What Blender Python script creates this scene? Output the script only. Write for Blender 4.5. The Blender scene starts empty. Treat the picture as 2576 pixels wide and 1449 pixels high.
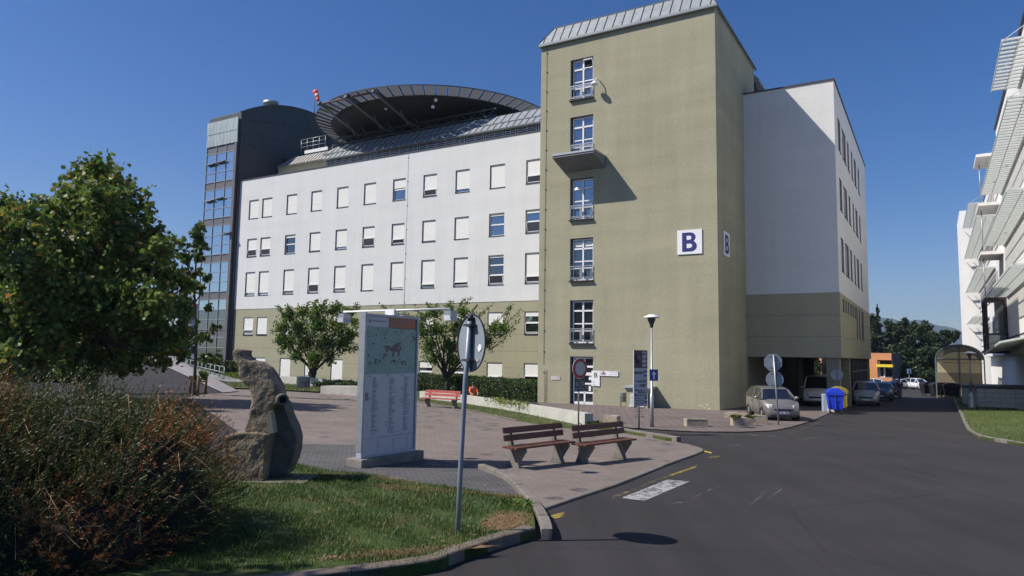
import bpy, bmesh, math, random
import numpy as np
from mathutils import Matrix, Vector
R = math.radians
SC = bpy.context.scene
COL = SC.collection
random.seed(7); RNG = np.random.default_rng(7)

# ------------------------------------------------------------------ camera
FPX = 1787.25          # focal length for a picture 2576 px wide
PITCH, ROLL, TH = R(5.388), R(.85), R(30.694)
EYE = np.array([0., 0., 2.05])
cr, sr = math.cos(ROLL), math.sin(ROLL)
fw = np.array([0, math.cos(PITCH), math.sin(PITCH)])
_u0 = np.array([0, -math.sin(PITCH), math.cos(PITCH)]); _r0 = np.array([1., 0, 0])
rt = cr*_r0 + sr*_u0; up = -sr*_r0 + cr*_u0
cd = bpy.data.cameras.new('camera'); cam = bpy.data.objects.new('camera', cd); COL.objects.link(cam)
cam.matrix_world = Matrix(((rt[0], up[0], -fw[0], EYE[0]), (rt[1], up[1], -fw[1], EYE[1]), (rt[2], up[2], -fw[2], EYE[2]), (0, 0, 0, 1)))
cd.sensor_width = 36; cd.lens = 36*FPX/2576; cd.clip_start = .1; cd.clip_end = 20000
SC.camera = cam

# ------------------------------------------------------------------ sky, sun, exposure
HAZE = .00018
SUN_EL, SUN_AZ = R(47), R(80)       # light travels towards azimuth 80 deg (from +y towards +x)
w = bpy.data.worlds.new("World"); SC.world = w; w.use_nodes = True
nt = w.node_tree; nt.nodes.clear()
sky = nt.nodes.new('ShaderNodeTexSky'); sky.sky_type = 'NISHITA'; sky.sun_disc = False
sky.sun_elevation = SUN_EL; sky.sun_rotation = SUN_AZ + math.pi
sky.altitude = 300; sky.air_density = 1.0; sky.dust_density = .7; sky.ozone_density = 4.5
bg = nt.nodes.new('ShaderNodeBackground'); bg.inputs[1].default_value = .084
wo = nt.nodes.new('ShaderNodeOutputWorld')
hs = nt.nodes.new('ShaderNodeHueSaturation'); hs.inputs['Saturation'].default_value = 1.34; hs.inputs['Hue'].default_value = .510; nt.links.new(sky.outputs[0], hs.inputs['Color']); nt.links.new(hs.outputs[0], bg.inputs[0]); nt.links.new(bg.outputs[0], wo.inputs[0])
sl = bpy.data.lights.new('sun', 'SUN'); sl.energy = 5.0; sl.angle = R(.5); sl.color = (1, .93, .83)
so = bpy.data.objects.new('sun', sl); COL.objects.link(so)
tsun = Vector((math.sin(SUN_AZ)*math.cos(SUN_EL), math.cos(SUN_AZ)*math.cos(SUN_EL), -math.sin(SUN_EL)))
so.rotation_euler = tsun.to_track_quat('-Z', 'Y').to_euler(); so.location = (-30, 0, 40)
SC.view_settings.view_transform = 'Standard'; SC.view_settings.look = 'None'
SC.view_settings.exposure = 0.32; SC.view_settings.gamma = 1; SC.view_settings.use_curve_mapping = False

# ------------------------------------------------------------------ terrain height and ray helpers
def gz(x, y):
    yy = 115-4*math.log1p(math.exp(min(50, (115-y)/4)))   # flattens beyond 115 m
    yy = max(yy, -40)
    k = 3*math.log1p(math.exp(max(-30, min(30, -x/3))))
    return -.02*yy + .033*min(k, 40)*min(1, max(0, (y+5)/20))
def ray(px, py):
    d = fw*FPX + rt*(px-1288) - up*(py-724.5); return d/np.linalg.norm(d[:2])
def G(px, py, dz=0):
    d = ray(px, py); lo, hi = 1., 400.
    f = lambda t: EYE[2]+d[2]*t-gz(*(EYE+d*t)[:2])-dz
    a = 1.
    while f(a) > 0 and a < 400: a *= 1.1
    lo, hi = a/1.1, a
    for _ in range(40):
        m = (lo+hi)/2
        if f(m) > 0: lo = m
        else: hi = m
    p = EYE+d*lo; return Vector((p[0], p[1], p[2]))
def W(px, py, depth):           # point at a real depth (metres along +y)
    d = ray(px, py); t = depth/d[1]; return Vector(EYE+d*t)
O0 = G(1352, 1012)
U = Vector((math.cos(TH), -math.sin(TH), 0)); V = Vector((math.sin(TH), math.cos(TH), 0))
MB_ = Matrix.Translation((O0.x, O0.y, 0)) @ Matrix.Rotation(-TH, 4, 'Z')    # building frame: x along the fronts, y into depth, z absolute
MBI = MB_.inverted()
def B(s, t, z): return MB_ @ Vector((s, t, z))
def toB(p): return MBI @ Vector(p)
def onT(px, py, t):             # building-frame point on the front plane at depth t
    d = ray(px, py); n = np.array(V); k = (((np.array(B(0, t, 0))-EYE)@n)/(d@n)); return toB(EYE+d*k)
def onS(px, py, s):
    d = ray(px, py); n = np.array(U); k = (((np.array(B(s, 0, 0))-EYE)@n)/(d@n)); return toB(EYE+d*k)
def onZ(px, py, z):
    d = ray(px, py); k = (z-EYE[2])/d[2]; return toB(EYE+d*k)
I4 = Matrix.Identity(4)

# ------------------------------------------------------------------ materials
MATS = {}
def mat(name, col, rough=.8, var=.12, vs=3., bump=0., bs=40., metal=0., spec=.5, coords='Object', stretch=None, col2=None, isl=None, trans=0., coat=0, sub=None):
    if name in MATS: return MATS[name]
    m = bpy.data.materials.new(name); m.use_nodes = True; n = m.node_tree.nodes; L = m.node_tree.links
    b = n['Principled BSDF']; b.inputs['Roughness'].default_value = rough; b.inputs['Metallic'].default_value = metal
    b.inputs['Specular IOR Level'].default_value = spec
    b.inputs['Coat Weight'].default_value = coat; b.inputs['Coat Roughness'].default_value = .05
    c = (*col, 1)
    tc = n.new('ShaderNodeTexCoord'); mp = n.new('ShaderNodeMapping'); L.new(tc.outputs[coords], mp.inputs[0])
    if stretch: mp.inputs['Scale'].default_value = stretch
    if isl:                                   # colour per leaf / blade
        g = n.new('ShaderNodeNewGeometry'); rp = n.new('ShaderNodeValToRGB'); L.new(g.outputs['Random Per Island'], rp.inputs[0])
        e = rp.color_ramp.elements
        while len(e) < len(isl): e.new(.5)
        for i, q in enumerate(isl): e[i].position = q[0]; e[i].color = (*q[1], 1)
        L.new(rp.outputs[0], b.inputs['Base Color'])
        if trans:
            tr = n.new('ShaderNodeBsdfTranslucent'); L.new(rp.outputs[0], tr.inputs[0]); mx = n.new('ShaderNodeMixShader')
            mx.inputs[0].default_value = trans; L.new(b.outputs[0], mx.inputs[1]); L.new(tr.outputs[0], mx.inputs[2])
            L.new(mx.outputs[0], n['Material Output'].inputs[0])
    elif var or col2:
        nz = n.new('ShaderNodeTexNoise'); nz.inputs['Scale'].default_value = vs; nz.inputs['Detail'].default_value = 6; nz.inputs['Roughness'].default_value = .6
        L.new(mp.outputs[0], nz.inputs['Vector'])
        rp = n.new('ShaderNodeValToRGB'); L.new(nz.outputs[0], rp.inputs[0])
        e = rp.color_ramp.elements; e[0].position = .3; e[1].position = .7
        e[0].color = (*[x*(1-var) for x in col], 1); e[1].color = (*(col2 or [min(1, x*(1+var)) for x in col]), 1)
        L.new(rp.outputs[0], b.inputs['Base Color'])
    else: b.inputs['Base Color'].default_value = c
    if bump:
        nb = n.new('ShaderNodeTexNoise'); nb.inputs['Scale'].default_value = bs; nb.inputs['Detail'].default_value = 5
        L.new(mp.outputs[0], nb.inputs['Vector']); bp = n.new('ShaderNodeBump'); bp.inputs['Strength'].default_value = bump; bp.inputs['Distance'].default_value = .02
        L.new(nb.outputs[0], bp.inputs['Height']); L.new(bp.outputs[0], b.inputs['Normal'])
    MATS[name] = m; return m

def nodes_of(m): return m.node_tree.nodes, m.node_tree.links, m.node_tree.nodes['Principled BSDF']

def render_wall(name, col, joints=None, streak=.10, grime=None):
    """rendered facade: soft horizontal and vertical mottling, optional panel joints every `joints` metres of height"""
    m = bpy.data.materials.new(name); m.use_nodes = True; n, L, b = nodes_of(m); b.inputs['Roughness'].default_value = .9; b.inputs['Specular IOR Level'].default_value = .2
    tc = n.new('ShaderNodeTexCoord')
    def noise(scale, st, det=5):
        mp = n.new('ShaderNodeMapping'); mp.inputs['Scale'].default_value = st; L.new(tc.outputs['Object'], mp.inputs[0])
        z = n.new('ShaderNodeTexNoise'); z.inputs['Scale'].default_value = scale; z.inputs['Detail'].default_value = det; L.new(mp.outputs[0], z.inputs['Vector']); return z.outputs[0]
    def math_(op, a, b_=None, v=None):
        q = n.new('ShaderNodeMath'); q.operation = op
        if isinstance(a, (int, float)): q.inputs[0].default_value = a
        else: L.new(a, q.inputs[0])
        if b_ is not None: L.new(b_, q.inputs[1])
        elif v is not None: q.inputs[1].default_value = v
        return q.outputs[0]
    a = noise(1., (.15, .15, .9)); c = noise(1., (.9, .9, .10)); d = noise(6, (1, 1, 1.6))
    s = math_('ADD', math_('ADD', a, c), d); s = math_('MULTIPLY', math_('SUBTRACT', s, v=1.5), v=streak*2.2); f = math_('ADD', s, v=1.)
    e_ = noise(2.6, (1, 1, .05), 3); e2 = noise(.35, (1, 1, 1), 3); st_ = math_('MULTIPLY', math_('MAXIMUM', math_('SUBTRACT', e_, v=.56), v=0.), math_('MAXIMUM', math_('SUBTRACT', e2, v=.42), v=0.)); f = math_('SUBTRACT', f, math_('MULTIPLY', st_, v=3.))
    if joints:
        sp = n.new('ShaderNodeSeparateXYZ'); L.new(tc.outputs['Object'], sp.inputs[0])
        zz = math_('MODULO', math_('ADD', sp.outputs[2], v=100.+joints[1]), v=joints[0])
        jl = math_('LESS_THAN', zz, v=joints[2]); jl = math_('MULTIPLY', jl, math_('LESS_THAN', sp.outputs[2], v=joints[3]))
        f = math_('MULTIPLY', f, math_('SUBTRACT', 1., math_('MULTIPLY', jl, v=.35)))
    mx = n.new('ShaderNodeMix'); mx.data_type = 'RGBA'; mx.blend_type = 'MULTIPLY'; mx.inputs[0].default_value = 1
    cb = n.new('ShaderNodeCombineColor'); [L.new(f, cb.inputs[i]) for i in range(3)]
    mx.inputs[6].default_value = (*col, 1); L.new(cb.outputs[0], mx.inputs[7]); L.new(mx.outputs[2], b.inputs['Base Color'])
    bp = n.new('ShaderNodeBump'); bp.inputs['Strength'].default_value = .25; bp.inputs['Distance'].default_value = .01
    L.new(noise(25, (1, 1, 1), 6), bp.inputs['Height']); L.new(bp.outputs[0], b.inputs['Normal'])
    MATS[name] = m; return m

# ------------------------------------------------------------------ mesh building
class MB:
    def __init__(s): s.v = []; s.f = []; s.mi = []; s.smooth = []
    def face(s, pts, mi=0, sm=False):
        i = len(s.v); s.v += [Vector(p) for p in pts]; s.f.append(list(range(i, i+len(pts)))); s.mi.append(mi); s.smooth.append(sm)
    def mesh(s, vs, fs, mi=0, sm=False):
        i = len(s.v); s.v += [Vector(p) for p in vs]
        for f in fs: s.f.append([i+k for k in f]); s.mi.append(mi); s.smooth.append(sm)
    def box(s, a, b, mi=0, M=None):
        x0, y0, z0 = [min(a[i], b[i]) for i in range(3)]; x1, y1, z1 = [max(a[i], b[i]) for i in range(3)]
        vs = [(x0,y0,z0),(x1,y0,z0),(x1,y1,z0),(x0,y1,z0),(x0,y0,z1),(x1,y0,z1),(x1,y1,z1),(x0,y1,z1)]
        if M: vs = [M @ Vector(q) for q in vs]
        s.mesh(vs, [(3,2,1,0),(4,5,6,7),(0,1,5,4),(1,2,6,5),(2,3,7,6),(3,0,4,7)], mi)
    def bar(s, p, q, w, h=None, mi=0, upv=(0, 0, 1)):      # rectangular bar from p to q
        p, q = Vector(p), Vector(q); d = (q-p).normalized(); h = h or w; uv = Vector(upv)
        if abs(d.dot(uv)) > .98: uv = Vector((1, 0, 0))
        a = d.cross(uv).normalized()*w/2; b = a.cross(d).normalized()*h/2
        vs = [p-a-b, p+a-b, p+a+b, p-a+b, q-a-b, q+a-b, q+a+b, q-a+b]
        s.mesh(vs, [(3,2,1,0),(4,5,6,7),(0,1,5,4),(1,2,6,5),(2,3,7,6),(3,0,4,7)], mi)
    def tube(s, pts, rad, n=10, mi=0, cap=True, sm=True):
        pts = [Vector(p) for p in pts]; k = len(pts); rad = rad if isinstance(rad, (list, tuple)) else [rad]*k
        vs = []; prev = None
        for i, p in enumerate(pts):
            d = (pts[min(i+1, k-1)]-pts[max(i-1, 0)]).normalized()
            if prev is None: prev = d.orthogonal().normalized()
            a = (prev - d*prev.dot(d)).normalized(); prev = a; b = d.cross(a)
            vs += [p+(a*math.cos(2*math.pi*j/n)+b*math.sin(2*math.pi*j/n))*rad[i] for j in range(n)]
        fs = [(i*n+j, i*n+(j+1) % n, (i+1)*n+(j+1) % n, (i+1)*n+j) for i in range(k-1) for j in range(n)]
        s.mesh(vs, fs, mi, sm)
        if cap:
            s.face([vs[j] for j in reversed(range(n))], mi); s.face([vs[(k-1)*n+j] for j in range(n)], mi)
    def lathe(s, c, prof, n=24, mi=0, axis=None, sm=True):           # prof: (radius, height)
        c = Vector(c); M = Matrix.Translation(c) @ (Vector(axis).to_track_quat('Z', 'Y').to_matrix().to_4x4() if axis else I4)
        vs = [M @ Vector((r*math.cos(2*math.pi*j/n), r*math.sin(2*math.pi*j/n), h)) for r, h in prof for j in range(n)]
        fs = [(i*n+j, i*n+(j+1) % n, (i+1)*n+(j+1) % n, (i+1)*n+j) for i in range(len(prof)-1) for j in range(n)]
        s.mesh(vs, fs, mi, sm)
    def prism(s, pts, ext, mi=0):                            # polygon (3D) swept by vector ext
        e = Vector(ext); pts = [Vector(p) for p in pts]; k = len(pts)
        s.mesh(pts+[p+e for p in pts], [tuple(reversed(range(k))), tuple(range(k, 2*k))]+[(i, (i+1) % k, k+(i+1) % k, k+i) for i in range(k)], mi)
    def build(s, name, mats, parent=None, M=I4, bevel=0, **kw):
        if not isinstance(mats, (list, tuple)): mats = [mats]
        T = M
        if parent is not None: T = pm(parent).inverted() @ M
        me = bpy.data.meshes.new(name); me.from_pydata([tuple(T @ p) for p in s.v], [], s.f)
        for m in mats: me.materials.append(m)
        me.polygons.foreach_set('material_index', s.mi); me.polygons.foreach_set('use_smooth', s.smooth)
        me.update()
        bm = bmesh.new(); bm.from_mesh(me); bmesh.ops.remove_doubles(bm, verts=bm.verts, dist=1e-5); bmesh.ops.recalc_face_normals(bm, faces=bm.faces); bm.to_mesh(me); bm.free()
        o = bpy.data.objects.new(name, me); COL.objects.link(o)
        if parent is not None: o.parent = parent
        if bevel:
            b = o.modifiers.new('bevel', 'BEVEL'); b.width = bevel; b.segments = 2; b.limit_method = 'ANGLE'
        tag(o, **kw); return o
def pm(o):       # world matrix of an object without waiting for the depsgraph
    m = Matrix.Translation(o.location) @ o.rotation_euler.to_matrix().to_4x4()
    return (pm(o.parent) @ m) if o.parent else m
def tag(o, label=None, cat=None, group=None, kind=None):
    if label: o['label'] = label
    if cat: o['category'] = cat
    if group: o['group'] = group
    if kind: o['kind'] = kind
    return o
def thing(name, label, cat, loc=(0, 0, 0), rz=0, group=None):
    o = bpy.data.objects.new(name, None); COL.objects.link(o); o.location = loc; o.rotation_euler = (0, 0, rz); o.empty_display_size = .3
    return tag(o, label, cat, group)
def dup(root, loc, rz, label, group=None):
    r = root.copy(); COL.objects.link(r); r.location = loc; r.rotation_euler = (0, 0, rz); r['label'] = label
    if group: r['group'] = group
    for ch in list(root.children):
        c = ch.copy(); COL.objects.link(c); c.parent = r
        for g in list(ch.children):
            d = g.copy(); COL.objects.link(d); d.parent = c
    return r
def text(name, body, size, m, parent, M, ext=.004, offset=0., align='CENTER', sx=1.):
    """lettering as a mesh; M places it: text x -> M x, text y -> M y, raised along M z"""
    cu = bpy.data.curves.new(name, 'FONT'); cu.body = body; cu.size = size; cu.extrude = ext; cu.offset = offset; cu.align_x = align; cu.align_y = 'CENTER'; cu.resolution_u = 4
    t = bpy.data.objects.new('tmp', cu); COL.objects.link(t); dg = bpy.context.evaluated_depsgraph_get()
    me = bpy.data.meshes.new_from_object(t.evaluated_get(dg)); bpy.data.objects.remove(t)
    me.transform(Matrix.Diagonal((sx, 1, 1, 1))); me.transform((pm(parent).inverted() if parent else I4) @ M)
    me.materials.clear(); me.materials.append(m); o = bpy.data.objects.new(name, me); COL.objects.link(o); o.parent = parent; return o
def frame_of(o, x, z):        # matrix for lettering on a vertical board: origin o, x axis, up z
    x = Vector(x).normalized(); z = Vector(z).normalized(); n = x.cross(z)
    return Matrix(((x.x, z.x, n.x, o[0]), (x.y, z.y, n.y, o[1]), (x.z, z.z, n.z, o[2]), (0, 0, 0, 1)))

def npmesh(name, verts, faces_n, m, parent=None, **kw):
    """verts (k, n, 3) array of k separate n-gons"""
    k, n = verts.shape[:2]; vv = verts.reshape(-1, 3)
    if parent is not None:
        Mi = np.array(pm(parent).inverted()); vv = vv@Mi[:3, :3].T+Mi[:3, 3]
    me = bpy.data.meshes.new(name); me.vertices.add(k*n); me.vertices.foreach_set('co', vv.ravel().astype(np.float32))
    fn = faces_n  # list of index tuples in one element
    tot = sum(len(f) for f in fn); base = np.arange(k)[:, None]*n
    li = (base+np.concatenate([np.array(f) for f in fn])[None, :]).ravel()
    me.loops.add(len(li)); me.loops.foreach_set('vertex_index', li.astype(np.int32))
    st = np.cumsum([0]+[len(f) for f in fn])[:-1]; me.polygons.add(k*len(fn))
    me.polygons.foreach_set('loop_start', (np.arange(k)[:, None]*tot+st[None, :]).ravel().astype(np.int32))
    me.update(calc_edges=True); me.validate()
    me.materials.append(m); o = bpy.data.objects.new(name, me); COL.objects.link(o)
    if parent is not None: o.parent = parent
    tag(o, **kw); return o

# ------------------------------------------------------------------ ground sheets
def sheet(name, poly, dz, m, kind='structure', grid=2., skirt=0, **kw):
    bm = bmesh.new(); vs = [bm.verts.new((p[0], p[1], 0)) for p in poly]; bm.faces.new(vs)
    xs = [p[0] for p in poly]; ys = [p[1] for p in poly]
    for ax, lo, hi in ((0, min(xs), max(xs)), (1, min(ys), max(ys))):
        c = math.ceil(lo/grid)*grid
        while c < hi:
            co = (c, 0, 0) if ax == 0 else (0, c, 0); no = (1, 0, 0) if ax == 0 else (0, 1, 0)
            if c > lo+1e-4: bmesh.ops.bisect_plane(bm, geom=bm.verts[:]+bm.edges[:]+bm.faces[:], plane_co=co, plane_no=no)
            c += grid
    bmesh.ops.triangulate(bm, faces=bm.faces)
    for v in bm.verts: v.co.z = gz(v.co.x, v.co.y)+dz
    bmesh.ops.recalc_face_normals(bm, faces=bm.faces)
    for f in bm.faces:
        f.normal_update()
        if f.normal.z < 0: f.normal_flip()
    if skirt:
        bd = [e for e in bm.edges if e.is_boundary]; r = bmesh.ops.extrude_edge_only(bm, edges=bd)
        for v in r['geom']:
            if isinstance(v, bmesh.types.BMVert): v.co.z -= skirt
    me = bpy.data.meshes.new(name); bm.to_mesh(me); bm.free(); me.materials.append(m)
    o = bpy.data.objects.new(name, me); COL.objects.link(o); tag(o, kind=kind, **kw); return o
def gp(*pts): return [G(*p) for p in pts]
def smooth_path(pts, n=6):
    out = []; P = [Vector(p) for p in pts]
    for i in range(len(P)-1):
        a, b, c, d = P[max(i-1, 0)], P[i], P[i+1], P[min(i+2, len(P)-1)]
        for k in range(n):
            t = k/n; out.append(.5*((2*b)+(c-a)*t+(2*a-5*b+4*c-d)*t*t+(3*b-a-3*c+d)*t**3))
    out.append(P[-1]); return out
def kerb(name, pts, w, h, m, stone=1.0, side=1, sink=.1, **kw):
    """row of kerb stones along a ground path; side: which side (left +1) the width goes"""
    pts = [Vector((p[0], p[1], 0)) for p in pts]; mb = MB()
    L = [0]
    for a, b in zip(pts, pts[1:]): L.append(L[-1]+(b-a).length)
    def at(q):
        for i in range(len(pts)-1):
            if q <= L[i+1] or i == len(pts)-2: return pts[i].lerp(pts[i+1], (q-L[i])/max(1e-6, L[i+1]-L[i]))
    n = max(1, round(L[-1]/stone))
    for k in range(n):
        q0, q1 = L[-1]*k/n+.006, L[-1]*(k+1)/n-.006
        sub = 3
        P2 = [at(q0+(q1-q0)*j/sub) for j in range(sub+1)]; jit = random.uniform(-.006, .006)
        ring = []
        for j, p in enumerate(P2):
            d = (P2[min(j+1, sub)]-P2[max(j-1, 0)]).normalized(); nn = Vector((-d.y, d.x, 0))*side
            z = gz(p.x, p.y); q = p+nn*w
            ring.append([Vector((p.x, p.y, z-sink)), Vector((p.x, p.y, z+h-.012+jit)), Vector((p.x, p.y, 0))+nn*.015+Vector((0, 0, z+h+jit)), Vector((q.x, q.y, z+h+jit)), Vector((q.x, q.y, z-sink))])
        vs = [v for r_ in ring for v in r_]
        fs = [(j*5+i, (j+1)*5+i, (j+1)*5+i+1, j*5+i+1) for j in range(sub) for i in range(4)]+[(0, 1, 2, 3, 4), tuple(sub*5+i for i in (4, 3, 2, 1, 0))]
        mb.mesh(vs, fs)
    return mb.build(name, m, **kw)
# ================================================================== ground materials
def ground_mat(name, kind):
    m = bpy.data.materials.new(name); m.use_nodes = True; n, L, b = nodes_of(m); b.inputs['Roughness'].default_value = .92; b.inputs['Specular IOR Level'].default_value = .25
    tc = n.new('ShaderNodeTexCoord')
    def mapped(rot=0, sc=(1, 1, 1)):
        q = n.new('ShaderNodeMapping'); q.inputs['Rotation'].default_value = (0, 0, rot); q.inputs['Scale'].default_value = sc; L.new(tc.outputs['Object'], q.inputs[0]); return q.outputs[0]
    def noise(scale, det=6, rough=.6, vec=None):
        z = n.new('ShaderNodeTexNoise'); z.inputs['Scale'].default_value = scale; z.inputs['Detail'].default_value = det; z.inputs['Roughness'].default_value = rough
        L.new(vec or mapped(), z.inputs['Vector']); return z.outputs[0]
    def ramp(f, stops, interp='LINEAR'):
        r = n.new('ShaderNodeValToRGB'); L.new(f, r.inputs[0]); e = r.color_ramp.elements; r.color_ramp.interpolation = interp
        while len(e) < len(stops): e.new(.5)
        for i, (p, c) in enumerate(stops): e[i].position = p; e[i].color = (*c, 1) if isinstance(c, tuple) else (c, c, c, 1)
        return r.outputs[0]
    def mix(a, b_, f, bt='MIX'):
        q = n.new('ShaderNodeMix'); q.data_type = 'RGBA'; q.blend_type = bt
        for i, v in ((0, f), (6, a), (7, b_)):
            if isinstance(v, (int, float)): q.inputs[i].default_value = v if i == 0 else (v, v, v, 1)
            elif isinstance(v, tuple): q.inputs[i].default_value = (*v, 1)
            else: L.new(v, q.inputs[i])
        return q.outputs[2]
    bumpf = None
    if kind == 'asphalt':
        c = ramp(noise(.35, 8), [(.3, (.033, .031, .034)), (.7, (.047, .044, .048))])
        c = mix(c, ramp(noise(90, 3), [(.35, .6), (.62, 1.0), (.72, 1.9)]), .8, 'MULTIPLY')
        c = mix(c, ramp(noise(1., 5, .7, mapped(TH*-1, (1.6, .10, 1))), [(.38, .84), (.62, 1.14)]), .7, 'MULTIPLY')
        c = mix(c, ramp(noise(.9, 7, .7), [(.62, 1.), (.70, .70)]), .5, 'MULTIPLY')
        v = n.new('ShaderNodeTexVoronoi'); v.feature = 'DISTANCE_TO_EDGE'; v.inputs['Scale'].default_value = .22; L.new(mix(mapped(), noise(1.5), .08), v.inputs['Vector'])
        c = mix(c, ramp(v.outputs[0], [(0, .55), (.006, 1.)]), .55, 'MULTIPLY')
        bumpf = noise(120, 4)
    elif kind == 'plaza':
        br = n.new('ShaderNodeTexBrick'); L.new(mapped(R(38)), br.inputs['Vector']); br.inputs['Scale'].default_value = 1
        br.inputs['Brick Width'].default_value = .2; br.inputs['Row Height'].default_value = .1; br.inputs['Mortar Size'].default_value = .005; br.inputs['Mortar Smooth'].default_value = .3
        br.inputs['Color1'].default_value = (.215, .180, .162, 1); br.inputs['Color2'].default_value = (.178, .150, .137, 1); br.inputs['Mortar'].default_value = (.10, .085, .078, 1)
        c = br.outputs[0]
        v = n.new('ShaderNodeTexVoronoi'); v.inputs['Scale'].default_value = 1.25; v.inputs['Randomness'].default_value = .45; L.new(mix(mapped(R(38)), noise(9, 2), .05), v.inputs['Vector'])
        br2 = n.new('ShaderNodeTexBrick'); L.new(mapped(R(38)), br2.inputs['Vector']); br2.inputs['Scale'].default_value = 1; br2.inputs['Brick Width'].default_value = .2; br2.inputs['Row Height'].default_value = .1; br2.inputs['Mortar Size'].default_value = 0
        br2.inputs['Color1'].default_value = (0, 0, 0, 1); br2.inputs['Color2'].default_value = (1, 1, 1, 1)
        dark = mix(ramp(v.outputs[0], [(.26, 1.), (.34, 0.)]), ramp(br2.outputs[0], [(.10, .25), (.3, 1.)]), 1., 'MULTIPLY')
        c = mix(c, (.075, .068, .070), dark)
        c = mix(c, ramp(noise(.7, 8), [(.3, .78), (.7, 1.15)]), .8, 'MULTIPLY')
        c = mix(c, ramp(noise(30, 4), [(.3, .8), (.7, 1.15)]), .6, 'MULTIPLY')
        bumpf = br.outputs[1]
    elif kind == 'herring':
        br = n.new('ShaderNodeTexBrick'); L.new(mapped(R(-12)), br.inputs['Vector']); br.inputs['Scale'].default_value = 1
        br.inputs['Brick Width'].default_value = .2; br.inputs['Row Height'].default_value = .1; br.inputs['Mortar Size'].default_value = .008
        br.inputs['Color1'].default_value = (.115, .112, .116, 1); br.inputs['Color2'].default_value = (.09, .088, .093, 1); br.inputs['Mortar'].default_value = (.04, .04, .042, 1)
        c = mix(br.outputs[0], ramp(noise(.9, 7), [(.3, .75), (.7, 1.2)]), .8, 'MULTIPLY'); bumpf = br.outputs[1]
    elif kind == 'forecourt':
        br = n.new('ShaderNodeTexBrick'); L.new(mapped(R(52)), br.inputs['Vector']); br.inputs['Scale'].default_value = 1
        br.inputs['Brick Width'].default_value = .5; br.inputs['Row Height'].default_value = .25; br.inputs['Mortar Size'].default_value = .02
        br.inputs['Color1'].default_value = (.185, .150, .142, 1); br.inputs['Color2'].default_value = (.155, .130, .124, 1); br.inputs['Mortar'].default_value = (.055, .048, .045, 1)
        c = mix(br.outputs[0], ramp(noise(.6, 8), [(.3, .75), (.7, 1.2)]), .8, 'MULTIPLY'); bumpf = br.outputs[1]
    elif kind == 'grass':
        c = ramp(noise(1.1, 8), [(.3, (.020, .042, .010)), (.5, (.045, .075, .016)), (.68, (.10, .085, .035))])
        c = mix(c, ramp(noise(35, 5), [(.3, .5), (.7, 1.4)]), .8, 'MULTIPLY'); bumpf = noise(50, 6)
    elif kind == 'fargrass':
        c = ramp(noise(.5, 8), [(.3, (.035, .065, .012)), (.7, (.09, .10, .03))])
        c = mix(c, ramp(noise(14, 6), [(.3, .6), (.7, 1.3)]), .8, 'MULTIPLY'); bumpf = noise(25, 6)
    elif kind == 'lightpave':
        c = ramp(noise(1.2, 8), [(.3, (.20, .19, .20)), (.7, (.28, .265, .27))]); bumpf = noise(40, 5)
    elif kind == 'soil':
        c = ramp(noise(3, 8), [(.3, (.16, .095, .06)), (.7, (.26, .17, .12))]); c = mix(c, ramp(noise(50, 5), [(.3, .6), (.7, 1.3)]), .7, 'MULTIPLY'); bumpf = noise(40, 6)
    L.new(c, b.inputs['Base Color'])
    bp = n.new('ShaderNodeBump'); bp.inputs['Strength'].default_value = .5; bp.inputs['Distance'].default_value = .012; L.new(bumpf, bp.inputs['Height']); L.new(bp.outputs[0], b.inputs['Normal'])
    MATS[name] = m; return m
m_asph = ground_mat('asphalt', 'asphalt'); m_plaza = ground_mat('plaza pavers', 'plaza'); m_herr = ground_mat('grey pavers', 'herring'); m_fore = ground_mat('forecourt pavers', 'forecourt')
m_grass = ground_mat('lawn soil', 'grass'); m_fgrass = ground_mat('far lawn', 'fargrass'); m_soil = ground_mat('bare soil', 'soil'); m_lp = ground_mat('light paving', 'lightpave')
m_kerb = mat('kerb stone', (.16, .13, .108), .9, .25, 4, .15, 30); m_kerb2 = mat('kerb concrete', (.165, .148, .13), .9, .25, 3, .15, 30)

# ================================================================== ground
# one sheet out to the horizon
bm = bmesh.new()
xs = [-3000, -900, -300, -120, -80]+list(range(-60, 62, 2))+[80, 120, 300, 900, 3000]; ys = [-300, -60]+list(range(-20, 132, 2))+[150, 200, 350, 900, 3500]
gv = [[bm.verts.new((x, y, gz(x, y)-.02)) for x in xs] for y in ys]
for j in range(len(ys)-1):
    for i in range(len(xs)-1): bm.faces.new((gv[j][i], gv[j][i+1], gv[j+1][i+1], gv[j+1][i]))
me = bpy.data.meshes.new('road'); bm.to_mesh(me); bm.free(); me.materials.append(m_asph)
o = bpy.data.objects.new('road', me); COL.objects.link(o); tag(o, kind='structure')

tip = smooth_path(gp((1650, 1181), (1710, 1158), (1752, 1143), (1769, 1135), (1763, 1128), (1735, 1120), (1700, 1113)), 5)
road_edge = gp((1356, 1286), (1450, 1254), (1560, 1218))+tip
back_edge = gp((1545, 1086), (1480, 1079), (1440, 1080), (1300, 1060), (1240, 1047), (1170, 1031), (1080, 1016), (960, 1001), (905, 994))+gp((800, 989), (700, 984), (600, 980), (560, 985))
left_edge = gp((470, 1000), (560, 1060), (640, 1118))
gcurve = smooth_path(gp((1062, 1152), (1130, 1165), (1202, 1182), (1240, 1195), (1266, 1209), (1293, 1232), (1315, 1258), (1337, 1292)), 4)
plaza = road_edge+back_edge+left_edge+gp((740, 1118), (905, 1122))+gcurve[:]
sheet('plaza_paving', plaza, .012, m_plaza)
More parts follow.
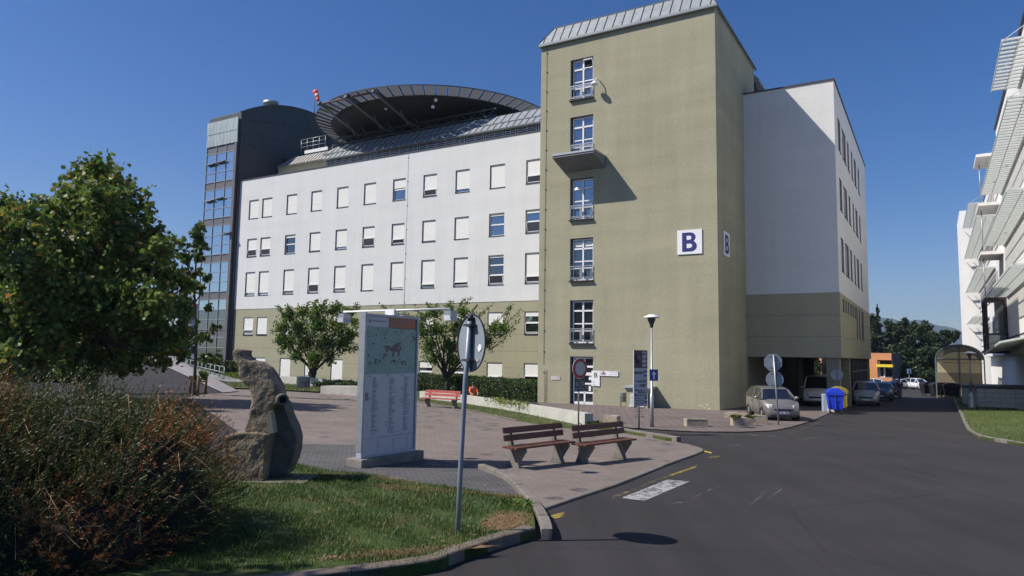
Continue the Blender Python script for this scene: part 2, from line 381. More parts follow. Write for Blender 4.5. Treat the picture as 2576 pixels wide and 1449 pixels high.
# grey walk between the lawn and the plaza
lawn_top = smooth_path(gp((560, 1165), (700, 1172), (805, 1191), (908, 1204), (1016, 1221), (1158, 1243), (1250, 1257), (1312, 1263)), 3)
walk = [p for p in gcurve[:-1]]+gp((1325, 1262))+list(reversed(lawn_top))+gp((560, 1118), (640, 1118), (740, 1118), (905, 1122))
sheet('grey_footpath', walk, .020, m_herr)
# front lawn (raised to the top of its kerb)
kc = smooth_path(gp((1310, 1262), (1325, 1278), (1337, 1296), (1344, 1320), (1346, 1346)), 4)
kc_out = smooth_path(gp((1202, 1182), (1266, 1209), (1315, 1258), (1340, 1292), (1358, 1330), (1362, 1354)), 4)
kb = smooth_path(gp((1346, 1350), (1325, 1357), (1261, 1374), (1148, 1412), (1001, 1449))+[Vector((-4, 5.6, 0)), Vector((-9, 3.6, 0)), Vector((-16, 2, 0))], 5)
lawn = lawn_top+kc+kb+[Vector((-16, 13.4, 0))]
sheet('front_lawn', lawn, .085, m_grass, skirt=.12)
kerb('curved_kerb', kc_out, .11, .10, m_kerb2, 1.0, side=-1, kind='structure') if False else kerb('curved_kerb', kc_out, .13, .115, m_kerb2, .8, side=1, kind='structure')
kerb('road_kerb', list(reversed(kb)), .15, .115, m_kerb, .9, side=1, kind='structure')
# bare trodden earth at the lawn corner and dry margins
def blob(name, c, rx, ry, dz, m, n=26, rough=.25, rot=0, **kw):
    pts = []
    for i in range(n):
        a = 2*math.pi*i/n; k = 1+random.uniform(-rough, rough); x, y = rx*k*math.cos(a), ry*k*math.sin(a)
        pts.append(Vector((c[0]+x*math.cos(rot)-y*math.sin(rot), c[1]+x*math.sin(rot)+y*math.cos(rot), 0)))
    return sheet(name, pts, dz, m, **kw)
sc_ = G(1290, 1310, .09)
EARTH = []
def earth(c, rx, ry, rot, n=40, rough=.32):
    pts = []
    for i in range(n):
        a_ = 2*math.pi*i/n; k = 1+random.uniform(-rough, rough*.4); x, y = rx*k*math.cos(a_), ry*k*math.sin(a_); pts.append(Vector((c[0]+x*math.cos(rot)-y*math.sin(rot), c[1]+x*math.sin(rot)+y*math.cos(rot), 0)))
    EARTH.append((c[0], c[1], rx, ry, rot)); sheet('bare_earth', pts, .092, m_soil)
earth((sc_.x-.08, sc_.y-.02), .24, .50, R(-14))
c_ = G(1150, 1385, .09); earth((c_.x-.05, c_.y+.08), .50, .09, R(20))
c_ = G(1010, 1222, .09); earth((c_.x, c_.y-.14), .40, .10, R(-16))
# low edging along the plaza towards the road
kerb('plaza_edging', road_edge, .09, .022, m_kerb2, 1.0, side=1, kind='structure')
kerb('plaza_edging', [Vector(p) for p in back_edge[3:9]], .08, .05, m_kerb, 1.0, side=-1, kind='structure')
# island kerb behind the right-hand bench, with a tuft strip
isl = smooth_path(gp((1545, 1086), (1600, 1096), (1655, 1105), (1702, 1113)), 3)
kerb('island_kerb', isl, .16, .16, m_kerb2, 1.1, side=1, kind='structure')
isl_b = [p+Vector((.55, .75, 0)) for p in isl]
sheet('island_verge', gp((1480, 1079))+isl[:-1]+[isl[-1]+Vector((-.25, .3, 0)), isl[-3]+Vector((-.3, .75, 0))]+gp((1520, 1071), (1478, 1070)), .10, m_fgrass, skirt=.12)
# forecourt pavers in front of the stair tower
fore = gp((1352, 1016), (1480, 1066), (1600, 1078), (1744, 1086), (1860, 1087), (1940, 1084), (1990, 1075), (2050, 1056), (2085, 1040), (2106, 1030))
fore += [B(16.4, 9, 0), B(11.2, 9, 0), B(11.2, .0, 0), B(0, .0, 0)]
sheet('forecourt_paving', fore, .014, m_fore)
# verge in front of the low wall, right lawn
vrg = gp((905, 994), (960, 1001), (1080, 1016), (1170, 1031), (1240, 1047), (1300, 1060), (1440, 1080), (1478, 1077), (1474, 1069), (1400, 1054), (1240, 1015), (1180, 1002), (1060, 985), (905, 980))
sheet('wall_verge', vrg, .035, m_fgrass, skirt=.06)
back_lawn = gp((560, 979), (600, 978), (700, 982), (800, 987), (808, 984), (808, 962), (700, 958), (560, 966))
sheet('tree_lawn', back_lawn, .05, m_fgrass)
rl = smooth_path(gp((2396, 1001), (2406, 1025), (2420, 1056), (2435, 1086), (2470, 1103), (2520, 1112), (2600, 1126)), 4)
sheet('side_lawn', rl+gp((2700, 1120), (2620, 1040))+[B(25.6, 8, 0), B(25.6, 34, 0)], .07, m_fgrass, skirt=.1)
kerb('side_kerb', list(reversed(rl)), .13, .09, m_kerb2, 1.0, side=-1, kind='structure')
# road markings: worn paint, thin sheets 4 mm above the road
def worn(name, col, amt):
    m = bpy.data.materials.new(name); m.use_nodes = True; n, L, b = nodes_of(m); b.inputs['Roughness'].default_value = .8
    tc = n.new('ShaderNodeTexCoord'); z = n.new('ShaderNodeTexNoise'); z.inputs['Scale'].default_value = 7; z.inputs['Detail'].default_value = 12; z.inputs['Roughness'].default_value = .82; L.new(tc.outputs['Object'], z.inputs['Vector'])
    r = n.new('ShaderNodeValToRGB'); L.new(z.outputs[0], r.inputs[0]); e = r.color_ramp.elements; e[0].position = amt-.09; e[0].color = (0, 0, 0, 1); e[1].position = amt+.13; e[1].color = (1, 1, 1, 1)
    b.inputs['Base Color'].default_value = (*col, 1); t = n.new('ShaderNodeBsdfTransparent'); x = n.new('ShaderNodeMixShader')
    L.new(r.outputs[0], x.inputs[0]); L.new(t.outputs[0], x.inputs[1]); L.new(b.outputs[0], x.inputs[2]); L.new(x.outputs[0], n['Material Output'].inputs[0]); return m
m_wh = worn('worn white paint', (.46, .46, .47), .48); m_wh2 = worn('faint white paint', (.24, .24, .25), .58); m_ye = worn('worn yellow paint', (.55, .42, .04), .42); m_ye2 = worn('faint yellow paint', (.36, .30, .06), .57); m_ye3 = worn('fading yellow paint', (.40, .32, .05), .50)
def marking(pts, m): return sheet('road_marking', pts, -.012, m)
marking(gp((1562, 1250.5), (1622, 1257.5), (1735, 1209.5), (1678, 1205)), m_wh)
marking(gp((1374, 1297), (1399, 1302), (1417, 1298), (1421, 1285)), m_ye3)
for a, b, wd, m in (((1540, 1250), (1600, 1228), 7, m_ye2), ((1600, 1228), (1640, 1210), 5, m_ye2), ((1640, 1210), (1690, 1193), 6, m_ye2), ((1690, 1193), (1752, 1172), 4.5, m_ye3), ((1768, 1133), (1790, 1138), 3, m_ye), ((1784, 1150), (1812, 1146), 4, m_ye2),
                    ((1693, 1264), (1726, 1262), 4, m_wh2), ((1740, 1252), (1765, 1240), 4, m_wh2), ((1780, 1232), (1825, 1216), 4, m_wh2), ((1890, 1268), (1925, 1234), 9, m_wh2), ((1935, 1250), (1968, 1228), 6, m_wh2), ((2020, 1106), (2052, 1100), 3, m_wh2), ((1830, 1120), (1870, 1118), 2, m_wh2),
                    ((1744, 1089), (1870, 1092), 1.6, m_wh2), ((1870, 1092), (1984, 1099), 2, m_wh2), ((1985, 1090), (2060, 1062), 2, m_ye2), ((2080, 996), (2110, 996), 1.5, m_wh2), ((2365, 1002), (2386, 1002), 1.5, m_wh2)):
    marking(gp((a[0], a[1]-wd/2), (a[0], a[1]+wd/2), (b[0], b[1]+wd/2), (b[0], b[1]-wd/2)), m)
# ramp road climbing at the left, with light paved shoulder
def ramp_sheet(name, pts, m):
    mb = MB(); mb.face(pts); mb.face([p-Vector((0, 0, .15)) for p in reversed(pts)])
    return mb.build(name, m, kind='structure')
r0, r1 = G(250, 992), G(560, 990)
r2, r3 = W(352, 893, 84), W(255, 884, 84)
ramp_sheet('ramp_road', [r0+Vector((0, 0, .02)), r1+Vector((0, 0, .02)), r2, r3-Vector((4, 0, 0))], m_asph)
s1, s2 = G(600, 986), W(420, 893, 83)
ramp_sheet('ramp_footpath', [r1+Vector((0, 0, .06)), s1+Vector((0, 0, .06)), s2+Vector((0, 0, .08)), r2+Vector((0, 0, .05))], m_lp)
# ================================================================== facade materials
WALL_W = (.66, .665, .66); OLIVE = (.345, .328, .232)
m_white = render_wall('white render', WALL_W, None, .075)
m_olive = render_wall('olive render', OLIVE, None, .17)
m_olj = render_wall('olive panel render', OLIVE, (1.28, .35, .035, 6.2), .09)
m_zinc = mat('zinc sheet', (.24, .265, .29), .55, .18, 2.5, .1, 20, metal=.12)
m_zincd = mat('dark zinc', (.050, .064, .066), .6, .25, 2., .1, 20, metal=.1)
m_zincold = mat('stained zinc', (.33, .31, .30), .6, .3, 3, .1, 20, metal=.2, stretch=(3, 3, .5))
m_seam = mat('zinc seam', (.07, .08, .09), .6, 0)
m_trim = mat('dark coping', (.045, .04, .05), .6, .1)
m_frame = mat('white window frame', (.78, .79, .80), .45, .04)
m_blind = mat('ivory roller shutter', (.74, .74, .71), .65, .03, 8)
m_reveal = mat('grey reveal', (.20, .20, .22), .8, .1)
m_room = mat('dark interior', (.012, .012, .014), .9, 0)
m_curt = mat('curtain', (.45, .46, .48), .9, .3, 14, stretch=(1, 1, .02))
m_steel = mat('galvanised steel', (.36, .38, .40), .45, .12, 6, metal=.6)
m_steeld = mat('dark steel', (.05, .055, .06), .55, .2, 3, metal=.3)
m_conc = mat('concrete', (.30, .285, .26), .92, .22, 2.5, .4, 30)
m_concl = mat('light concrete', (.44, .42, .37), .92, .2, 2.5, .4, 30)
def glass(name, tint, rough=.04, mixf=.5, dark=(.01, .012, .015)):
    m = bpy.data.materials.new(name); m.use_nodes = True; n, L, b = nodes_of(m)
    b.inputs['Base Color'].default_value = (*dark, 1); b.inputs['Roughness'].default_value = .3
    g = n.new('ShaderNodeBsdfGlossy'); g.inputs['Color'].default_value = (*tint, 1); g.inputs['Roughness'].default_value = rough
    x = n.new('ShaderNodeMixShader'); x.inputs[0].default_value = mixf; L.new(b.outputs[0], x.inputs[1]); L.new(g.outputs[0], x.inputs[2]); L.new(x.outputs[0], n['Material Output'].inputs[0])
    MATS[name] = m; return m
m_glass = glass('window glass', (.72, .78, .88), .05, .36)
m_glassd = glass('dark window glass', (.7, .8, .9), .05, .16)
m_glassc = glass('stairwell glass', (.72, .84, .95), .10, .55, (.05, .07, .09))
m_glasst = glass('smoky stairwell glass', (.5, .55, .6), .1, .30, (.03, .035, .04))
m_spand = mat('grey spandrel panel', (.13, .125, .135), .5, .15, 3)

# plane helpers: P(a, z, d) -> building-frame point, a along the wall, d inwards
def PF(t): return lambda a, z, d: Vector((a, t+d, z))           # wall facing the camera side (-t)
def PS(s): return lambda a, z, d: Vector((s-d, a, z))           # wall facing +s
def wall(mb, P, a0, a1, z0, z1, ops, depth=.22, mi=0, mr=1):
    xs = sorted({a0, a1, *[o[0] for o in ops], *[o[2] for o in ops]}); zs = sorted({z0, z1, *[o[1] for o in ops], *[o[3] for o in ops]})
    xs = [x for x in xs if a0 <= x <= a1]; zs = [z for z in zs if z0 <= z <= z1]
    for i in range(len(xs)-1):
        for j in range(len(zs)-1):
            cx, cz = (xs[i]+xs[i+1])/2, (zs[j]+zs[j+1])/2
            if any(o[0] < cx < o[2] and o[1] < cz < o[3] for o in ops): continue
            mb.face([P(xs[i], zs[j], 0), P(xs[i+1], zs[j], 0), P(xs[i+1], zs[j+1], 0), P(xs[i], zs[j+1], 0)], mi)
    for o in ops:
        x0, zz0, x1, zz1 = o[:4]
        for a, b in (((x0, zz0), (x1, zz0)), ((x1, zz0), (x1, zz1)), ((x1, zz1), (x0, zz1)), ((x0, zz1), (x0, zz0))):
            mb.face([P(*a, 0), P(*b, 0), P(*b, depth), P(*a, depth)], mr)
def pbox(mb, P, a0, z0, d0, a1, z1, d1, mi=0):
    c = [P(a, z, d) for a in (a0, a1) for z in (z0, z1) for d in (d0, d1)]
    mb.mesh(c, [(0, 1, 3, 2), (4, 6, 7, 5), (0, 4, 5, 1), (2, 3, 7, 6), (0, 2, 6, 4), (1, 5, 7, 3)], mi)
def ring(mb, P, a0, z0, a1, z1, w_, d0, d1, mi=0):
    pbox(mb, P, a0, z0, d0, a0+w_, z1, d1, mi); pbox(mb, P, a1-w_, z0, d0, a1, z1, d1, mi)
    pbox(mb, P, a0+w_, z0, d0, a1-w_, z0+w_, d1, mi); pbox(mb, P, a0+w_, z1-w_, d0, a1-w_, z1, d1, mi)
def ward_window(parent, P, a0, z0, a1, z1, blind, sashes=2, dark=False, tilt=False, curtain=False, name='window'):
    """sash window with an outside roller shutter lowered by the fraction `blind`"""
    mb = MB(); ring(mb, P, a0+.004, z0+.004, a1-.004, z1-.004, .07, .13, .21)
    h = z1-z0; zt = z1-.07
    for k in range(1, sashes):
        z = z0+h*k/sashes; pbox(mb, P, a0+.07, z-.05, .12, a1-.07, z+.05, .2)
    pbox(mb, P, a0-.03, z0-.03, -.05, a1+.03, z0+.003, .12, 1)               # sill
    w_ = mb.build(name, [m_frame, m_trim], parent, MB_)
    gb = MB(); zb = z1-h*blind if blind > .02 else z1-.06
    gm = m_glassd if dark else m_glass
    gb.face([P(a0+.07, z0+.07, .185), P(a1-.07, z0+.07, .185), P(a1-.07, z1-.07, .185), P(a0+.07, z1-.07, .185)])
    gb.build('pane', gm, w_, MB_)
    if tilt:
        tb = MB(); q0, q1 = a0+.09, a1-.09; zz = z0+.12; tz = min(zb-.05, z0+h/sashes-.06)
        if tz-zz > .15:
            a, b_, c, d = P(q0, zz, .12), P(q1, zz, .12), P(q1, tz, .02), P(q0, tz, .02)
            for s_, e_ in ((a, b_), (b_, c), (c, d), (d, a)): tb.bar(s_, e_, .05, .04)
            tb.face([P(q0, zz, .125), P(q1, zz, .125), P(q1, tz, .03), P(q0, tz, .03)], 1)
            tb.build('tilted_sash', [m_frame, m_glass], w_, MB_)
    if curtain:
        cb = MB(); cb.face([P(a0+.08, z0+.1, .183), P(a1-.08, z0+.1, .183), P(a1-.08, zb, .183), P(a0+.08, zb, .183)]); cb.build('curtain', m_curt, w_, MB_)
    if blind > .02:
        bb = MB(); n_ = max(2, int((z1-zb)/.055))
        for k in range(n_):
            za, zc = z1-(z1-zb)*k/n_, z1-(z1-zb)*(k+1)/n_
            bb.face([P(a0+.02, za, .10), P(a1-.02, za, .10), P(a1-.02, (za+zc)/2, .092), P(a0+.02, (za+zc)/2, .092)])
            bb.face([P(a0+.02, (za+zc)/2, .092), P(a1-.02, (za+zc)/2, .092), P(a1-.02, zc, .10), P(a0+.02, zc, .10)])
        pbox(bb, P, a0+.02, zb-.035, .085, a1-.02, zb, .115)
        bb.build('shutter', m_blind, w_, MB_)
    return w_

# ================================================================== ward wing (white block at the left)
TW = 8.0; LX, RX, ZT, ZB = -39.5, -.01, 19.36, -2.2
wing = thing('ward_wing', 'long white hospital wing with rows of shuttered windows above an olive base', 'building', B(-20, TW, -1), -TH)
cols = [-37.72, -35.77, -32.28, -28.97, -25.64, -22.34, -18.98, -15.64, -12.3, -8.93, -5.58, -2.2]
rows = [(15.31, 17.2), (11.43, 13.25), (7.54, 9.89), (3.68, 5.38), (-.25, 1.45)]
bl = [[.99, 1, .99, 1, 1, 1, .42, .68, .84, .97, .66, .5],
      [.60, .62, .14, .93, .86, .56, .74, .93, .98, .10, .13, .5],
      [.87, .88, .85, .66, .84, .97, .92, .86, .84, .07, .76, .5],
      [.72, .95, .9, .8, .6, .95, .9, .8, .7, .66, .2, .5],
      [.95, .97, .97, .9, .97, .9, .6, .3, .25, .62, .55, .5]]
ops = [[], []]
for ri, (z0, z1) in enumerate(rows):
    for ci, c in enumerate(cols):
        wdt = 1.42 if ci != 1 else 1.45
        zz0 = z0-(.3 if (ri == 4 and ci in (2, 4)) else 0)
        ops[0 if ri < 3 else 1].append((c, zz0, c+wdt, z1, ri, ci))
mb = MB(); wall(mb, PF(TW), LX, RX, 6.2, ZT, ops[0], .22)
PFt = PF(TW)
mb.face([(LX, TW, 6.2), (LX, TW+16, 6.2), (LX, TW+16, ZT), (LX, TW, ZT)]); mb.face([(LX, TW, ZT-.02), (RX, TW, ZT-.02), (RX, TW+16, ZT-.02), (LX, TW+16, ZT-.02)])
mb.face([(LX, TW+16, 6.2), (RX, TW+16, 6.2), (RX, TW+16, ZT), (LX, TW+16, ZT)])
up_ = mb.build('upper_wall', [m_white, m_reveal], wing, MB_)
mb = MB(); wall(mb, PF(TW+.03), LX, RX, ZB, 6.2, [(a, b, c, d) for a, b, c, d, *_ in ops[1]], .19)
mb.face([(LX, TW+.03, 6.2), (RX, TW+.03, 6.2), (RX, TW, 6.2), (LX, TW, 6.2)]); mb.face([(LX, TW, ZB), (LX, TW+16, ZB), (LX, TW+16, 6.2), (LX, TW, 6.2)])
mb.build('base_wall', [m_olj, m_reveal], wing, MB_)
for grp in ops:
    for a, z0, b, z1, ri, ci in grp:
        P = PF(TW)
        ward_window(wing, P, a, z0, b, z1, bl[ri][ci], 3 if (ri == 2 and ci == 9) else (2 if bl[ri][ci] < .5 else 1), dark=(ri, ci) in ((1, 2), (2, 9), (2, 3)), tilt=bl[ri][ci] < .9 and (ri, ci) not in ((0, 6), (1, 9), (1, 2)), curtain=(ri == 4 and ci in (10,)))
mb = MB(); pbox(mb, PF(TW), LX-.04, ZT, -.06, RX, ZT+.07, .35); mb.build('coping', m_trim, wing, MB_)
mb = MB()
for s_ in (-39.1, -18.55+1.2):
    mb.tube([(s_, TW-.03, ZT), (s_, TW-.03, 0)], .012, 5)
    z = ZT-.4
    while z > 0: mb.box((s_-.03, TW-.05, z), (s_+.07, TW, z+.03)); z -= 2.1
mb.build('lightning_conductor', m_steel, wing, MB_)

# ------------------------------------------------------------------ attic storey set back behind the parapet
attic = thing('attic_storey', 'set-back attic with a band of louvred grilles and zinc skirts above the white wing', 'attic', B(-15, 10, 19.4), -TH)
AL = -28.9; AT = 9.5
mb = MB(); mb.box((AL, AT+.15, 19.3), (RX, 24, 20.6)); mb.build('attic_wall', m_trim, attic, MB_)
mb = MB(); x = AL+.2; k = 0
while x < -.6:
    wd = 1.9 if k % 3 else 1.15; x1 = min(x+wd, -.05)
    for zz in np.arange(19.5, 20.55, .16): mb.box((x+.1, AT, zz), (x1-.1, AT+.03, zz+.045))
    mb.box((x+.05, AT-.03, 19.4), (x+.1, AT+.04, 20.58)); mb.box((x1-.1, AT-.03, 19.4), (x1-.05, AT+.04, 20.58)); mb.box(((x+x1)/2-.02, AT-.03, 19.4), ((x+x1)/2+.02, AT+.03, 20.58))
    x = x1+.03; k += 1
for tt in np.arange(AT+.3, 14, 1.0): mb.box((AL-.02, tt, 19.4), (AL+.03, tt+.05, 20.42)); mb.box((AL-.02, tt+.1, 19.9), (AL+.02, tt+.9, 19.95)); mb.box((AL-.02, tt+.1, 19.6), (AL+.02, tt+.9, 19.65))
mb.build('louvre_grilles', m_steel, attic, MB_)
def skirt(parent, name, s0, s1, ta, za, tb, zb, m, hipl=None, seam=.62, ex=1.):
    mb = MB(); q = (tb-ta)
    l0 = s0+(q if hipl else 0)
    mb.face([(s0, ta, za), (s1, ta, za), (s1, tb, zb), (l0, tb, zb)]); mb.face([(s0, ta, za-.12), (s1, ta, za-.12), (s1, ta, za), (s0, ta, za)])
    mb.face([(s0, ta, za-.12), (s1, ta, za-.12), (s1, ta+.2, za-.12), (s0, ta+.2, za-.12)])
    if hipl: mb.face([(s0, ta, za), (l0, tb, zb), (l0, 24, zb), (s0, 24, za)])
    mb.build(name, m, parent, MB_)
    sb = MB(); x = s0+.3
    while x < s1:
        k_ = min(1, max(0, (x-s0)/max(q, .01))) if hipl else 1
        sb.bar((x, ta-.01, za+.02), (x, ta+(tb-ta)*k_-.01, za+(zb-za)*k_+.02), .035, .05, upv=(0, -1, 1)); x += seam
    sb.bar((s0, ta-.02, za-.09), (s1, ta-.02, za-.09), .06, .10, mi=0)
    sb.build('seams', m_seam, parent, MB_)
skirt(attic, 'lower_skirt', AL-.1, RX, 9.22, 20.64, 9.85, 21.24, m_zinc, True)
mb = MB(); mb.box((AL+.5, 9.85, 20.4), (RX, 24, 21.2)); mb.build('ledge', m_zincd, attic, MB_)
skirt(attic, 'upper_skirt', AL-1., RX, 10.2, 21.50, 11.2, 22.46, m_zinc, True, .75)
mb = MB(); mb.box((AL+.1, 11.2, 21.2), (RX, 24, 22.40)); mb.build('flat_roof', m_zincd, attic, MB_)
# recessed olive attic further left
mb = MB(); mb.box((-37.4, 11.2, 19.3), (AL-.1, 24, 21.35)); mb.build('olive_wall', m_olive, attic, MB_)
skirt(attic, 'left_skirt', -37.2, AL-.6, 10.9, 21.35, 12.0, 22.45, m_zincold, True, .5)
mb = MB(); mb.box((-36, 12.0, 21.35), (AL+.2, 24, 22.44)); mb.build('left_roof', m_zincd, attic, MB_)

# ------------------------------------------------------------------ glazed stairwell at the left end
gs = thing('glazed_stairwell', 'tall narrow glazed stairwell with curved dark metal roof left of the white wing', 'tower', B(-41.7, 8, -1), -TH)
S0, S1, TG, ZG = -44.35, -39.53, 7.55, 26.0
bays = [S0+.06+(S1-.12-S0)*k/3 for k in range(4)]
fr = MB(); pd = MB()
zl = 23.4; zlev = [zl]
k = 0
seq = [.82, 1.02, 1.0, 1.0]
while zlev[-1] > -.3: zlev.append(zlev[-1]-seq[k % 4]); k += 1
for j in range(len(zlev)-1):
    zt_, zb_ = zlev[j], zlev[j+1]; rw = MB(); rw.face([(bays[0]+.03, TG+.06, zb_+.03), (bays[3]-.03, TG+.06, zb_+.03), (bays[3]-.03, TG+.06, zt_-.03), (bays[0]+.03, TG+.06, zt_-.03)])
    rw.build(*(('spandrel', m_spand) if j % 4 == 0 else ('glazing', m_glasst if zt_ < 7.2 else m_glassc)), gs, MB_)
    fr.box((S0+.03, TG, zb_-.03), (S1-.05, TG+.08, zb_+.03))
for i in range(4): fr.box((bays[i]-.03, TG-.01, zlev[-1]), (bays[i]+.03, TG+.09, zl))
# open hopper lights
for (i, z) in ((0, 21.5), (1, 21.6), (0, 17.6), (1, 17.75), (2, 14.0)):
    a, b_ = bays[i]+.05, bays[i+1]-.05; fr.bar((a, TG-.35, z-.08), (b_, TG-.35, z-.08), .06); fr.bar((a, TG, z+.1), (a, TG-.35, z-.08), .04); fr.bar((b_, TG, z+.1), (b_, TG-.35, z-.08), .04); pd.face([(a, TG-.34, z-.07), (b_, TG-.34, z-.07), (b_, TG, z+.1), (a, TG, z+.1)])
for t_ in np.arange(TG+1.2, TG+5, 1.2): fr.box((S0, t_, -1), (S0+.06, t_+.06, zl))
fr.build('mullions', m_steel, gs, MB_); pd.build('hopper_lights', m_glasst, gs, MB_)
mb = MB(); mb.box((S0+.04, TG+.02, -2.2), (S1-.1, TG+.1, zlev[-1]+.02)); mb.build('plinth_panel', m_frame, gs, MB_)
mb = MB()   # floors and the stair core behind the glass
mb.box((S1-.35, TG-.02, -2), (S1, TG+.5, 23.45)); mb.box((S0, TG+4.6, -2), (S1, TG+4.8, 23.4)); mb.box((S0+.05, TG+.15, -2), (S1-.4, TG+4.5, .1))
for z in np.arange(3.5, 23, 3.84): mb.box((S0+.1, TG+.12, z-.15), (S1-.1, TG+4.6, z+.1))
mb.build('stair_core', m_spand, gs, MB_)
mb = MB()
for z0_, z1_, off in ((23.4, 24.7, 0), (24.7, ZG+.05, .03)):
    n_ = 9
    for i in range(n_):
        a, b_ = S0+(S1+.1-S0)*i/n_, S0+(S1+.1-S0)*(i+1)/n_; mb.box((a+.012, TG-.05-off, z0_+.012), (b_-.012, TG+.05, z1_-.012))
mb.build('zinc_head', mat('pale zinc', (.38, .43, .42), .45, .25, 1.6, metal=.3, stretch=(3, 3, .6)), gs, MB_)
# barrel-vaulted block behind it: arched side faces in dark sheet metal
def archz(t): c_ = 17.2; Rr = 17.5; return 29.35-Rr+math.sqrt(max(0, Rr*Rr-(t-c_)**2))
ts_ = np.linspace(7.7, 26.8, 26)
def arch_prof(z0_): return [(t_, archz(t_)) for t_ in ts_]+[(ts_[-1], z0_), (ts_[0], z0_)]
mb = MB(); mb.prism([(S0+.1, t_, z_) for t_, z_ in arch_prof(18.)][:-2]+[(S0+.1, ts_[-1], 21.6), (S0+.1, ts_[0], 23.4)], (S1+.2-S0, 0, 0)); mb.build('vaulted_block', m_zincd, gs, MB_)
mb = MB(); mb.prism([(S0+.14, 7.72, -2), (S0+.14, 26.7, -2), (S0+.14, 26.7, 21.6), (S0+.14, 7.72, 23.42)], (S1+.2-S0-.06, 0, 0))
mb.v = [Vector((v.x, max(v.y, 12.2) if v.x < -41 else v.y, v.z)) for v in mb.v]
mb.build('side_wall', mat('dark plum render', (.075, .07, .08), .8, .1), gs, MB_)
mb = MB()
for k in (1, 2):
    for i in range(len(ts_)-1):
        f_ = k/3; za = lambda t_: 23.4-(t_-7.7)*.094+ (archz(t_)-(23.4-(t_-7.7)*.094))*f_
        mb.bar((S1+.315, ts_[i], za(ts_[i])), (S1+.315, ts_[i+1], za(ts_[i+1])), .02, .05, upv=(1, 0, 0))
for i in range(len(ts_)-1): mb.bar((S1+.2, ts_[i], archz(ts_[i])+.05), (S1+.2, ts_[i+1], archz(ts_[i+1])+.05), .35, .12)
mb.bar((S1+.35, 7.8, 23.4), (S1+.35, 7.8, ZG), .06); mb.build('edge_trim', m_seam, gs, MB_)
mb = MB(); mb.lathe((-40.6, 12.5, archz(12.5)-.1), [(.0, 0), (.55, 0), (.55, .35), (.85, .4), (.85, .75), (0, .8)], 20); mb.build('roof_vent', m_steel, gs, MB_)
mb = MB(); mb.box((S1+.3, 17.0, 24.5), (S1+.6, 17.3, 25.0)); mb.box((S1+.3, 15.2, 20.9), (S1+.5, 15.5, 21.3)); mb.build('floodlight', m_steel, gs, MB_)
# access gallery with handrail between stairwell and landing pad
gal = thing('roof_gallery', 'steel roof gallery with handrail bridging the stairwell and the landing deck', 'gallery', B(-37, 10, 22), -TH)
GT = 13.0; ga, gb_ = onT(766, 386, GT), onT(824, 374, GT)
mb = MB(); mb.box((ga.x, GT, ga.z-.05), (gb_.x, GT+1.4, ga.z+.30)); mb.build('deck', m_frame, gal, MB_)
mb = MB(); mb.box((S1+.25, GT+.3, ga.z-.75), (gb_.x+1, GT+6, ga.z-.08)); mb.build('under_beam', m_steeld, gal, MB_)
mb = MB()
for z in (.75, 1.15, 1.55): mb.tube([(ga.x-.6, GT+.05, ga.z+z), (gb_.x-.4, GT+.05, ga.z+z)], .03, 6)
for k in range(5): x_ = ga.x-.6+(gb_.x-.4-ga.x+.6)*k/4; mb.tube([(x_, GT+.05, ga.z+.2), (x_, GT+.05, ga.z+1.55)], .03, 6)
mb.build('handrail', m_steel, gal, MB_)
sp2 = onT(835, 430, 12.5); mb = MB(); mb.tube([(sp2.x, 12.5, 22.3), (sp2.x, 12.5, ga.z)], .09, 8); mb.box((S1+.3, 14.2, 21.5), (sp2.x+3, 16, ga.z-.6)); mb.build('support', m_steeld, gal, MB_)

# ------------------------------------------------------------------ landing pad (helipad) on trusses
hp = thing('helipad', 'round elevated helicopter deck with a ring of netting panels above the white wing', 'helipad', B(-23.7, 20.8, 22.4), -TH)
HC = (-21.3, 17.6); HZ = 24.45; RO, RI = 12.15, 10.65
mb = MB(); n_ = 72
mb.lathe((HC[0], HC[1], HZ), [(0, -.35), (RI-.4, -.35), (RI, -.1), (RI, .05), (0, .05)], n_); mb.build('deck', mat('dark deck underside', (.018, .018, .02), .8, .2), hp, MB_)
net = bpy.data.materials.new('safety netting'); net.use_nodes = True; n, L, b = nodes_of(net); b.inputs['Base Color'].default_value = (.055, .058, .065, 1); b.inputs['Roughness'].default_value = .6
tr = n.new('ShaderNodeBsdfTranslucent'); tr.inputs[0].default_value = (.4, .42, .45, 1); mx = n.new('ShaderNodeMixShader'); mx.inputs[0].default_value = .16
L.new(b.outputs[0], mx.inputs[1]); L.new(tr.outputs[0], mx.inputs[2]); L.new(mx.outputs[0], n['Material Output'].inputs[0])
mb = MB(); sb = MB()
for i in range(n_):
    a0_, a1_ = 2*math.pi*i/n_+.008, 2*math.pi*(i+1)/n_-.008
    zo = .32
    q = [Vector((HC[0]+r_*math.cos(a_), HC[1]+r_*math.sin(a_), HZ+z_)) for r_, a_, z_ in ((RI+.05, a0_, 0), (RO, a0_, zo), (RO, a1_, zo), (RI+.05, a1_, 0))]
    mb.face(q)
    a_ = 2*math.pi*i/n_; sb.bar((HC[0]+(RI-.2)*math.cos(a_), HC[1]+(RI-.2)*math.sin(a_), HZ-.12), (HC[0]+RO*math.cos(a_), HC[1]+RO*math.sin(a_), HZ+zo-.05), .07, .12)
    b_ = 2*math.pi*(i+1)/n_; sb.bar((HC[0]+RO*math.cos(a_), HC[1]+RO*math.sin(a_), HZ+zo), (HC[0]+RO*math.cos(b_), HC[1]+RO*math.sin(b_), HZ+zo), .06)
mb.build('netting', net, hp, MB_); sb.build('rim_ribs', m_steeld, hp, MB_)
bm_ends = [onZ(*q, HZ) for q in ((805, 263), (873, 247), (942, 233))]
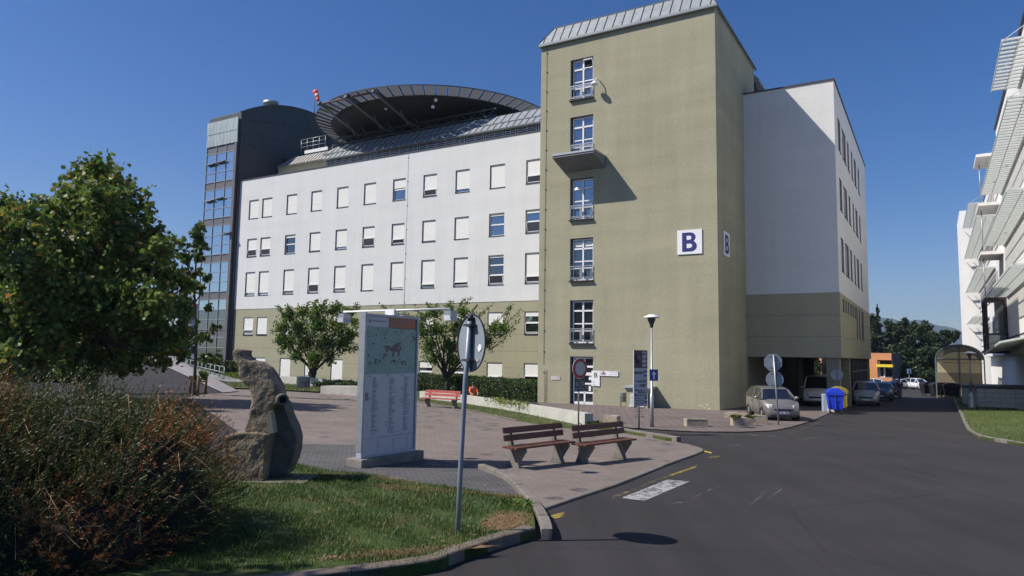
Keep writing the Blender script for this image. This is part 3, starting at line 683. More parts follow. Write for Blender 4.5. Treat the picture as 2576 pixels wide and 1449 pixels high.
for s_, tn in [(e_.x, e_.y) for e_ in bm_ends]:
    tb = MB(); tf = 27
    tb.bar((s_, tn, HZ+.05), (s_, tf, HZ-.5), .22); tb.bar((s_, tn+.3, HZ-.05), (s_, tn+5, HZ-1.3), .16); tb.bar((s_, tn+5, HZ-1.3), (s_, tf, HZ-1.5), .16)
    for q in range(8):
        t0_ = tn+3.5+q*2.1; tb.bar((s_, t0_, HZ-.5), (s_, t0_+1.05, HZ-1.45), .09); tb.bar((s_, t0_+1.05, HZ-1.45), (s_, t0_+2.1, HZ-.5), .09)
    tb.lathe((s_-.15, tn-.05, HZ+.05), [(0, 0), (.2, 0), (.2, .3), (0, .3)], 14, axis=(1, 0, 0)); tb.build('boom', mat('grey steel', (.16, .17, .18), .5, .2, 3, metal=.4), hp, MB_)
mb = MB(); mb.tube([(bm_ends[0].x, bm_ends[0].y, HZ+.05), (bm_ends[2].x, bm_ends[2].y, HZ+.05)], .09, 8); mb.build('front_tube', mat('red brown steel', (.10, .05, .055), .6), hp, MB_)
mb = MB()
for t_ in (11.8, 15.5, 19.5, 24):
    mb.bar((HC[0]-9, t_, HZ-1.0), (HC[0]+10.5, t_, HZ-1.0), .14, .14); mb.bar((HC[0]-9, t_, HZ-1.6), (HC[0]+10.5, t_, HZ-1.6), .14, .14)
    for q in range(10):
        x_ = HC[0]-9+q*1.95; mb.bar((x_, t_, HZ-1), (x_+.97, t_, HZ-1.6), .08); mb.bar((x_+.97, t_, HZ-1.6), (x_+1.95, t_, HZ-1), .08)
for x_ in (-29, -24, -19, -14):
    for t_ in (12.5, 18, 24): mb.bar((x_, t_, 22.4), (x_, t_, HZ-.4), .2); mb.bar((x_, t_, 22.5), (x_+1.6, t_, HZ-.5), .1)
mb.build('trusses', m_steeld, hp, MB_)
mb = MB()
for x_, z_ in ((-15.0, HZ-.7), (-15.3, HZ-1.25), (-20.6, HZ-.5)): mb.lathe((x_, 8.6, z_), [(0, 0), (.13, .02), (.16, .12), (.1, .25), (0, .28)], 10)
mb.build('deck_lamps', m_frame, hp, MB_)
# wind sock on its mast
wsn = thing('windsock', 'small red and white windsock on a thin mast behind the vaulted roof', 'windsock', B(-30, 8.5, 22.5), -TH)
wsn.location = B(-34.5, 9.0, 23.1)
pw = toB(wsn.location); a_ = onT(790, 283, pw.y); b_ = onT(793, 229, pw.y)
mb = MB(); mb.tube([(b_.x, b_.y, 23.2), (b_.x, b_.y, b_.z+.3)], .035, 6); mb.build('mast', m_steeld, wsn, MB_)
mb = MB()
cpts = [(0, 0), (.22, -.35), (.36, -.75), (.48, -1.15)]
for i in range(3):
    p_, q_ = cpts[i], cpts[i+1]; r0_, r1_ = .26-.045*i, .26-.045*(i+1)
    mb.tube([(b_.x+p_[0], b_.y, b_.z+p_[1]), (b_.x+q_[0], b_.y, b_.z+q_[1])], [r0_, r1_], 10, mi=0 if i != 1 else 1)
mb.build('sock', [mat('signal red cloth', (.75, .09, .05), .7, .1), mat('pale cloth', (.75, .35, .3), .7, .1)], wsn, MB_)
# ================================================================== olive stair tower
tw = thing('stair_tower', 'tall olive stair tower with zinc rim, one window column and two letter B signs', 'tower', B(5.6, 0, -1), -TH)
SW, TZ = 11.21, 22.1
tz = [(18.02, 20.68), (14.2, 16.95), (10.4, 13.0), (6.62, 9.25), (2.8, 5.43), (-.88, 2.02)]
wx = [(2.11, 3.68), (2.12, 3.69), (2.14, 3.70), (2.17, 3.72), (2.19, 3.74), (2.22, 3.76)]
ops = [(wx[i][0], tz[i][0], wx[i][1], tz[i][1]) for i in range(6)]
mb = MB(); wall(mb, PF(0), 0, SW, -2.4, TZ, ops, .33)
mb.face([(SW, 0, -2.4), (SW, 10.2, -2.4), (SW, 10.2, TZ), (SW, 0, TZ)]); mb.face([(0, 0, -2.4), (0, 16, -2.4), (0, 16, TZ), (0, 0, TZ)]); mb.face([(0, 0, TZ-.02), (SW, 0, TZ-.02), (SW, 10.2, TZ-.02), (0, 10.2, TZ-.02)])
mb.face([(SW, 10.2, 2.1), (0, 10.2, 2.1), (0, 10.2, TZ), (SW, 10.2, TZ)])
mb.build('tower_wall', [m_olive, m_reveal], tw, MB_)
# zinc hipped rim
E0, I0 = .14, .62
mb = MB(); za, zb = TZ+.06, TZ+1.28
out = [(-E0, -E0), (SW+E0, -E0), (SW+E0, 10.3), (-E0, 10.3)]; inn = [(I0, I0), (SW-I0, I0), (SW-I0, 10.3), (I0, 10.3)]
for i in (0, 1, 3):
    a, b_, c, d = out[i], out[(i+1) % 4], inn[(i+1) % 4], inn[i]
    mb.face([(*a, za), (*b_, za), (*c, zb), (*d, zb)]); mb.face([(*a, za-.2), (*b_, za-.2), (*b_, za), (*a, za)])
mb.face([(*q, zb) for q in inn]); mb.face([(*q, za-.2) for q in out])
mb.build('zinc_rim', m_zinc, tw, MB_)
mb = MB(); n_ = 19
for i in range(n_):
    x = -E0+.35+(SW+2*E0-.7)*i/(n_-1); xi = min(max(x, I0), SW-I0); k_ = min(1, max(.15, min((x+E0)/(I0+E0), (SW+E0-x)/(I0+E0))))
    mb.bar((x, -E0-.01, za+.02), (x+(xi-x)*0, -E0+(I0+E0)*k_-.01, za+(zb-za)*k_+.02), .03, .05, upv=(0, -1, 1))
for (p_, q_) in ((out[0], inn[0]), (out[1], inn[1])): mb.bar((*p_, za+.01), (*q_, zb+.01), .05, .06)
mb.bar((*inn[0], zb+.02), (*inn[1], zb+.02), .06, .06); mb.bar((*inn[1], zb+.02), (*inn[2], zb+.02), .06, .06)
mb.bar((-E0, -E0-.02, za-.19), (SW+E0, -E0-.02, za-.19), .05, .06); mb.bar((SW+E0+.02, -E0, za-.17), (SW+E0+.02, 10.3, za-.17), .05, .10)
mb.build('rim_seams', m_seam, tw, MB_)
def tall_window(i, x0, x1, z0, z1, dark):
    P = PF(-.11); mb = MB(); h = z1-z0; xm = (x0+x1)/2
    ring(mb, P, x0+.10, z0+.03, x1-.04, z1-.05, .07, .30, .40); pbox(mb, P, xm-.02, z0+.05, .29, xm+.08, z1-.08, .40)
    for f_ in (.24, .52+.02, .70): pbox(mb, P, x0+.12, z1-h*f_-.035, .31, x1-.05, z1-h*f_+.035, .39)
    pbox(mb, P, x0+.12, z1-h*.24-.055, .29, x1-.05, z1-h*.24+.045, .40)
    w_ = mb.build('window', m_frame, tw, MB_)
    gb = MB()
    gb.face([P(x0+.12, z0+.05, .36), P(x1-.05, z0+.05, .36), P(x1-.05, z1-.06, .36), P(x0+.12, z1-.06, .36)]); gb.build('pane', m_glassd if dark else m_glass, w_, MB_)
    if i == 0:
        tb = MB(); tb.bar(P(xm+.12, z1-.62, .28), P(x1-.08, z1-.62, .28), .05); tb.bar(P(xm+.12, z1-.62, .28), P(xm+.12, z1-.14, .12), .04); tb.bar(P(x1-.08, z1-.62, .28), P(x1-.08, z1-.14, .12), .04); tb.bar(P(xm+.12, z1-.14, .12), P(x1-.08, z1-.14, .12), .05); tb.build('tilted_sash', m_frame, w_, MB_)
        tb = MB(); tb.face([P(xm+.1, z1-.6, .35), P(x1-.08, z1-.6, .35), P(x1-.08, z1-.12, .35), P(xm+.1, z1-.12, .35)]); tb.build('open_gap', m_room, w_, MB_)
    if i == 3:
        tb = MB()
        for a_, b_ in ((x0+.2, xm-.06), (xm+.12, x1-.12)): tb.face([P(a_, z1-.5, .352), P(b_, z1-.5, .352), P(b_, z1-.2, .352), P(a_, z1-.2, .352)])
        tb.build('roller_blind', m_blind, w_, MB_)
    rb = MB(); rz = z0+h*.30+.1
    rb.bar(P(x0+.02, rz, .03), P(x1-.02, rz, .03), .05); rb.bar(P(x0+.02, rz-.10, .03), P(x1-.02, rz-.10, .03), .03); rb.bar(P(x0+.02, z0+.12, .03), P(x1-.02, z0+.12, .03), .04)
    for a_, b_ in ((x0+.10, xm-.05), (xm+.05, x1-.10)):
        for (p_, q_) in (((a_, z0+.2), (b_, z0+.2)), ((b_, z0+.2), (b_, rz-.17)), ((b_, rz-.17), (a_, rz-.17)), ((a_, rz-.17), (a_, z0+.2))): rb.bar(P(*p_, .03), P(*q_, .03), .03, upv=(0, 1, 0))
    for x in (x0+.03, xm-.02, xm+.02, x1-.03): rb.bar(P(x, z0+.1, .03), P(x, rz, .03), .025, upv=(0, 1, 0))
    rb.build('guard_rail', m_steel, w_, MB_)
    sb = MB(); pbox(sb, P, x0-.03, z0-.05, -.07, x1+.03, z0+.005, .30); sb.build('sill', m_trim, w_, MB_)
for i in range(5): tall_window(i, *wx[i], *tz[i], dark=i >= 3)
# interior pendant lamp seen lit in the third window
mb = MB(); mb.lathe((2.47, .42, 12.35), [(.17, 0), (.17, .06), (.06, .2), (0, .21)], 14); ml = mat('lit lamp shade', (.8, .75, .6), .5, 0); nb = ml.node_tree.nodes['Principled BSDF']; nb.inputs['Emission Color'].default_value = (1, .85, .55, 1); nb.inputs['Emission Strength'].default_value = .8
mb.v = [Vector((v.x, v.y-.08, v.z)) for v in mb.v]; mb.build('ceiling_lamp', ml, tw, MB_)
# canopy slab under the second window
mb = MB(); mb.prism([(1.75, -1.66, 13.98), (1.75, -1.66, 14.16), (1.75, -.02, 14.16), (1.75, -.02, 13.45)], (2.75, 0, 0)); mb.build('canopy', m_conc if 0 else mat('grey canopy', (.17, .18, .20), .8, .15), tw, MB_)
mb = MB(); mb.box((1.72, -1.70, 14.1), (4.53, -1.62, 14.22)); mb.box((4.46, -1.7, 14.1), (4.54, -.01, 14.22)); mb.build('canopy_edge', m_steel, tw, MB_)
# entrance door
P = PF(-.11); x0, x1 = wx[5]; z0, z1 = tz[5]
mb = MB(); ring(mb, P, x0+.12, z0+.02, x1-.03, z1-.05, .08, .32, .42); xm = (x0+x1)/2+.1
pbox(mb, P, xm-.03, z0+.05, .30, xm+.07, z0+.82, .40); pbox(mb, P, xm-.02, z1-.75, .31, xm+.05, z1-.08, .40)
for z_, h_ in ((z0+.12, .08), (z0+.74, .05), (z0+1.28, .05), (z0+1.86, .09), (z0+2.30, .06)): pbox(mb, P, x0+.15, z_-h_, .30, x1-.06, z_+h_, .40)
dr = mb.build('door', m_frame, tw, MB_)
mb = MB(); mb.face([P(x0+.15, z0+.05, .37), P(x1-.05, z0+.05, .37), P(x1-.05, z1-.06, .37), P(x0+.15, z1-.06, .37)]); mb.build('door_glass', m_glassd, dr, MB_)
mb = MB()
for a_, b_, c_, d_ in ((.40, .92, .56, 1.16), (1.14, 1.5, 1.34, 1.76), (1.14, .85, 1.28, 1.18)): mb.face([P(x0+a_, z0+b_, .36), P(x0+c_, z0+b_, .36), P(x0+c_, z0+d_, .36), P(x0+a_, z0+d_, .36)])
mb.build('notices', m_frame, dr, MB_)
P = PF(0)
# wall lamp by the top window
q = onT(1495, 208, -.5)
mb = MB(); mb.tube([(q.x+.15, 0, q.z+.25), (q.x+.1, -.35, q.z+.3), (q.x, -.5, q.z+.1)], .035, 6); mb.lathe((q.x, -.5, q.z-.12), [(0, .25), (.08, .2), (.22, .05), (.24, 0), (.1, -.06), (0, -.08)], 16)
mb.build('wall_lamp', m_frame, tw, MB_)
mb = MB(); mb.tube([(.42, -.03, TZ), (.42, -.03, 1.5)], .010, 5)
z = TZ-.6
while z > 1: mb.box((.39, -.06, z), (.47, 0, z+.03)); z -= 1.28
mb.tube([(.52, -.06, 1.2), (.52, -.06, -.95)], .012, 6); mb.tube([(.60, -.06, 1.2), (.60, -.06, -.95)], .012, 6); mb.build('lightning_conductor', m_steeld, tw, MB_)
# flaking patches at the foot of the wall
def flake(mb, c, r, d, k=9):
    pts = [P(c[0]+r*random.uniform(.5, 1.3)*math.cos(2*math.pi*i/k)*1.6, c[1]+r*random.uniform(.4, 1.2)*math.sin(2*math.pi*i/k), d) for i in range(k)]; mb.face(pts)
mb = MB()
for px_, py_, r_ in ((1712, 1006, .045), (1704, 1012, .03), (1733, 1008, .035), (1760, 1021, .055), (1778, 1019, .06), (1771, 1026, .07), (1790, 1012, .03), (1748, 1026, .03), (1722, 1024, .02), (1786, 1027, .05)):
    q = onT(px_, py_, 0)
    for _ in range(3): flake(mb, (q.x+random.uniform(-.12, .12), q.z+random.uniform(-.06, .06)), r_*random.uniform(.3, .8), -.004-.0015*_, 7)
mb.build('flaked_plaster', mat('bare plaster', (.55, .53, .46), .95, .2), tw, MB_)
# letter signs
m_sign = mat('white sign face', (.78, .78, .80), .5, .03); m_navy = mat('navy lettering', (.02, .02, .16), .5, 0); m_blk = mat('black lettering', (.02, .02, .025), .6, 0)
def letter_b(name, parent, M, size, m):
    """bold sans capital B with two counters as one raised shape"""
    cu = bpy.data.curves.new(name, 'CURVE'); cu.dimensions = '2D'; cu.fill_mode = 'BOTH'; cu.extrude = .006
    def spl(pts):
        s_ = cu.splines.new('POLY'); s_.points.add(len(pts)-1); s_.use_cyclic_u = True
        for k_, p_ in enumerate(pts): s_.points[k_].co = (p_[0]*size, p_[1]*size, 0, 1)
    def arc(cx, cy, rx, ry, a0, a1, n=12): return [(cx+rx*math.cos(R(a0+(a1-a0)*k_/n)), cy+ry*math.sin(R(a0+(a1-a0)*k_/n))) for k_ in range(n+1)]
    spl([(-.36, -.5), (.05, -.5)]+arc(.10, -.22, .31, .28, -90, 62)+arc(.06, .255, .29, .245, -40, 90)+[(-.36, .5)])
    spl([(-.13, -.32), (-.13, -.08)]+arc(.04, -.20, .13, .12, 90, -90, 10)); spl([(-.13, .11), (-.13, .34)]+arc(.02, .225, .115, .115, 90, -90, 10))
    t = bpy.data.objects.new('tmp', cu); COL.objects.link(t); dg = bpy.context.evaluated_depsgraph_get(); me = bpy.data.meshes.new_from_object(t.evaluated_get(dg)); bpy.data.objects.remove(t)
    me.transform(pm(parent).inverted() @ M); me.materials.clear(); me.materials.append(m); o = bpy.data.objects.new(name, me); COL.objects.link(o); o.parent = parent
for nm, bx, org, xa, lab in (('building_sign', ((8.95, -.06, 7.85), (10.36, -.01, 9.23)), (9.62, -.066, 8.54), U, 'square white sign with navy letter B on the sunlit front of the olive tower'),
                        ('building_sign', ((SW+.01, 1.13, 7.86), (SW+.06, 2.49, 9.25)), (SW+.066, 1.82, 8.55), V, 'square white sign with letter B on the shaded side of the olive tower')):
    sg = thing(nm, lab, 'sign', MB_ @ ((Vector(bx[0])+Vector(bx[1]))/2), -TH)
    mb = MB(); mb.box(*bx); mb.build('panel', m_sign, sg, MB_)
    letter_b('letter', sg, frame_of(MB_ @ Vector(org), xa, (0, 0, 1)), 1.08, m_navy)
def z7(X, Y): return (1422.1+.16662*X, 858.6+.16662*Y)
def wallsign(x0, y0, x1, y1): a = onT(*z7(x0, y0), 0); b_ = onT(*z7(x1, y1), 0); return a.x, b_.z, b_.x, a.z
x0, z0, x1, z1 = wallsign(400, 443, 523, 678)
sg = thing('door_sign', 'white notice board with black letter B and a ward strip beside the tower door', 'sign', B(x0, -.02, z0), -TH)
mb = MB(); mb.box((x0, -.05, z0), (x1, -.01, z1)); X0, Z0_, X1, Z1_ = wallsign(523, 449, 800, 528); mb.box((X0+.01, -.05, Z0_), (X1, -.01, Z1_)); mb.build('panel', m_sign, sg, MB_)
text('letter', 'B', .42, m_blk, sg, frame_of(B(x0+(x1-x0)*.52, -.052, z1-.27), U, (0, 0, 1)), .002, .006)
mb = MB()
for k in range(7): mb.box((x0+.08, -.054, z1-.62-k*.09), (x0+.08+random.uniform(.12, .3), -.05, z1-.60-k*.09))
mb.build('small_print', mat('grey print', (.4, .4, .42), .7, 0), sg, MB_)
text('heading', 'VZDĚLÁVACÍ INSTITUT', .095, MATS['grey print'], sg, frame_of(B(X0+.98, -.052, Z0_+.23), U, (0, 0, 1)), .001, sx=.72); text('heading', 'ODBORNÁ KNIHOVNA', .085, MATS['grey print'], sg, frame_of(B(X0+.92, -.052, Z0_+.10), U, (0, 0, 1)), .001, sx=.72)
mb = MB(); xx = X0+.08
for a_, b_, c_, d_ in ((xx, Z0_+.06, xx+.32, Z0_+.07), (xx, Z1_-.06, xx+.32, Z1_-.05), (xx, Z0_+.06, xx+.01, Z1_-.05), (xx+.31, Z0_+.06, xx+.32, Z1_-.05)): mb.box((a_, -.054, b_), (c_, -.05, d_))
mb.build('emblem_frame', mat('red print', (.5, .08, .08), .7, 0), sg, MB_)
mb = MB()
for k, (a_, h_) in enumerate(((.03, .07), (.10, .10), (.16, .2), (.22, .10), (.27, .07))): mb.box((xx+a_-.02, -.055, Z0_+.09), (xx+a_+.02, -.05, Z0_+.09+h_))
mb.build('emblem', m_navy, sg, MB_)
mb = MB(); a_ = onT(*(1387, 946), 0); b_ = onT(1409, 956, 0); mb.box((a_.x, -.03, b_.z), (b_.x, -.01, a_.z)); o = mb.build('wall_plate', mat('faded plate', (.5, .5, .46), .7, .2), None, MB_); tag(o, 'small pale worn plate on the olive tower left of the door', 'plate')
# ventilation housing against the wall
a_ = onT(*z7(922, 700), -.95); b_ = onT(*z7(1246, 1030), -.95)
vh = thing('vent_housing', 'low olive ventilation housing with louvre and flat metal lid against the tower wall', 'housing', B((a_.x+b_.x)/2, -.5, -.85), -TH)
mb = MB(); mb.box((a_.x, -.95, -2), (b_.x, -.01, a_.z)); mb.build('body', m_olive, vh, MB_)
mb = MB(); mb.box((a_.x-.15, -1.1, a_.z), (b_.x+.2, -.01, a_.z+.10)); mb.box((a_.x-.08, -1.03, a_.z-.1), (b_.x+.1, -.02, a_.z)); mb.build('lid', mat('pale lid', (.33, .36, .37), .6, .1), vh, MB_)
mb = MB()
for z in np.arange(b_.z+.22, a_.z-.35, .07): mb.box((a_.x+.25, -.99, z), (b_.x-.3, -.94, z+.035))
mb.box((a_.x+.2, -1.0, b_.z+.12), (b_.x-.22, -.92, b_.z+.18)); mb.build('louvre', m_frame, vh, MB_)
mb = MB(); mb.box((b_.x-.01, -.9, -1.5), (b_.x+.03, -.05, a_.z-.32)); mb.build('side_door', mat('brown door', (.10, .055, .03), .7, .1), vh, MB_)

# ================================================================== corner annex on pillars
an = thing('corner_annex', 'white and olive corner wing raised on pillars over a drive-through passage', 'building', B(13.9, 18, -1.2), -TH)
TA, SA, TE, AZ, SZ = 6.78, 16.58, 29.5, 19.05, 2.17
mb = MB(); so_ = []
tcols = [(8.45, 9.9), (10.9, 13.1), (14.1, 15.25), (16.85, 17.8), (18.95, 20.6), (22.1, 23.2), (24.6, 25.7), (26.8, 27.9)]
for z0, z1 in ((15.2, 17.28), (11.38, 13.42), (7.5, 9.62)):
    for k, (a, b_) in enumerate(tcols[:6]): so_.append((a, z0, b_, z1))
lo_ = [(8.3+1.5*k, 4.95, 9.15+1.5*k, 5.8) for k in range(6)]+[(17.0, 3.55, 17.9, 5.8), (18.9, 3.55, 19.9, 5.8), (21.2, 3.55, 23, 5.8)]
wall(mb, PS(SA), TA, TE, 6.05, AZ, so_, .2); mb.face([(SW, TA, 6.05), (SA, TA, 6.05), (SA, TA, AZ), (SW, TA, AZ)])
mb.face([(SW, TA, AZ-.01), (SA, TA, AZ-.01), (SA, TE, AZ-.01), (SW, TE, AZ-.01)]); mb.face([(SW, TE, 6), (SA, TE, 6), (SA, TE, AZ), (SW, TE, AZ)])
mb.build('upper_wall', [m_white, m_reveal], an, MB_)
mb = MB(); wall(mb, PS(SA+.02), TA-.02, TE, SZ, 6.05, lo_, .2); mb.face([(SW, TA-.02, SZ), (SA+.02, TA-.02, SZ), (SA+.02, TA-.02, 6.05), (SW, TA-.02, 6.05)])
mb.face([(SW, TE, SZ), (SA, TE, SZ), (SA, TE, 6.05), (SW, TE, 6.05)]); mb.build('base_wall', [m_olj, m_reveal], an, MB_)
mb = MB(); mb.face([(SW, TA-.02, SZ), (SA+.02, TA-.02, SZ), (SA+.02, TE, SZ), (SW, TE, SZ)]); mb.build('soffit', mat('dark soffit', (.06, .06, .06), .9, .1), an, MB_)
for a, z0, b_, z1 in so_:
    m2 = MB(); ring(m2, PS(SA), a, z0, b_, z1, .07, .12, .2); pbox(m2, PS(SA), a-.02, z0-.04, -.05, b_+.02, z0, .12, 1); w_ = m2.build('window', [m_frame, m_trim], an, MB_)
    m3 = MB(); q = PS(SA); m3.face([q(a+.05, z0+.05, .17), q(b_-.05, z0+.05, .17), q(b_-.05, z1-.05, .17), q(a+.05, z1-.05, .17)]); m3.build('pane', m_glassd, w_, MB_)
for a, z0, b_, z1 in lo_:
    m2 = MB(); ring(m2, PS(SA), a, z0, b_, z1, .06, .12, .2); w_ = m2.build('window', m_trim, an, MB_)
    m3 = MB(); q = PS(SA); m3.face([q(a+.05, z0+.05, .17), q(b_-.05, z0+.05, .17), q(b_-.05, z1-.05, .17), q(a+.05, z1-.05, .17)]); m3.build('pane', m_glassd, w_, MB_)
mb = MB(); mb.box((SW+.02, TA-.07, AZ), (SA+.07, TA+.3, AZ+.08)); mb.box((SA-.3, TA+.3, AZ), (SA+.07, TE, AZ+.08)); mb.build('coping', m_trim, an, MB_)
m_pil = mat('pillar render', (.20, .20, .16), .9, .1)
for s_, t_ in ((16.1, 7.3), (16.1, 13.0), (12.0, 18.5), (16.1, 29.1)):
    m2 = MB(); m2.box((s_-.36, t_-.36, -2.4), (s_+.36, t_+.36, SZ)); m2.build('pillar', m_pil, an, MB_)
mb = MB(); mb.box((SW-3, 6.8, -2.4), (SW+.002, 30, SZ)); mb.box((SW, 29.0, -2.4), (12.1, 29.3, SZ)); mb.build('passage_wall', m_pil, an, MB_)
mb = MB()
for k in range(13): t_ = 15.6+k*1.1; mb.box((16.30, t_-.05, -2.4), (16.40, t_+.05, SZ))
mb.box((16.29, 15.6, -1.2), (16.39, 28.8, -.9)); mb.box((16.29, 15.6, 1.2), (16.39, 28.8, 1.3)); fr_ = mb.build('shopfront_frame', m_steeld, an, MB_)
mb = MB(); mb.face([(16.33, 15.6, -2.4), (16.33, 28.8, -2.4), (16.33, 28.8, SZ), (16.33, 15.6, SZ)]); mb.face([(14.4, 15.6, -2.4), (16.33, 15.6, -2.4), (16.33, 15.6, SZ), (14.4, 15.6, SZ)]); mb.face([(14.4, 15.6, -2.4), (14.4, 28.8, -2.4), (14.4, 28.8, SZ), (14.4, 15.6, SZ)]); mb.build('shopfront_glass', m_glassd, an, MB_)
# roof plant between the tower and annex
rp_ = thing('roof_plant_room', 'dark louvred roof storey with sloping zinc sides behind the olive tower', 'roof storey', B(9, 14, 19), -TH)
mb = MB(); mb.box((3, 10.22, 19.0), (SW+.0, 20, 21.1)); mb.build('wall', m_trim, rp_, MB_)
mb = MB()
for z in np.arange(19.3, 21, .17): mb.box((SW+.01, 10.4, z), (SW+.06, 13.4, z+.06))
mb.box((SW+.01, 10.3, 19.1), (SW+.08, 10.4, 21.1)); mb.box((SW+.01, 13.4, 19.1), (SW+.08, 13.5, 21.1)); mb.build('louvre', m_steeld, rp_, MB_)
mb = MB(); e = [(2.9, 21.1), (SW+.35, 21.1), (SW+.35, 21.3), (SW-.7, 22.35), (2.9, 22.35)]; mb.prism([(x, 10.25, z) for x, z in e], (0, 10, 0)); mb.build('zinc_slope', m_zinc, rp_, MB_)
# ================================================================== white building with sunshades at the right edge
S5 = 25.9
m_wp = render_wall('white facade panel', (.80, .79, .77), None, .05)
m_slat = mat('aluminium slat', (.55, .58, .56), .45, .06, 5, metal=.2)
m_conw = mat('white concrete', (.72, .70, .68), .85, .08)
rb = thing('office_block', 'white office block with rows of slatted sunshades along the right edge', 'building', B(30, 20, -1), -TH)
mb = MB()
slots = []
ZL = [(-1.0, 6.2), (6.7, 9.9), (10.3, 13.8), (14.2, 17.2), (17.6, 19.6)]
TN, T1 = -6.0, 24.7
rows5 = []
for lev, z0 in enumerate((4.2, 7.9, 11.5, 15.1)):
    t_ = TN+1
    while t_ < 54:
        if not (T1-3.2 < t_ < T1+4): rows5.append((t_, z0, t_+1.0, z0+1.5))
        t_ += 1.65
far = [r_ for r_ in rows5 if r_[0] > T1+4]; near = [r_ for r_ in rows5 if r_[0] < 2]
PL = lambda a, z, d: Vector((S5+d, a, z))
wall(mb, PL, TN, T1, 2.6, 19.6, near, .25); wall(mb, PL, T1, 55, 2.6, 17.4, far, .25)
mb.face([(S5, TN, 19.6), (S5+14, TN, 19.6), (S5+14, T1, 19.6), (S5, T1, 19.6)]); mb.face([(S5, T1, 17.4), (S5, T1, 19.6), (S5+14, T1, 19.6), (S5+14, T1, 17.4)]); mb.face([(S5, T1, 17.4), (S5+14, T1, 17.4), (S5+14, 55, 17.4), (S5, 55, 17.4)])
mb.face([(S5, TN, 2.6), (S5+14, TN, 2.6), (S5+14, TN, 19.6), (S5, TN, 19.6)])
mb.build('upper_wall', [m_wp, m_reveal], rb, MB_)
# ground floor set back a little under the canopy
mb = MB(); S6 = 26.6
mb.face([(S6, TN, -2.4), (S6, 55, -2.4), (S6, 55, 2.6), (S6, TN, 2.6)]); mb.face([(S5, TN, 2.6), (S6, TN, 2.6), (S6, 55, 2.6), (S5, 55, 2.6)]); mb.build('ground_floor_wall', m_wp, rb, MB_)
mb = MB(); mb.box((S6-.06, 6, -2), (S6+.02, 19, -.35)); mb.build('plinth', mat('brown plinth', (.23, .15, .11), .9, .2), rb, MB_)
for grp in (near, far):
    for a, z0, b_, z1 in grp:
        m2 = MB(); ring(m2, PL, a, z0, b_, z1, .08, .14, .24); w_ = m2.build('window', m_frame, rb, MB_)
        m3 = MB(); m3.face([PL(a+.06, z0+.06, .2), PL(b_-.06, z0+.06, .2), PL(b_-.06, z1-.06, .2), PL(a+.06, z1-.06, .2)]); m3.build('pane', m_glassd, w_, MB_)
mb = MB(); t_ = TN
while t_ < 55:
    for z0 in (3.7, 7.45, 11.1, 14.7):
        mb.box((S5-.05, t_+.25, z0), (S5+.0, t_+.5, z0+.12))
    t_ += .82
mb.build('weep_slots', m_trim, rb, MB_)
mb = MB(); mb.box((S5-.12, TN, 19.6), (S5+.3, T1, 19.75)); mb.box((S5-.05, T1, 17.4), (S5+.3, 55, 17.5)); mb.build('coping', m_trim, rb, MB_)
# projecting end wall that closes the row
mb = MB(); mb.box((S5-1.55, 56.2, -2.4), (S5+12, 66, 19.3)); mb.build('end_wall', m_wp, rb, MB_)
# sunshades: slats across, on two rails
def shade(t0, t1, z, so_=1.32, step=.45, long_=()):
    m2 = MB(); t_ = t0; k = 0
    while t_ < t1:
        m2.box((S5-so_, t_, z-.05), (S5-.02, t_+.14, z+.05)); t_ += step; k += 1
    for s_ in (S5-so_+.02, S5-so_*.5, S5-.1): m2.box((s_-.025, t0, z-.10), (s_+.025, t1, z-.045))
    m2.box((S5-.06, t0, z-.14), (S5-.01, t1, z+.07))
    t_ = t0
    while t_ < t1+.1: m2.bar((S5-so_+.1, min(t_, t1-.05), z), (S5, min(t_, t1-.05), z+.85), .03); t_ += 4.5
    m2.build('sunshade', m_slat, rb, MB_)
for z, ta_, tb_ in ((17.3, .6, 8.0), (14.1, -.6, 21.8), (10.35, 2.0, 21.6), (6.7, 2.0, 21.6)): shade(ta_, tb_, z, 1.34, .55)
for t0, t1, z in ((41, 56, 17.2), (28, 56, 13.7), (31, 56, 9.85), (41, 56, 6.3)): shade(t0, t1, z, 1.32, .5)
# balcony slabs and brackets between the two sections
for z in (17.3, 13.6, 9.95):
    m2 = MB(); m2.prism([(S5-1.4, 23.2, z), (S5-1.4, 27.2, z), (S5, 27.2, z), (S5, 23.2, z)], (0, 0, .22)); b_ = m2.build('balcony_slab', m_conw, rb, MB_)
    m3 = MB(); m3.tube([(S5-1.1, 25.6, z), (S5-1.1, 25.6, z-3.2)], .04, 6); m3.build('post', m_steel, b_, MB_)
# dark framed bay
m2 = MB(); t0, t1, z0, z1, sx = 22.6, 26.6, 2.9, 6.6, S5-1.25
for s_ in (sx, S5-.1):
    for t_ in (t0, (t0+t1)/2, t1): m2.box((s_-.07, t_-.07, z0), (s_+.07, t_+.07, z1))
for z in (z0, z0+1.1, z1-.1): m2.box((sx-.08, t0-.08, z), (S5, t0+.08, z+.12)); m2.box((sx-.08, t0, z), (sx+.08, t1, z+.12))
m2.box((sx-.1, t0-.1, z1), (S5, t1+.1, z1+.12)); m2.box((sx-.2, t0-.2, z0-.2), (S5, t1+.1, z0))
by = m2.build('bay', mat('brown black frame', (.03, .018, .016), .5, .1), rb, MB_)
m3 = MB(); m3.face([(sx, t0, z0), (S5, t0, z0), (S5, t0, z0+1.1), (sx, t0, z0+1.1)]); m3.face([(sx, t0, z0), (sx, t1, z0), (sx, t1, z0+1.1), (sx, t0, z0+1.1)]); m3.face([(sx+.5, t0+.3, z0+1.1), (S5, t0+.3, z0+1.1), (S5, t0+.3, z1), (sx+.5, t0+.3, z1)]); m3.build('pane', m_glassd, by, MB_)
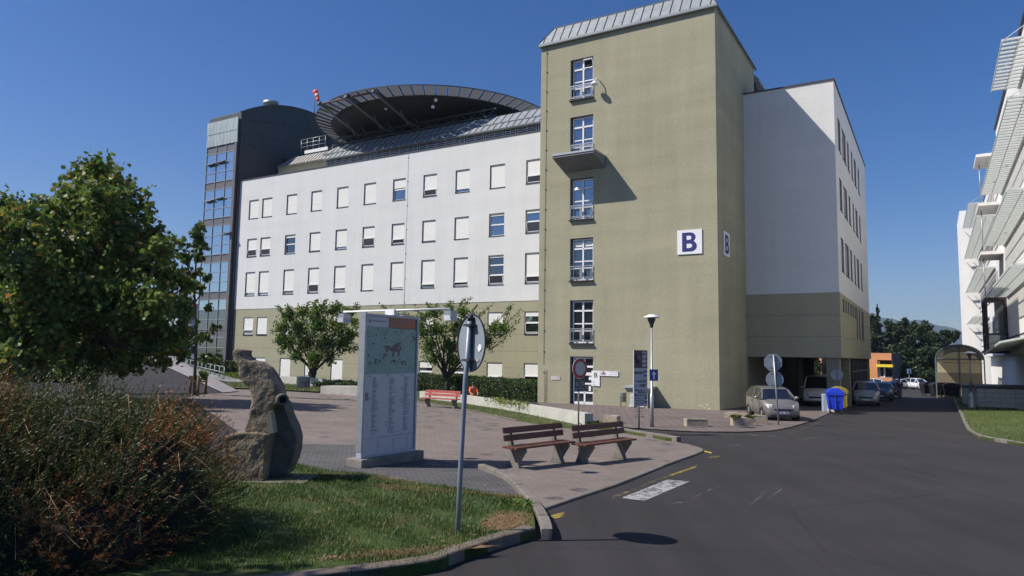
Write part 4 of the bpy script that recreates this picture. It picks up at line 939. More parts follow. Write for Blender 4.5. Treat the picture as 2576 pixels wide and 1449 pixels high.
# sloping glass canopy over the ground floor
m2 = MB(); m2.prism([(S5-1.5, 8, 3.15), (S5-1.5, 22.4, 2.65), (S5, 22.4, 3.0), (S5, 8, 3.5)], (0, 0, .05)); cn = m2.build('canopy', mat('ribbed canopy glass', (.36, .47, .43), .35, .1, 4, spec=.6), rb, MB_)
m3 = MB(); t_ = 8
while t_ <= 22.4: k_ = (t_-8)/14.4; m3.bar((S5-1.55, t_, 3.13-.5*k_), (S5, t_, 3.48-.5*k_), .05, .1); t_ += .9
m3.bar((S5-1.5, 8, 3.1), (S5-1.5, 22.4, 2.6), .08, .12); m3.build('canopy_ribs', m_slat, cn, MB_)
# retaining blocks beside the side lawn
q0 = G(2503, 1028)
rt_ = thing('planter_wall', 'low white block wall with dark cap at the corner of the right-hand building', 'wall', q0)
mb = MB(); b0 = toB(q0)
mb.box((b0.x-.9, b0.y, -2), (S6-.05, b0.y+6, .35)); mb.box((b0.x-1.5, b0.y+4.5, -2), (b0.x-.9, b0.y+10, .25)); mb.build('block', mat('white blockwork', (.48, .47, .43), .9, .12), rt_, MB_)
mb = MB(); mb.box((b0.x-1.0, b0.y-.08, .35), (S6-.05, b0.y+6, .48)); mb.box((b0.x-1.6, b0.y+4.4, .25), (b0.x-.9, b0.y+10, .38)); mb.build('cap', m_trim, rt_, MB_)
mb = MB()
for z in (-.55, -.25, .06): mb.box((b0.x-.905, b0.y-.006, z), (S6-.06, b0.y, z+.02)); 
for k in range(4): mb.box((b0.x-.5+k*.8, b0.y-.006, -1.2), (b0.x-.48+k*.8, b0.y, .35))
mb.build('joints', m_reveal, rt_, MB_)
# ================================================================== far background
def front_box(name, label, cat, px0, px1, ytop, ybot, dep, thick, yaw=0):
    a = W(px0, ybot, dep); b_ = W(px1, ybot, dep); z1 = W((px0+px1)/2, ytop, dep).z; z0 = min(a.z, b_.z); return a, b_, z0, z1
m_or = mat('salmon render', (.56, .26, .13), .9, .06, 1.)
ob = thing('gatehouse', 'small salmon coloured house with a yellow awning and yellow gate beyond the annex', 'house', G(2205, 975))
D_ = 118
cnr = Vector(W(2245, 968, D_)); HX = Vector((math.cos(R(-38)), math.sin(R(-38)), 0)); HN = Vector((-HX.y, HX.x, 0))     # along the front, into depth
MH = Matrix(((HX.x, HN.x, 0, cnr.x), (HX.y, HN.y, 0, cnr.y), (0, 0, 1, 0), (0, 0, 0, 1))); MHI = MH.inverted()
def onH(px, py, dd=0):
    d = ray(px, py); p0 = np.array(cnr+HN*dd); k = (((p0-EYE)@np.array(HN))/(d@np.array(HN))); return MHI @ Vector(EYE+d*k)
z1 = onH(2205, 888).z; zb = -3.4; X0 = onH(2150, 930).x-9
P_ = lambda x, z, d: Vector((x, d, z))
wn0, wn1 = onH(2208, 949), onH(2241, 906)
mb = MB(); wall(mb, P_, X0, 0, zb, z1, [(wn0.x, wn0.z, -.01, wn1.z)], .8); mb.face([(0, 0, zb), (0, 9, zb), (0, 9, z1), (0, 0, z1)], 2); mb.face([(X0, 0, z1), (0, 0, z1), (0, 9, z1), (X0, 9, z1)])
mb.face([(0, .8, wn0.z), (0, .8, wn1.z), (X0, .8, wn1.z), (X0, .8, wn0.z)], 1)
mb.build('wall', [m_or, m_room, mat('shade toned side wall', (.12, .095, .085), .8, .1)], ob, MH)  # right side wall gets a dark colour that stands for its shade
mb = MB(); mb.box((wn0.x, .5, wn0.z), (wn0.x+.3, .7, wn1.z-.2)); mb.box((wn0.x*.55-.12, .4, wn0.z), (wn0.x*.55+.12, .6, wn0.z+2)); mb.box((wn0.x, .3, wn0.z), (0, .8, wn0.z+.12)); mb.build('window_frame', m_frame, ob, MH)
c0, c1 = onH(2205, 923, -.8), onH(2246, 917, -.8)
mb = MB(); mb.box((c0.x, -1.0, c0.z), (c1.x, .3, c1.z)); mb.build('awning', mat('yellow awning', (.80, .60, .03), .6, .03), ob, MH)
g1 = onH(2191, 924, -2); g0 = onH(1985, 960, -2)
gt = thing('yellow_gate', 'tall ribbed yellow sheet metal gate left of the salmon house', 'gate', MH @ Vector((g1.x-3, -2, -3)))
mb = MB(); n_ = 46
for i in range(n_):
    xa = g0.x+(g1.x-g0.x)*i/n_; xb = g0.x+(g1.x-g0.x)*(i+1)/n_; mb.box((xa+.03, -2.05, -3.4), (xb-.03, -1.95, g1.z)); mb.box((xa-.05, -2.14, -3.4), (xa+.05, -1.93, g1.z+.05))
mb.build('sheet', mat('yellow ochre sheet', (.68, .36, .012), .6, .08), gt, MH)
hl = MB(); rng = np.random.default_rng(3)
prof = [(-2000, 60), (-900, 120), (-300, 150), (150, 170), (420, 235), (620, 232), (800, 190), (1100, 175), (1400, 205), (1900, 150), (2600, 60)]
xs = np.linspace(-2000, 2600, 140); zz = np.interp(xs, *zip(*prof))+rng.normal(0, 3, 140).cumsum()*.0+6*np.sin(xs/53)+4*np.sin(xs/21+1)
hx = W(2300, 805, 3000)
sc = (hx.z+60)/np.interp(hx.x, xs, zz)
for i in range(139):
    za, zb_ = zz[i]*sc-60, zz[i+1]*sc-60
    hl.face([(xs[i], 2600, -70), (xs[i+1], 2600, -70), (xs[i+1], 3000, zb_), (xs[i], 3000, za)], sm=True); hl.face([(xs[i], 3000, za), (xs[i+1], 3000, zb_), (xs[i+1], 3800, -70), (xs[i], 3800, -70)], sm=True)
hl.build('hills', mat('wooded hillside', (.035, .06, .04), .95, .3, .01), kind='structure')
# ================================================================== benches
m_wood = mat('brown stained slat', (.13, .048, .030), .6, .25, 5, .2, 40, stretch=(1, 6, 6)); m_redw = mat('red painted slat', (.36, .06, .05), .55, .15, 5)
m_leg = mat('bench concrete', (.165, .155, .14), .92, .3, 4, .5, 40)
def bench(name, label, p, rz, wood, length=1.85, group=None):
    t = thing(name, label, 'bench', p, rz, group)
    M = Matrix.Translation(p) @ Matrix.Rotation(rz, 4, 'Z')
    side = [(-.14, 0), (.24, 0), (.18, .10), (.12, .26), (.17, .40), (.25, .80), (.17, .80), (.09, .46), (-.27, .42), (-.28, .38), (-.16, .22), (-.09, .12)]   # (y, z): y>0 is the back
    for x in (-length/2+.22, length/2-.28):
        mb = MB(); mb.prism([(x, y, z-.0) for y, z in side], (.075, 0, 0)); mb.build('leg', m_leg, t, M, bevel=.008)
    mb = MB()
    for k in range(4): y = -.26+k*.105; mb.box((-length/2, y, .425), (length/2, y+.085, .465))
    mb.build('seat', wood, t, M, bevel=.006)
    mb = MB()
    for k in range(2): z = .56+k*.15; y = .105+k*.03; mb.prism([(-length/2, y, z), (-length/2, y-.03, z), (-length/2, y-.005, z+.12), (-length/2, y+.025, z+.12)], (length, 0, 0))
    mb.build('backrest', wood, t, M, bevel=.006)
    return t
b1 = (G(1295, 1177)+G(1408, 1167))/2; b2 = (G(1462, 1167)+G(1568, 1156))/2
bench('park_bench', 'brown slatted bench with concrete legs, the nearer one beside the map board shadow', b1, R(46), m_wood, group='pair of brown benches on the plaza')
bench('park_bench', 'brown slatted bench with concrete legs, right of its twin and nearest the road', b2, R(45), m_wood, group='pair of brown benches on the plaza')
b3 = (G(1078, 1022)+G(1142, 1030))/2
bench('park_bench', 'red slatted bench on concrete legs under the small tree by the low wall', b3, R(-30), m_redw, 2.1)

# ================================================================== map board
pa, pb = G(909, 1181), G(1066, 1159); ax = (pb-pa); ax.z = 0; Lb = ax.length; ax.normalize(); nrm = Vector((ax.y, -ax.x, 0))   # nrm points to the front (camera right)
mbx = Matrix(((ax.x, -nrm.x, 0, pa.x), (ax.y, -nrm.y, 0, pa.y), (0, 0, 1, pa.z), (0, 0, 0, 1)))        # x along, y back, z up
ib = thing('map_board', 'tall grey framed site map board on a concrete base with two spotlights on arms', 'sign board', pa+ax*Lb/2, math.atan2(ax.y, ax.x))
mb = MB(); mb.box((0, 0, -.05), (Lb, .42, .17)); mb.build('concrete_base', mat('board base concrete', (.20, .185, .16), .92, .3, 4, .5, 30), ib, mbx, bevel=.01)
def top_of(px, py, q): d = ray(px, py); return EYE[2]+d[2]*math.hypot(q.x, q.y)
lx, rx_ = .10, Lb-.13; ztop = top_of(918, 787, pa+ax*lx)-pa.z
m_bd = mat('grey painted board frame', (.40, .43, .50), .5, .06, metal=.2); m_bw = mat('board face', (.52, .52, .56), .35, .04, 5)
mb = MB(); ring(mb, lambda a, z, d: Vector((a, .13+d, z)), lx, .17, rx_, ztop, .05, -.01, .13); mb.box((lx+.05, .15, .22), (rx_-.05, .24, ztop-.05)); mb.build('frame', [m_bd], ib, mbx, bevel=.006)
mb = MB(); mb.box((lx-.01, .115, .3), (lx+.03, .27, ztop+.03)); mb.build('edge_profile', m_steel, ib, mbx)
fx0, fx1, y_ = lx+.06, rx_-.06, .145
H_ = ztop-.25; zmap0 = .22+H_*.575; zmap1 = ztop-.05-.20
mb = MB(); mb.box((fx0, y_, .22), (fx1, .16, zmap0)); mb.build('text_panel', m_bw, ib, mbx)
mb = MB(); mb.box((fx0, y_, zmap0), (fx1, .16, zmap1)); mp_ = mb.build('map_panel', mat('map green', (.23, .37, .33), .35, .06, 4), ib, mbx)
mb = MB(); mb.box((fx0, y_, zmap1), (fx0+(fx1-fx0)*.42, .16, ztop-.05)); mb.build('header_panel', m_bw, ib, mbx)
mb = MB(); mb.box((fx0+(fx1-fx0)*.42, y_, zmap1-.02), (fx1, .16, ztop-.05)); mb.build('title_panel', mat('orange header', (.40, .11, .06), .4, .04), ib, mbx)
rnd = random.Random(4); W_ = fx1-fx0
def bp_(u_, v_): return Vector((fx0+W_*u_, y_-.004, zmap0+(zmap1-zmap0)*v_))
def mpoly(mb, pts): mb.face([bp_(*p) for p in pts])
mb = MB()
for pts in ([(.42, .55), (.52, .58), (.52, .62), (.62, .66), (.70, .71), (.69, .67), (.63, .60), (.68, .60), (.70, .52), (.66, .50), (.66, .38), (.62, .38), (.62, .47), (.55, .47), (.55, .36), (.51, .36), (.51, .48), (.42, .50)],
            [(.33, .60), (.46, .60), (.46, .55), (.42, .55), (.42, .46), (.38, .46), (.38, .56), (.33, .57)], [(.33, .42), (.40, .42), (.40, .36), (.34, .32)], [(.50, .30), (.58, .30), (.58, .25), (.53, .21), (.50, .24)],
            [(.70, .27), (.79, .27), (.79, .19), (.70, .19)], [(.93, .84), (.96, .84), (.97, .72), (.94, .70)], [(.17, .32), (.22, .31), (.22, .22), (.18, .21)], [(.24, .30), (.27, .30), (.28, .24), (.25, .24)], [(.10, .64), (.15, .67), (.15, .63), (.11, .62)], [(.04, .42), (.06, .43), (.07, .35), (.05, .35)], [(.60, .25), (.62, .25), (.63, .19), (.60, .19)]): mpoly(mb, pts)
mb.build('map_buildings', mat('map maroon', (.15, .10, .12), .5, 0), mp_, mbx)
mb = MB()
for k in range(190):
    a_, b_ = rnd.random(), rnd.random()
    if .12 < a_ < .9 and .28 < b_ < .66 and rnd.random() < .75 or b_ < .18 and rnd.random() < .8: continue
    q = bp_(a_, b_); r_ = rnd.uniform(.008, .018); mb.face([q+Vector((r_*math.cos(k_), -.001, r_*math.sin(k_))) for k_ in np.linspace(0, 5.2, 6)])
mb.build('map_trees', mat('map dark green', (.07, .15, .13), .5, 0), mp_, mbx)
mb = MB()
for pts in ([(0, .15), (.3, .19), (.6, .19), (1, .17)], [(.38, .72), (.5, .70), (.7, .73), (.84, .86)], [(.2, .2), (.27, .42), (.36, .5)], [(0, .5), (.15, .6), (.3, .72)]):
    for p_, q_ in zip(pts, pts[1:]): mb.bar(bp_(*p_), bp_(*q_), .006, .004)
for p_ in ((.63, .55), (.37, .37), (.75, .22), (.43, .5), (.96, .7), (.83, .68), (.21, .26), (.62, .22), (.38, .17), (.52, .24)): q = bp_(*p_); mb.box((q.x-.014, y_-.007, q.z-.02), (q.x+.014, y_-.003, q.z+.02))
mb.build('map_paths', mat('map pale lines', (.42, .48, .46), .5, 0), mp_, mbx)
m_pr = mat('faded print', (.22, .22, .26), .6, 0); m_prd = mat('dark print', (.06, .06, .09), .6, 0)
mb = MB(); zc = zmap0-.06
for cx_, x0_ in enumerate((.14, .47, .77)):
    z = zmap0-.07
    while z > .22+H_*.13:
        wd = rnd.choice((.08, .1, .13, .17))*(1 if cx_ else 1); 
        if rnd.random() < .93: mb.box((fx0+W_*x0_, y_-.003, z), (fx0+W_*(x0_+wd*.75), y_, z+.009))
        z -= .0185
mb.box((fx0, y_-.004, .22+H_*.115), (fx1, y_, .22+H_*.118))
for u_ in (.28, .58, .86): mb.box((fx0+W_*u_, y_-.003, .24), (fx0+W_*(u_+.004), y_, .22+H_*.10))
mb.build('directory_text', m_pr, ib, mbx)
def lets(lst):
    for s_, u_, zf in lst: text('index_letter', s_, .06, m_prd, ib, frame_of(mbx @ Vector((fx0+W_*u_, y_-.003, .22+H_*zf)), ax, (0, 0, 1)), .001)
lets((('A', .09, .56), ('B', .09, .40), ('C', .07, .21), ('D', .43, .56), ('E', .73, .56), ('F', .43, .22), ('G', .43, .20), ('H', .73, .46), ('I', .73, .42), ('J', .73, .385), ('K', .73, .36)))
text('heading', 'MAPA AREÁLU NEMOCNICE', .085, mat('pale lettering', (.55, .40, .36), .6, 0), ib, frame_of(mbx @ Vector((fx0+W_*.66, y_-.003, ztop-.11)), ax, (0, 0, 1)), .001, sx=.58)
text('heading', 'HOSPITAL MAP', .075, MATS['pale lettering'], ib, frame_of(mbx @ Vector((fx0+W_*.56, y_-.003, ztop-.19)), ax, (0, 0, 1)), .001, sx=.6)
mb = MB(); mb.box((fx0+W_*.1, y_-.004, ztop-.15), (fx0+W_*.37, y_, ztop-.13)); mb.box((fx0+W_*.04, y_-.004, ztop-.17), (fx0+W_*.08, y_, ztop-.11)); mb.box((fx0+W_*.0, y_-.004, zmap0-H_*.13-.16), (fx0+W_*.07, y_, zmap0-H_*.13)); mb.build('header_print', m_pr, ib, mbx)
# spotlight arms front and back
xm = (lx+rx_)/2-.02
mb = MB(); mb.tube([(xm, -1.35, ztop+.10), (xm, 1.55, ztop+.10)], .022, 8); mb.box((xm-.05, .05, ztop-.0), (xm+.05, .3, ztop+.13)); mb.build('lamp_arm', m_frame, ib, mbx)
for yy in (-1.35, 1.55):
    mb = MB(); s_ = 1 if yy < 0 else -1; mb.box((xm-.10, yy-.10, ztop-.06), (xm+.10, yy+.06, ztop+.06)); mb.prism([(xm-.12, yy-.12, ztop-.13), (xm+.12, yy-.12, ztop-.13), (xm+.10, yy-.08, ztop-.03), (xm-.10, yy-.08, ztop-.03)], (0, .16, 0)); mb.build('spotlight', m_steel, ib, mbx)

# ================================================================== signs on posts
def tilt_post(mb, p, top, r, n=12, cap=True): mb.tube([p-Vector((0, 0, .1)), top], r, n)
def disc(mb, c, nrm, r, th=.02, n=40, mi=0):
    nrm = Vector(nrm).normalized(); mb.lathe(Vector(c), [(0, 0), (r, 0), (r, th), (0, th)], n, mi, axis=nrm, sm=False)
# big foreground sign seen from behind
p = G(1150, 1340, .085); p.z = gz(p.x, p.y)+.085
topz = top_of(1183, 795, p)
sgn = thing('road_sign', 'round grey back of a road sign on a leaning grey post in the front lawn', 'road sign', p)
ptop = Vector(W(1183, 797, p.y-.02)); 
mb = MB(); mb.tube([p-Vector((0, 0, .3)), p.lerp(ptop, .28)+Vector((-.006, 0, 0)), p.lerp(ptop, .7)+Vector((-.012, 0, 0)), ptop], .030, 16); mb.build('post', mat('grey post', (.24, .27, .32), .5, .12, 8, metal=.3), sgn)
mb = MB(); mb.tube([ptop-Vector((0, 0, .05)), ptop+Vector((0, 0, .015))], .034, 16); mb.build('cap', m_blk, sgn)
nb_ = Vector((-math.sin(R(58)), -math.cos(R(58)), 0))       # back of the disc looks this way
side_ = Vector((math.cos(R(58)), -math.sin(R(58)), 0))
cz = W(1186, 862, p.y); cdisc = Vector((cz.x-.066, p.y, cz.z))-nb_*.075+side_*.0
mb = MB(); disc(mb, cdisc-nb_*.0, -nb_, .35, .004); m2 = MB()
for k in range(48):
    a0_, a1_ = 2*math.pi*k/48, 2*math.pi*(k+1)/48; f_ = lambda a_, r_, o_: cdisc+side_*r_*math.cos(a_)+Vector((0, 0, r_*math.sin(a_)))+nb_*o_
    m2.face([f_(a0_, .35, -.004), f_(a1_, .35, -.004), f_(a1_, .352, .014), f_(a0_, .352, .014)]); m2.face([f_(a0_, .352, .014), f_(a1_, .352, .014), f_(a1_, .340, .014), f_(a0_, .340, .014)])
m_sb = mat('grey sign back', (.28, .32, .36), .45, .06, 4, metal=.25)
mb.build('disc', m_sb, sgn); m2.build('rim', m_steeld, sgn)
mb = MB(); mb.bar(cdisc+nb_*.012+Vector((0, 0, -.345)), cdisc+nb_*.012+Vector((0, 0, .345)), .045, .02, upv=nb_); mb.build('stiffener', mat('blue grey channel', (.10, .13, .19), .5, 0, metal=.3), sgn)
for z_ in (.21, -.21):
    mb = MB(); c_ = cdisc+Vector((0, 0, z_)); mb.bar(c_+nb_*.03-side_*.02, c_+nb_*.03+side_*.13, .02, .035); pc_ = Vector((p.lerp(ptop, .5+.5*(.62+z_)/1.3).x, p.y, c_.z)); pc_ = p.lerp(ptop, (c_.z-p.z)/(ptop.z-p.z))
    mb.bar(pc_-side_*.06-nb_*.0, pc_+side_*.09, .075, .03); mb.tube([pc_+nb_*.045-side_*.08, pc_-nb_*.06-side_*.08], .008, 6); mb.build('clamp', m_steeld, sgn)
mb = MB(); st = cdisc+side_*.21+Vector((0, 0, -.06))+nb_*.006; mb.face([st+side_*x+Vector((0, 0, z))+nb_*.002 for x, z in ((-.05, .0), (.0, .045), (.045, .03), (.05, -.01), (-.01, -.055))]); mb.face([st+side_*x+Vector((0, 0, z))+nb_*.002 for x, z in ((-.09, -.14), (-.01, -.13), (-.01, -.165), (-.09, -.17))], 1); mb.build('sticker', [m_frame, mat('faded sticker', (.35, .30, .33), .7, .3, 30)], sgn)

m_red = mat('sign red', (.36, .02, .018), .45, .05); m_sgf = mat('sign face grey white', (.42, .43, .47), .4, .04); m_blue = mat('sign blue', (.02, .06, .33), .4, .05)
sn = R(39); nf_ = Vector((math.sin(sn), -math.cos(sn), 0)); sx_ = Vector((math.cos(sn), math.sin(sn), 0))
p = G(1455, 1077); t = thing('road_sign', 'round red ringed sign above a text plate on a post by the low wall', 'road sign', p)
zc = top_of(1458, 927, p); mb = MB(); mb.tube([p-Vector((0, 0, .1)), Vector((p.x, p.y, zc+.36))], .03, 10); mb.build('post', m_steel, t)
c_ = Vector((p.x, p.y, zc))+nf_*.05; mb = MB(); disc(mb, c_, nf_, .36, .015, mi=0); mb.build('rim', m_sgf, t)
mb = MB(); disc(mb, c_+nf_*.016, nf_, .345, .004); mb.build('red_ring', m_red, t); mb = MB(); disc(mb, c_+nf_*.021, nf_, .245, .004); mb.build('face', m_sgf, t)
zp1, zp0 = top_of(1458, 953, p), top_of(1458, 985, p); w2 = .25
mb = MB(); c2 = Vector((p.x, p.y, 0))+nf_*.05; mb.prism([c2-sx_*w2+Vector((0, 0, zp0)), c2+sx_*w2+Vector((0, 0, zp0)), c2+sx_*w2+Vector((0, 0, zp1)), c2-sx_*w2+Vector((0, 0, zp1))], nf_*.015); mb.build('plate_border', m_blk, t)
mb = MB(); w3 = w2-.03; mb.prism([c2-sx_*w3+Vector((0, 0, zp0+.03)), c2+sx_*w3+Vector((0, 0, zp0+.03)), c2+sx_*w3+Vector((0, 0, zp1-.03)), c2-sx_*w3+Vector((0, 0, zp1-.03))], nf_*.019); mb.build('plate', mat('plate grey', (.20, .22, .26), .5, .05), t)
for k, s_ in enumerate(('NEPLATÍ', 'PRO', 'SANITNÍ', 'VOZY')): text('lettering', s_, .115, m_blk, t, frame_of(c2+nf_*.021+Vector((0, 0, zp1-.085-k*(zp1-zp0-.10)/3.4)), sx_, (0, 0, 1)), .001, .003)

p = G(1607, 1092); t = thing('direction_board', 'narrow white direction board with blue arrows and a parking ban panel on one post', 'sign board', p)
zt_, zb_ = top_of(1608, 881, p), top_of(1608, 1022, p); Dp = p.y; hw = .33
cb = Vector((p.x, p.y, 0)); cb = Vector((W(1607.5, 950, p.y).x, p.y, 0))+nf_*.04
mb = MB(); mb.tube([p-Vector((0, 0, .1)), Vector((cb.x-nf_.x*.04, p.y, zt_-.05))], .032, 10); mb.build('post', m_steel, t)
mm = frame_of(cb+nf_*.03+Vector((0, 0, (zt_+zb_)/2)), sx_, (0, 0, 1)); hh = (zt_-zb_)/2      # local: x right, y up, z out
mb = MB(); mb.box((-hw, -hh, -.04), (hw, hh, 0)); mb.build('board', m_sgf, t, mm)
mb = MB(); mb.box((-hw, hh-.58, 0), (.07, hh, .006)); mb.box((.07, hh-.58, 0), (hw, hh-.54, .006)); mb.box((.07, hh-.04, 0), (hw, hh, .006)); mb.box((hw-.03, hh-.56, 0), (hw, hh-.02, .006)); mb.build('ban_panel', mat('dark purple panel', (.035, .025, .06), .5, .1), t, mm)
mb = MB(); mb.lathe((-.15, hh-.29, .006), [(.0, 0), (.155, 0), (.155, .003), (0, .003)], 28); mb.build('ban_ring', mat('dull red print', (.16, .015, .03), .5, 0), t, mm); mb = MB(); mb.lathe((-.15, hh-.29, .009), [(.0, 0), (.115, 0), (.115, .003), (0, .003)], 28); mb.build('ban_disc', mat('dull blue print', (.04, .03, .11), .5, 0), t, mm)
mb = MB(); mb.bar((-.235, hh-.205, .014), (-.065, hh-.375, .014), .03, .004, upv=(0, 0, 1)); mb.build('ban_slash', MATS['dull red print'], t, mm)
def btxt(s_, x, y, sz, m=m_blk, al='CENTER', off=.0): text('lettering', s_, sz, m, t, mm @ Matrix.Translation((x, y, .003)), .0015, off, al, .8)
btxt('NÁSTUPNÍ', .19, hh-.13, .075); btxt('PLOCHA', .19, hh-.28, .075); btxt('ZÁKAZ', .19, hh-.43, .075)
btxt('EMERGENCY', -.06, hh-.74, .115, off=.002); btxt('NÁVŠTĚVNÍ', .07, hh-1.02, .10); btxt('VCHOD', .09, hh-1.15, .11, off=.003)
mb = MB(); mb.box((.19, hh-.86, 0), (.30, hh-.66, .005)); mb.box((-.30, hh-1.20, 0), (-.19, hh-.98, .005)); mb.box((-.30, -hh+.36, 0), (-.19, -hh+.56, .005)); mb.box((.20, -hh+.10, 0), (.31, -hh+.30, .005)); mb.build('arrow_panels', m_blue, t, mm)
mb = MB()
def arrow(mb, cx_, cy_, s_, ang):
    Rm = Matrix.Translation((cx_, cy_, .006)) @ Matrix.Rotation(ang, 4, 'Z'); pts = [(-.10, -.5), (.10, -.5), (.10, .05), (.32, .05), (0, .5), (-.32, .05), (-.10, .05)]; mb.prism([Rm @ Vector((x*s_, y*s_, 0)) for x, y in pts], (0, 0, .002))
arrow(mb, .245, hh-.76, .15, R(-90)); arrow(mb, -.245, hh-1.09, .18, 0); arrow(mb, -.245, -hh+.46, .15, R(60)); arrow(mb, .255, -hh+.20, .15, R(-90)); mb.build('arrows', m_frame, t, mm)
rows_ = ['Chirurgické ambulance', 'Interní oddělení a příjem pacientů', 'Radiologická klinika a CT pracoviště', 'Ortopedická amb.', 'Dětské oddělení a pohotovost', 'Rehabilitace a laboratoře', 'Lékárna', 'Oční oddělení     ORL', 'Neurologie     Kožní', 'Gynekologie     Urologie', 'Onkologie     Stomatologie']
for k, s_ in enumerate(rows_): btxt(s_, -.30, hh-1.30-k*.085, .052, m_prd, 'LEFT')
btxt('D', -.08, -hh+.47, .12); btxt('D1', .06, -hh+.47, .12); btxt('G', .19, -hh+.47, .12); btxt('T', -.25, -hh+.26, .07); btxt('T', .10, -hh+.20, .07)

# street lamp with a flat disc head and one-way sign
def street_lamp(name, label, base, h, disc_r, chunky):
    t = thing(name, label, 'street lamp', base); mb = MB(); b_ = base
    if chunky: mb.lathe(b_, [(.24, -.1), (.24, .55), (.20, .62), (.22, .68), (.16, .95), (.075, 1.0), (.06, 1.05)], 16); mb.tube([b_+Vector((0, 0, 1)), b_+Vector((0, 0, h-.55))], [.06, .045], 12)
    else: mb.tube([b_-Vector((0, 0, .1)), b_+Vector((0, 0, 1.2)), b_+Vector((0, 0, 1.22)), b_+Vector((0, 0, h-.5))], [.075, .07, .045, .03], 14)
    mb.build('pole', m_steel, t)
    mb = MB(); mb.lathe(b_+Vector((0, 0, h-.5)), [(.03, 0), (.06, .03), (.07, .12), (.15, .3), (.15, .36), (.05, .40)], 16); mb.build('lantern', mat('dark lantern', (.06, .05, .045), .4, .2), t)
    mb = MB(); mb.lathe(b_+Vector((0, 0, h-.12)), [(0, .0), (disc_r*.6, -.01), (disc_r, -.005), (disc_r*.96, .03), (disc_r*.6, .08), (disc_r*.25, .12), (0, .125)], 28); mb.build('disc_shade', m_frame, t); return t
p = G(1640, 1075); street_lamp('street_lamp', 'slim street lamp with a flat white disc shade in front of the olive tower', p, top_of(1642, 791, p)-p.z, .30, False)
z1, z0 = top_of(1645, 930, p), top_of(1645, 957, p)
t = thing('road_sign', 'square blue one way sign with white upward arrow on the street lamp post', 'road sign', Vector((p.x, p.y, z0)))
n4 = Vector((math.sin(R(25)), -math.cos(R(25)), 0)); x4 = Vector((math.cos(R(25)), math.sin(R(25)), 0)); cc = Vector((p.x+.06, p.y-.1, (z0+z1)/2))
mm = frame_of(cc, x4, (0, 0, 1)); mb = MB(); mb.box((-.19, -.21, -.015), (.19, .21, .0)); mb.build('panel', m_blue, t, mm, bevel=.01); mb = MB(); arrow(mb, 0, 0, .32, 0); mb.v = [Vector((v.x, v.y, v.z-.004)) for v in mb.v]; mb.build('arrow', m_frame, t, mm)
mb = MB(); mb.box((-.05, .1, -.06), (.05, .14, -.015)); mb.box((-.05, -.14, -.06), (.05, -.1, -.015)); mb.build('clamp', m_steeld, t, mm)
p = G(2445, 1028); street_lamp('street_lamp', 'street lamp with thick ribbed metal foot on the right-hand lawn', p, top_of(2440, 884, p)-p.z, .38, True)

# octagonal and round sign backs by the silver car
p = G(1959, 1070); t = thing('road_sign', 'octagonal sign above a round one, both seen from behind, beside the silver car', 'road sign', p)
tp = Vector(W(1946, 893, p.y)); mb = MB(); mb.tube([p-Vector((0, 0, .1)), tp], .03, 10); mb.build('post', m_steel, t)
nv = Vector((.12, 1, 0)).normalized()
for px_, py_, r_, n_, nm in ((1945, 912, .37, 8, 'octagon_plate'), (1949, 955, .34, 36, 'round_plate')):
    c_ = Vector(W(px_, py_, p.y+.06)); mb = MB(); M4 = Matrix.Translation(c_) @ nv.to_track_quat('Z', 'Y').to_matrix().to_4x4() @ Matrix.Rotation(R(22.5), 4, 'Z')
    mb.prism([M4 @ Vector((r_*math.cos(2*math.pi*k/n_), r_*math.sin(2*math.pi*k/n_), 0)) for k in range(n_)], nv*.02); mb.build(nm, m_sb, t)
    mb = MB()
    for dz in (.22, -.22): mb.bar(c_+Vector((-.14, -.03, dz)), c_+Vector((.14, -.03, dz)), .03, .03)
    mb.bar(c_+Vector((.06, -.015, -.3)), c_+Vector((.06, -.015, .3)), .04, .02); mb.build('bracket', m_steeld, t)
c_ = MB_ @ Vector((16.1+1.05, 6.9, 0)); cz = W(2105, 943, c_.y); cB = toB(cz)
t = thing('road_sign', 'round sign back held on a side arm from the passage pillar', 'road sign', cz)
mb = MB(); disc(mb, cz, Vector((.45, .9, 0)), .33, .02); mb.build('disc', m_sb, t)
mb = MB(); mb.tube([cz+Vector((0, -.03, 0)), MB_ @ Vector((16.3, 7.1, cz.z))], .02, 6); mb.bar(cz+Vector((0, -.03, -.3)), cz+Vector((0, -.03, .3)), .03, .02); mb.build('arm', m_steeld, t)

# ================================================================== concrete planters
m_plt = mat('weathered planter concrete', (.36, .30, .23), .93, .3, 3, .6, 25)
def planter(px, py, w_, d_, h_, yaw, label, plant=0):
    p = G(px, py); t = thing('planter', label, 'planter', p, yaw, 'concrete planters on the forecourt'); M = Matrix.Translation(p) @ Matrix.Rotation(yaw, 4, 'Z')
    mb = MB(); ring(mb, lambda a, z, d: Vector((a, z, h_-d)), -w_/2, 0, w_/2, d_, .06, 0, h_); mb.box((-w_/2+.06, .06, 0), (w_/2-.06, d_-.06, h_-.12)); mb.build('trough', m_plt, t, M, bevel=.012)
    return t, M, p
planter(1535, 1066, .55, .42, .30, R(-28), 'empty concrete planter closest to the end of the low white wall')
planter(1754, 1074, .80, .40, .28, R(2), 'empty low concrete planter alone in the middle of the forecourt')
planter(1838, 1053, .55, .4, .26, R(-30), 'farther small concrete planter behind the grassy one, near the tower corner')
planter(1866, 1056, .01+.4, .4, .26, R(-30), 'half hidden small planter touching the one by the tower corner')
pl, Mp, pp = planter(1872, 1072, .85, .42, .30, R(-2), 'long concrete planter with grass tufts hanging over its rim')
planter(1912, 1068, .62, .42, .34, R(-8), 'concrete planter next to the silver car front wheel')
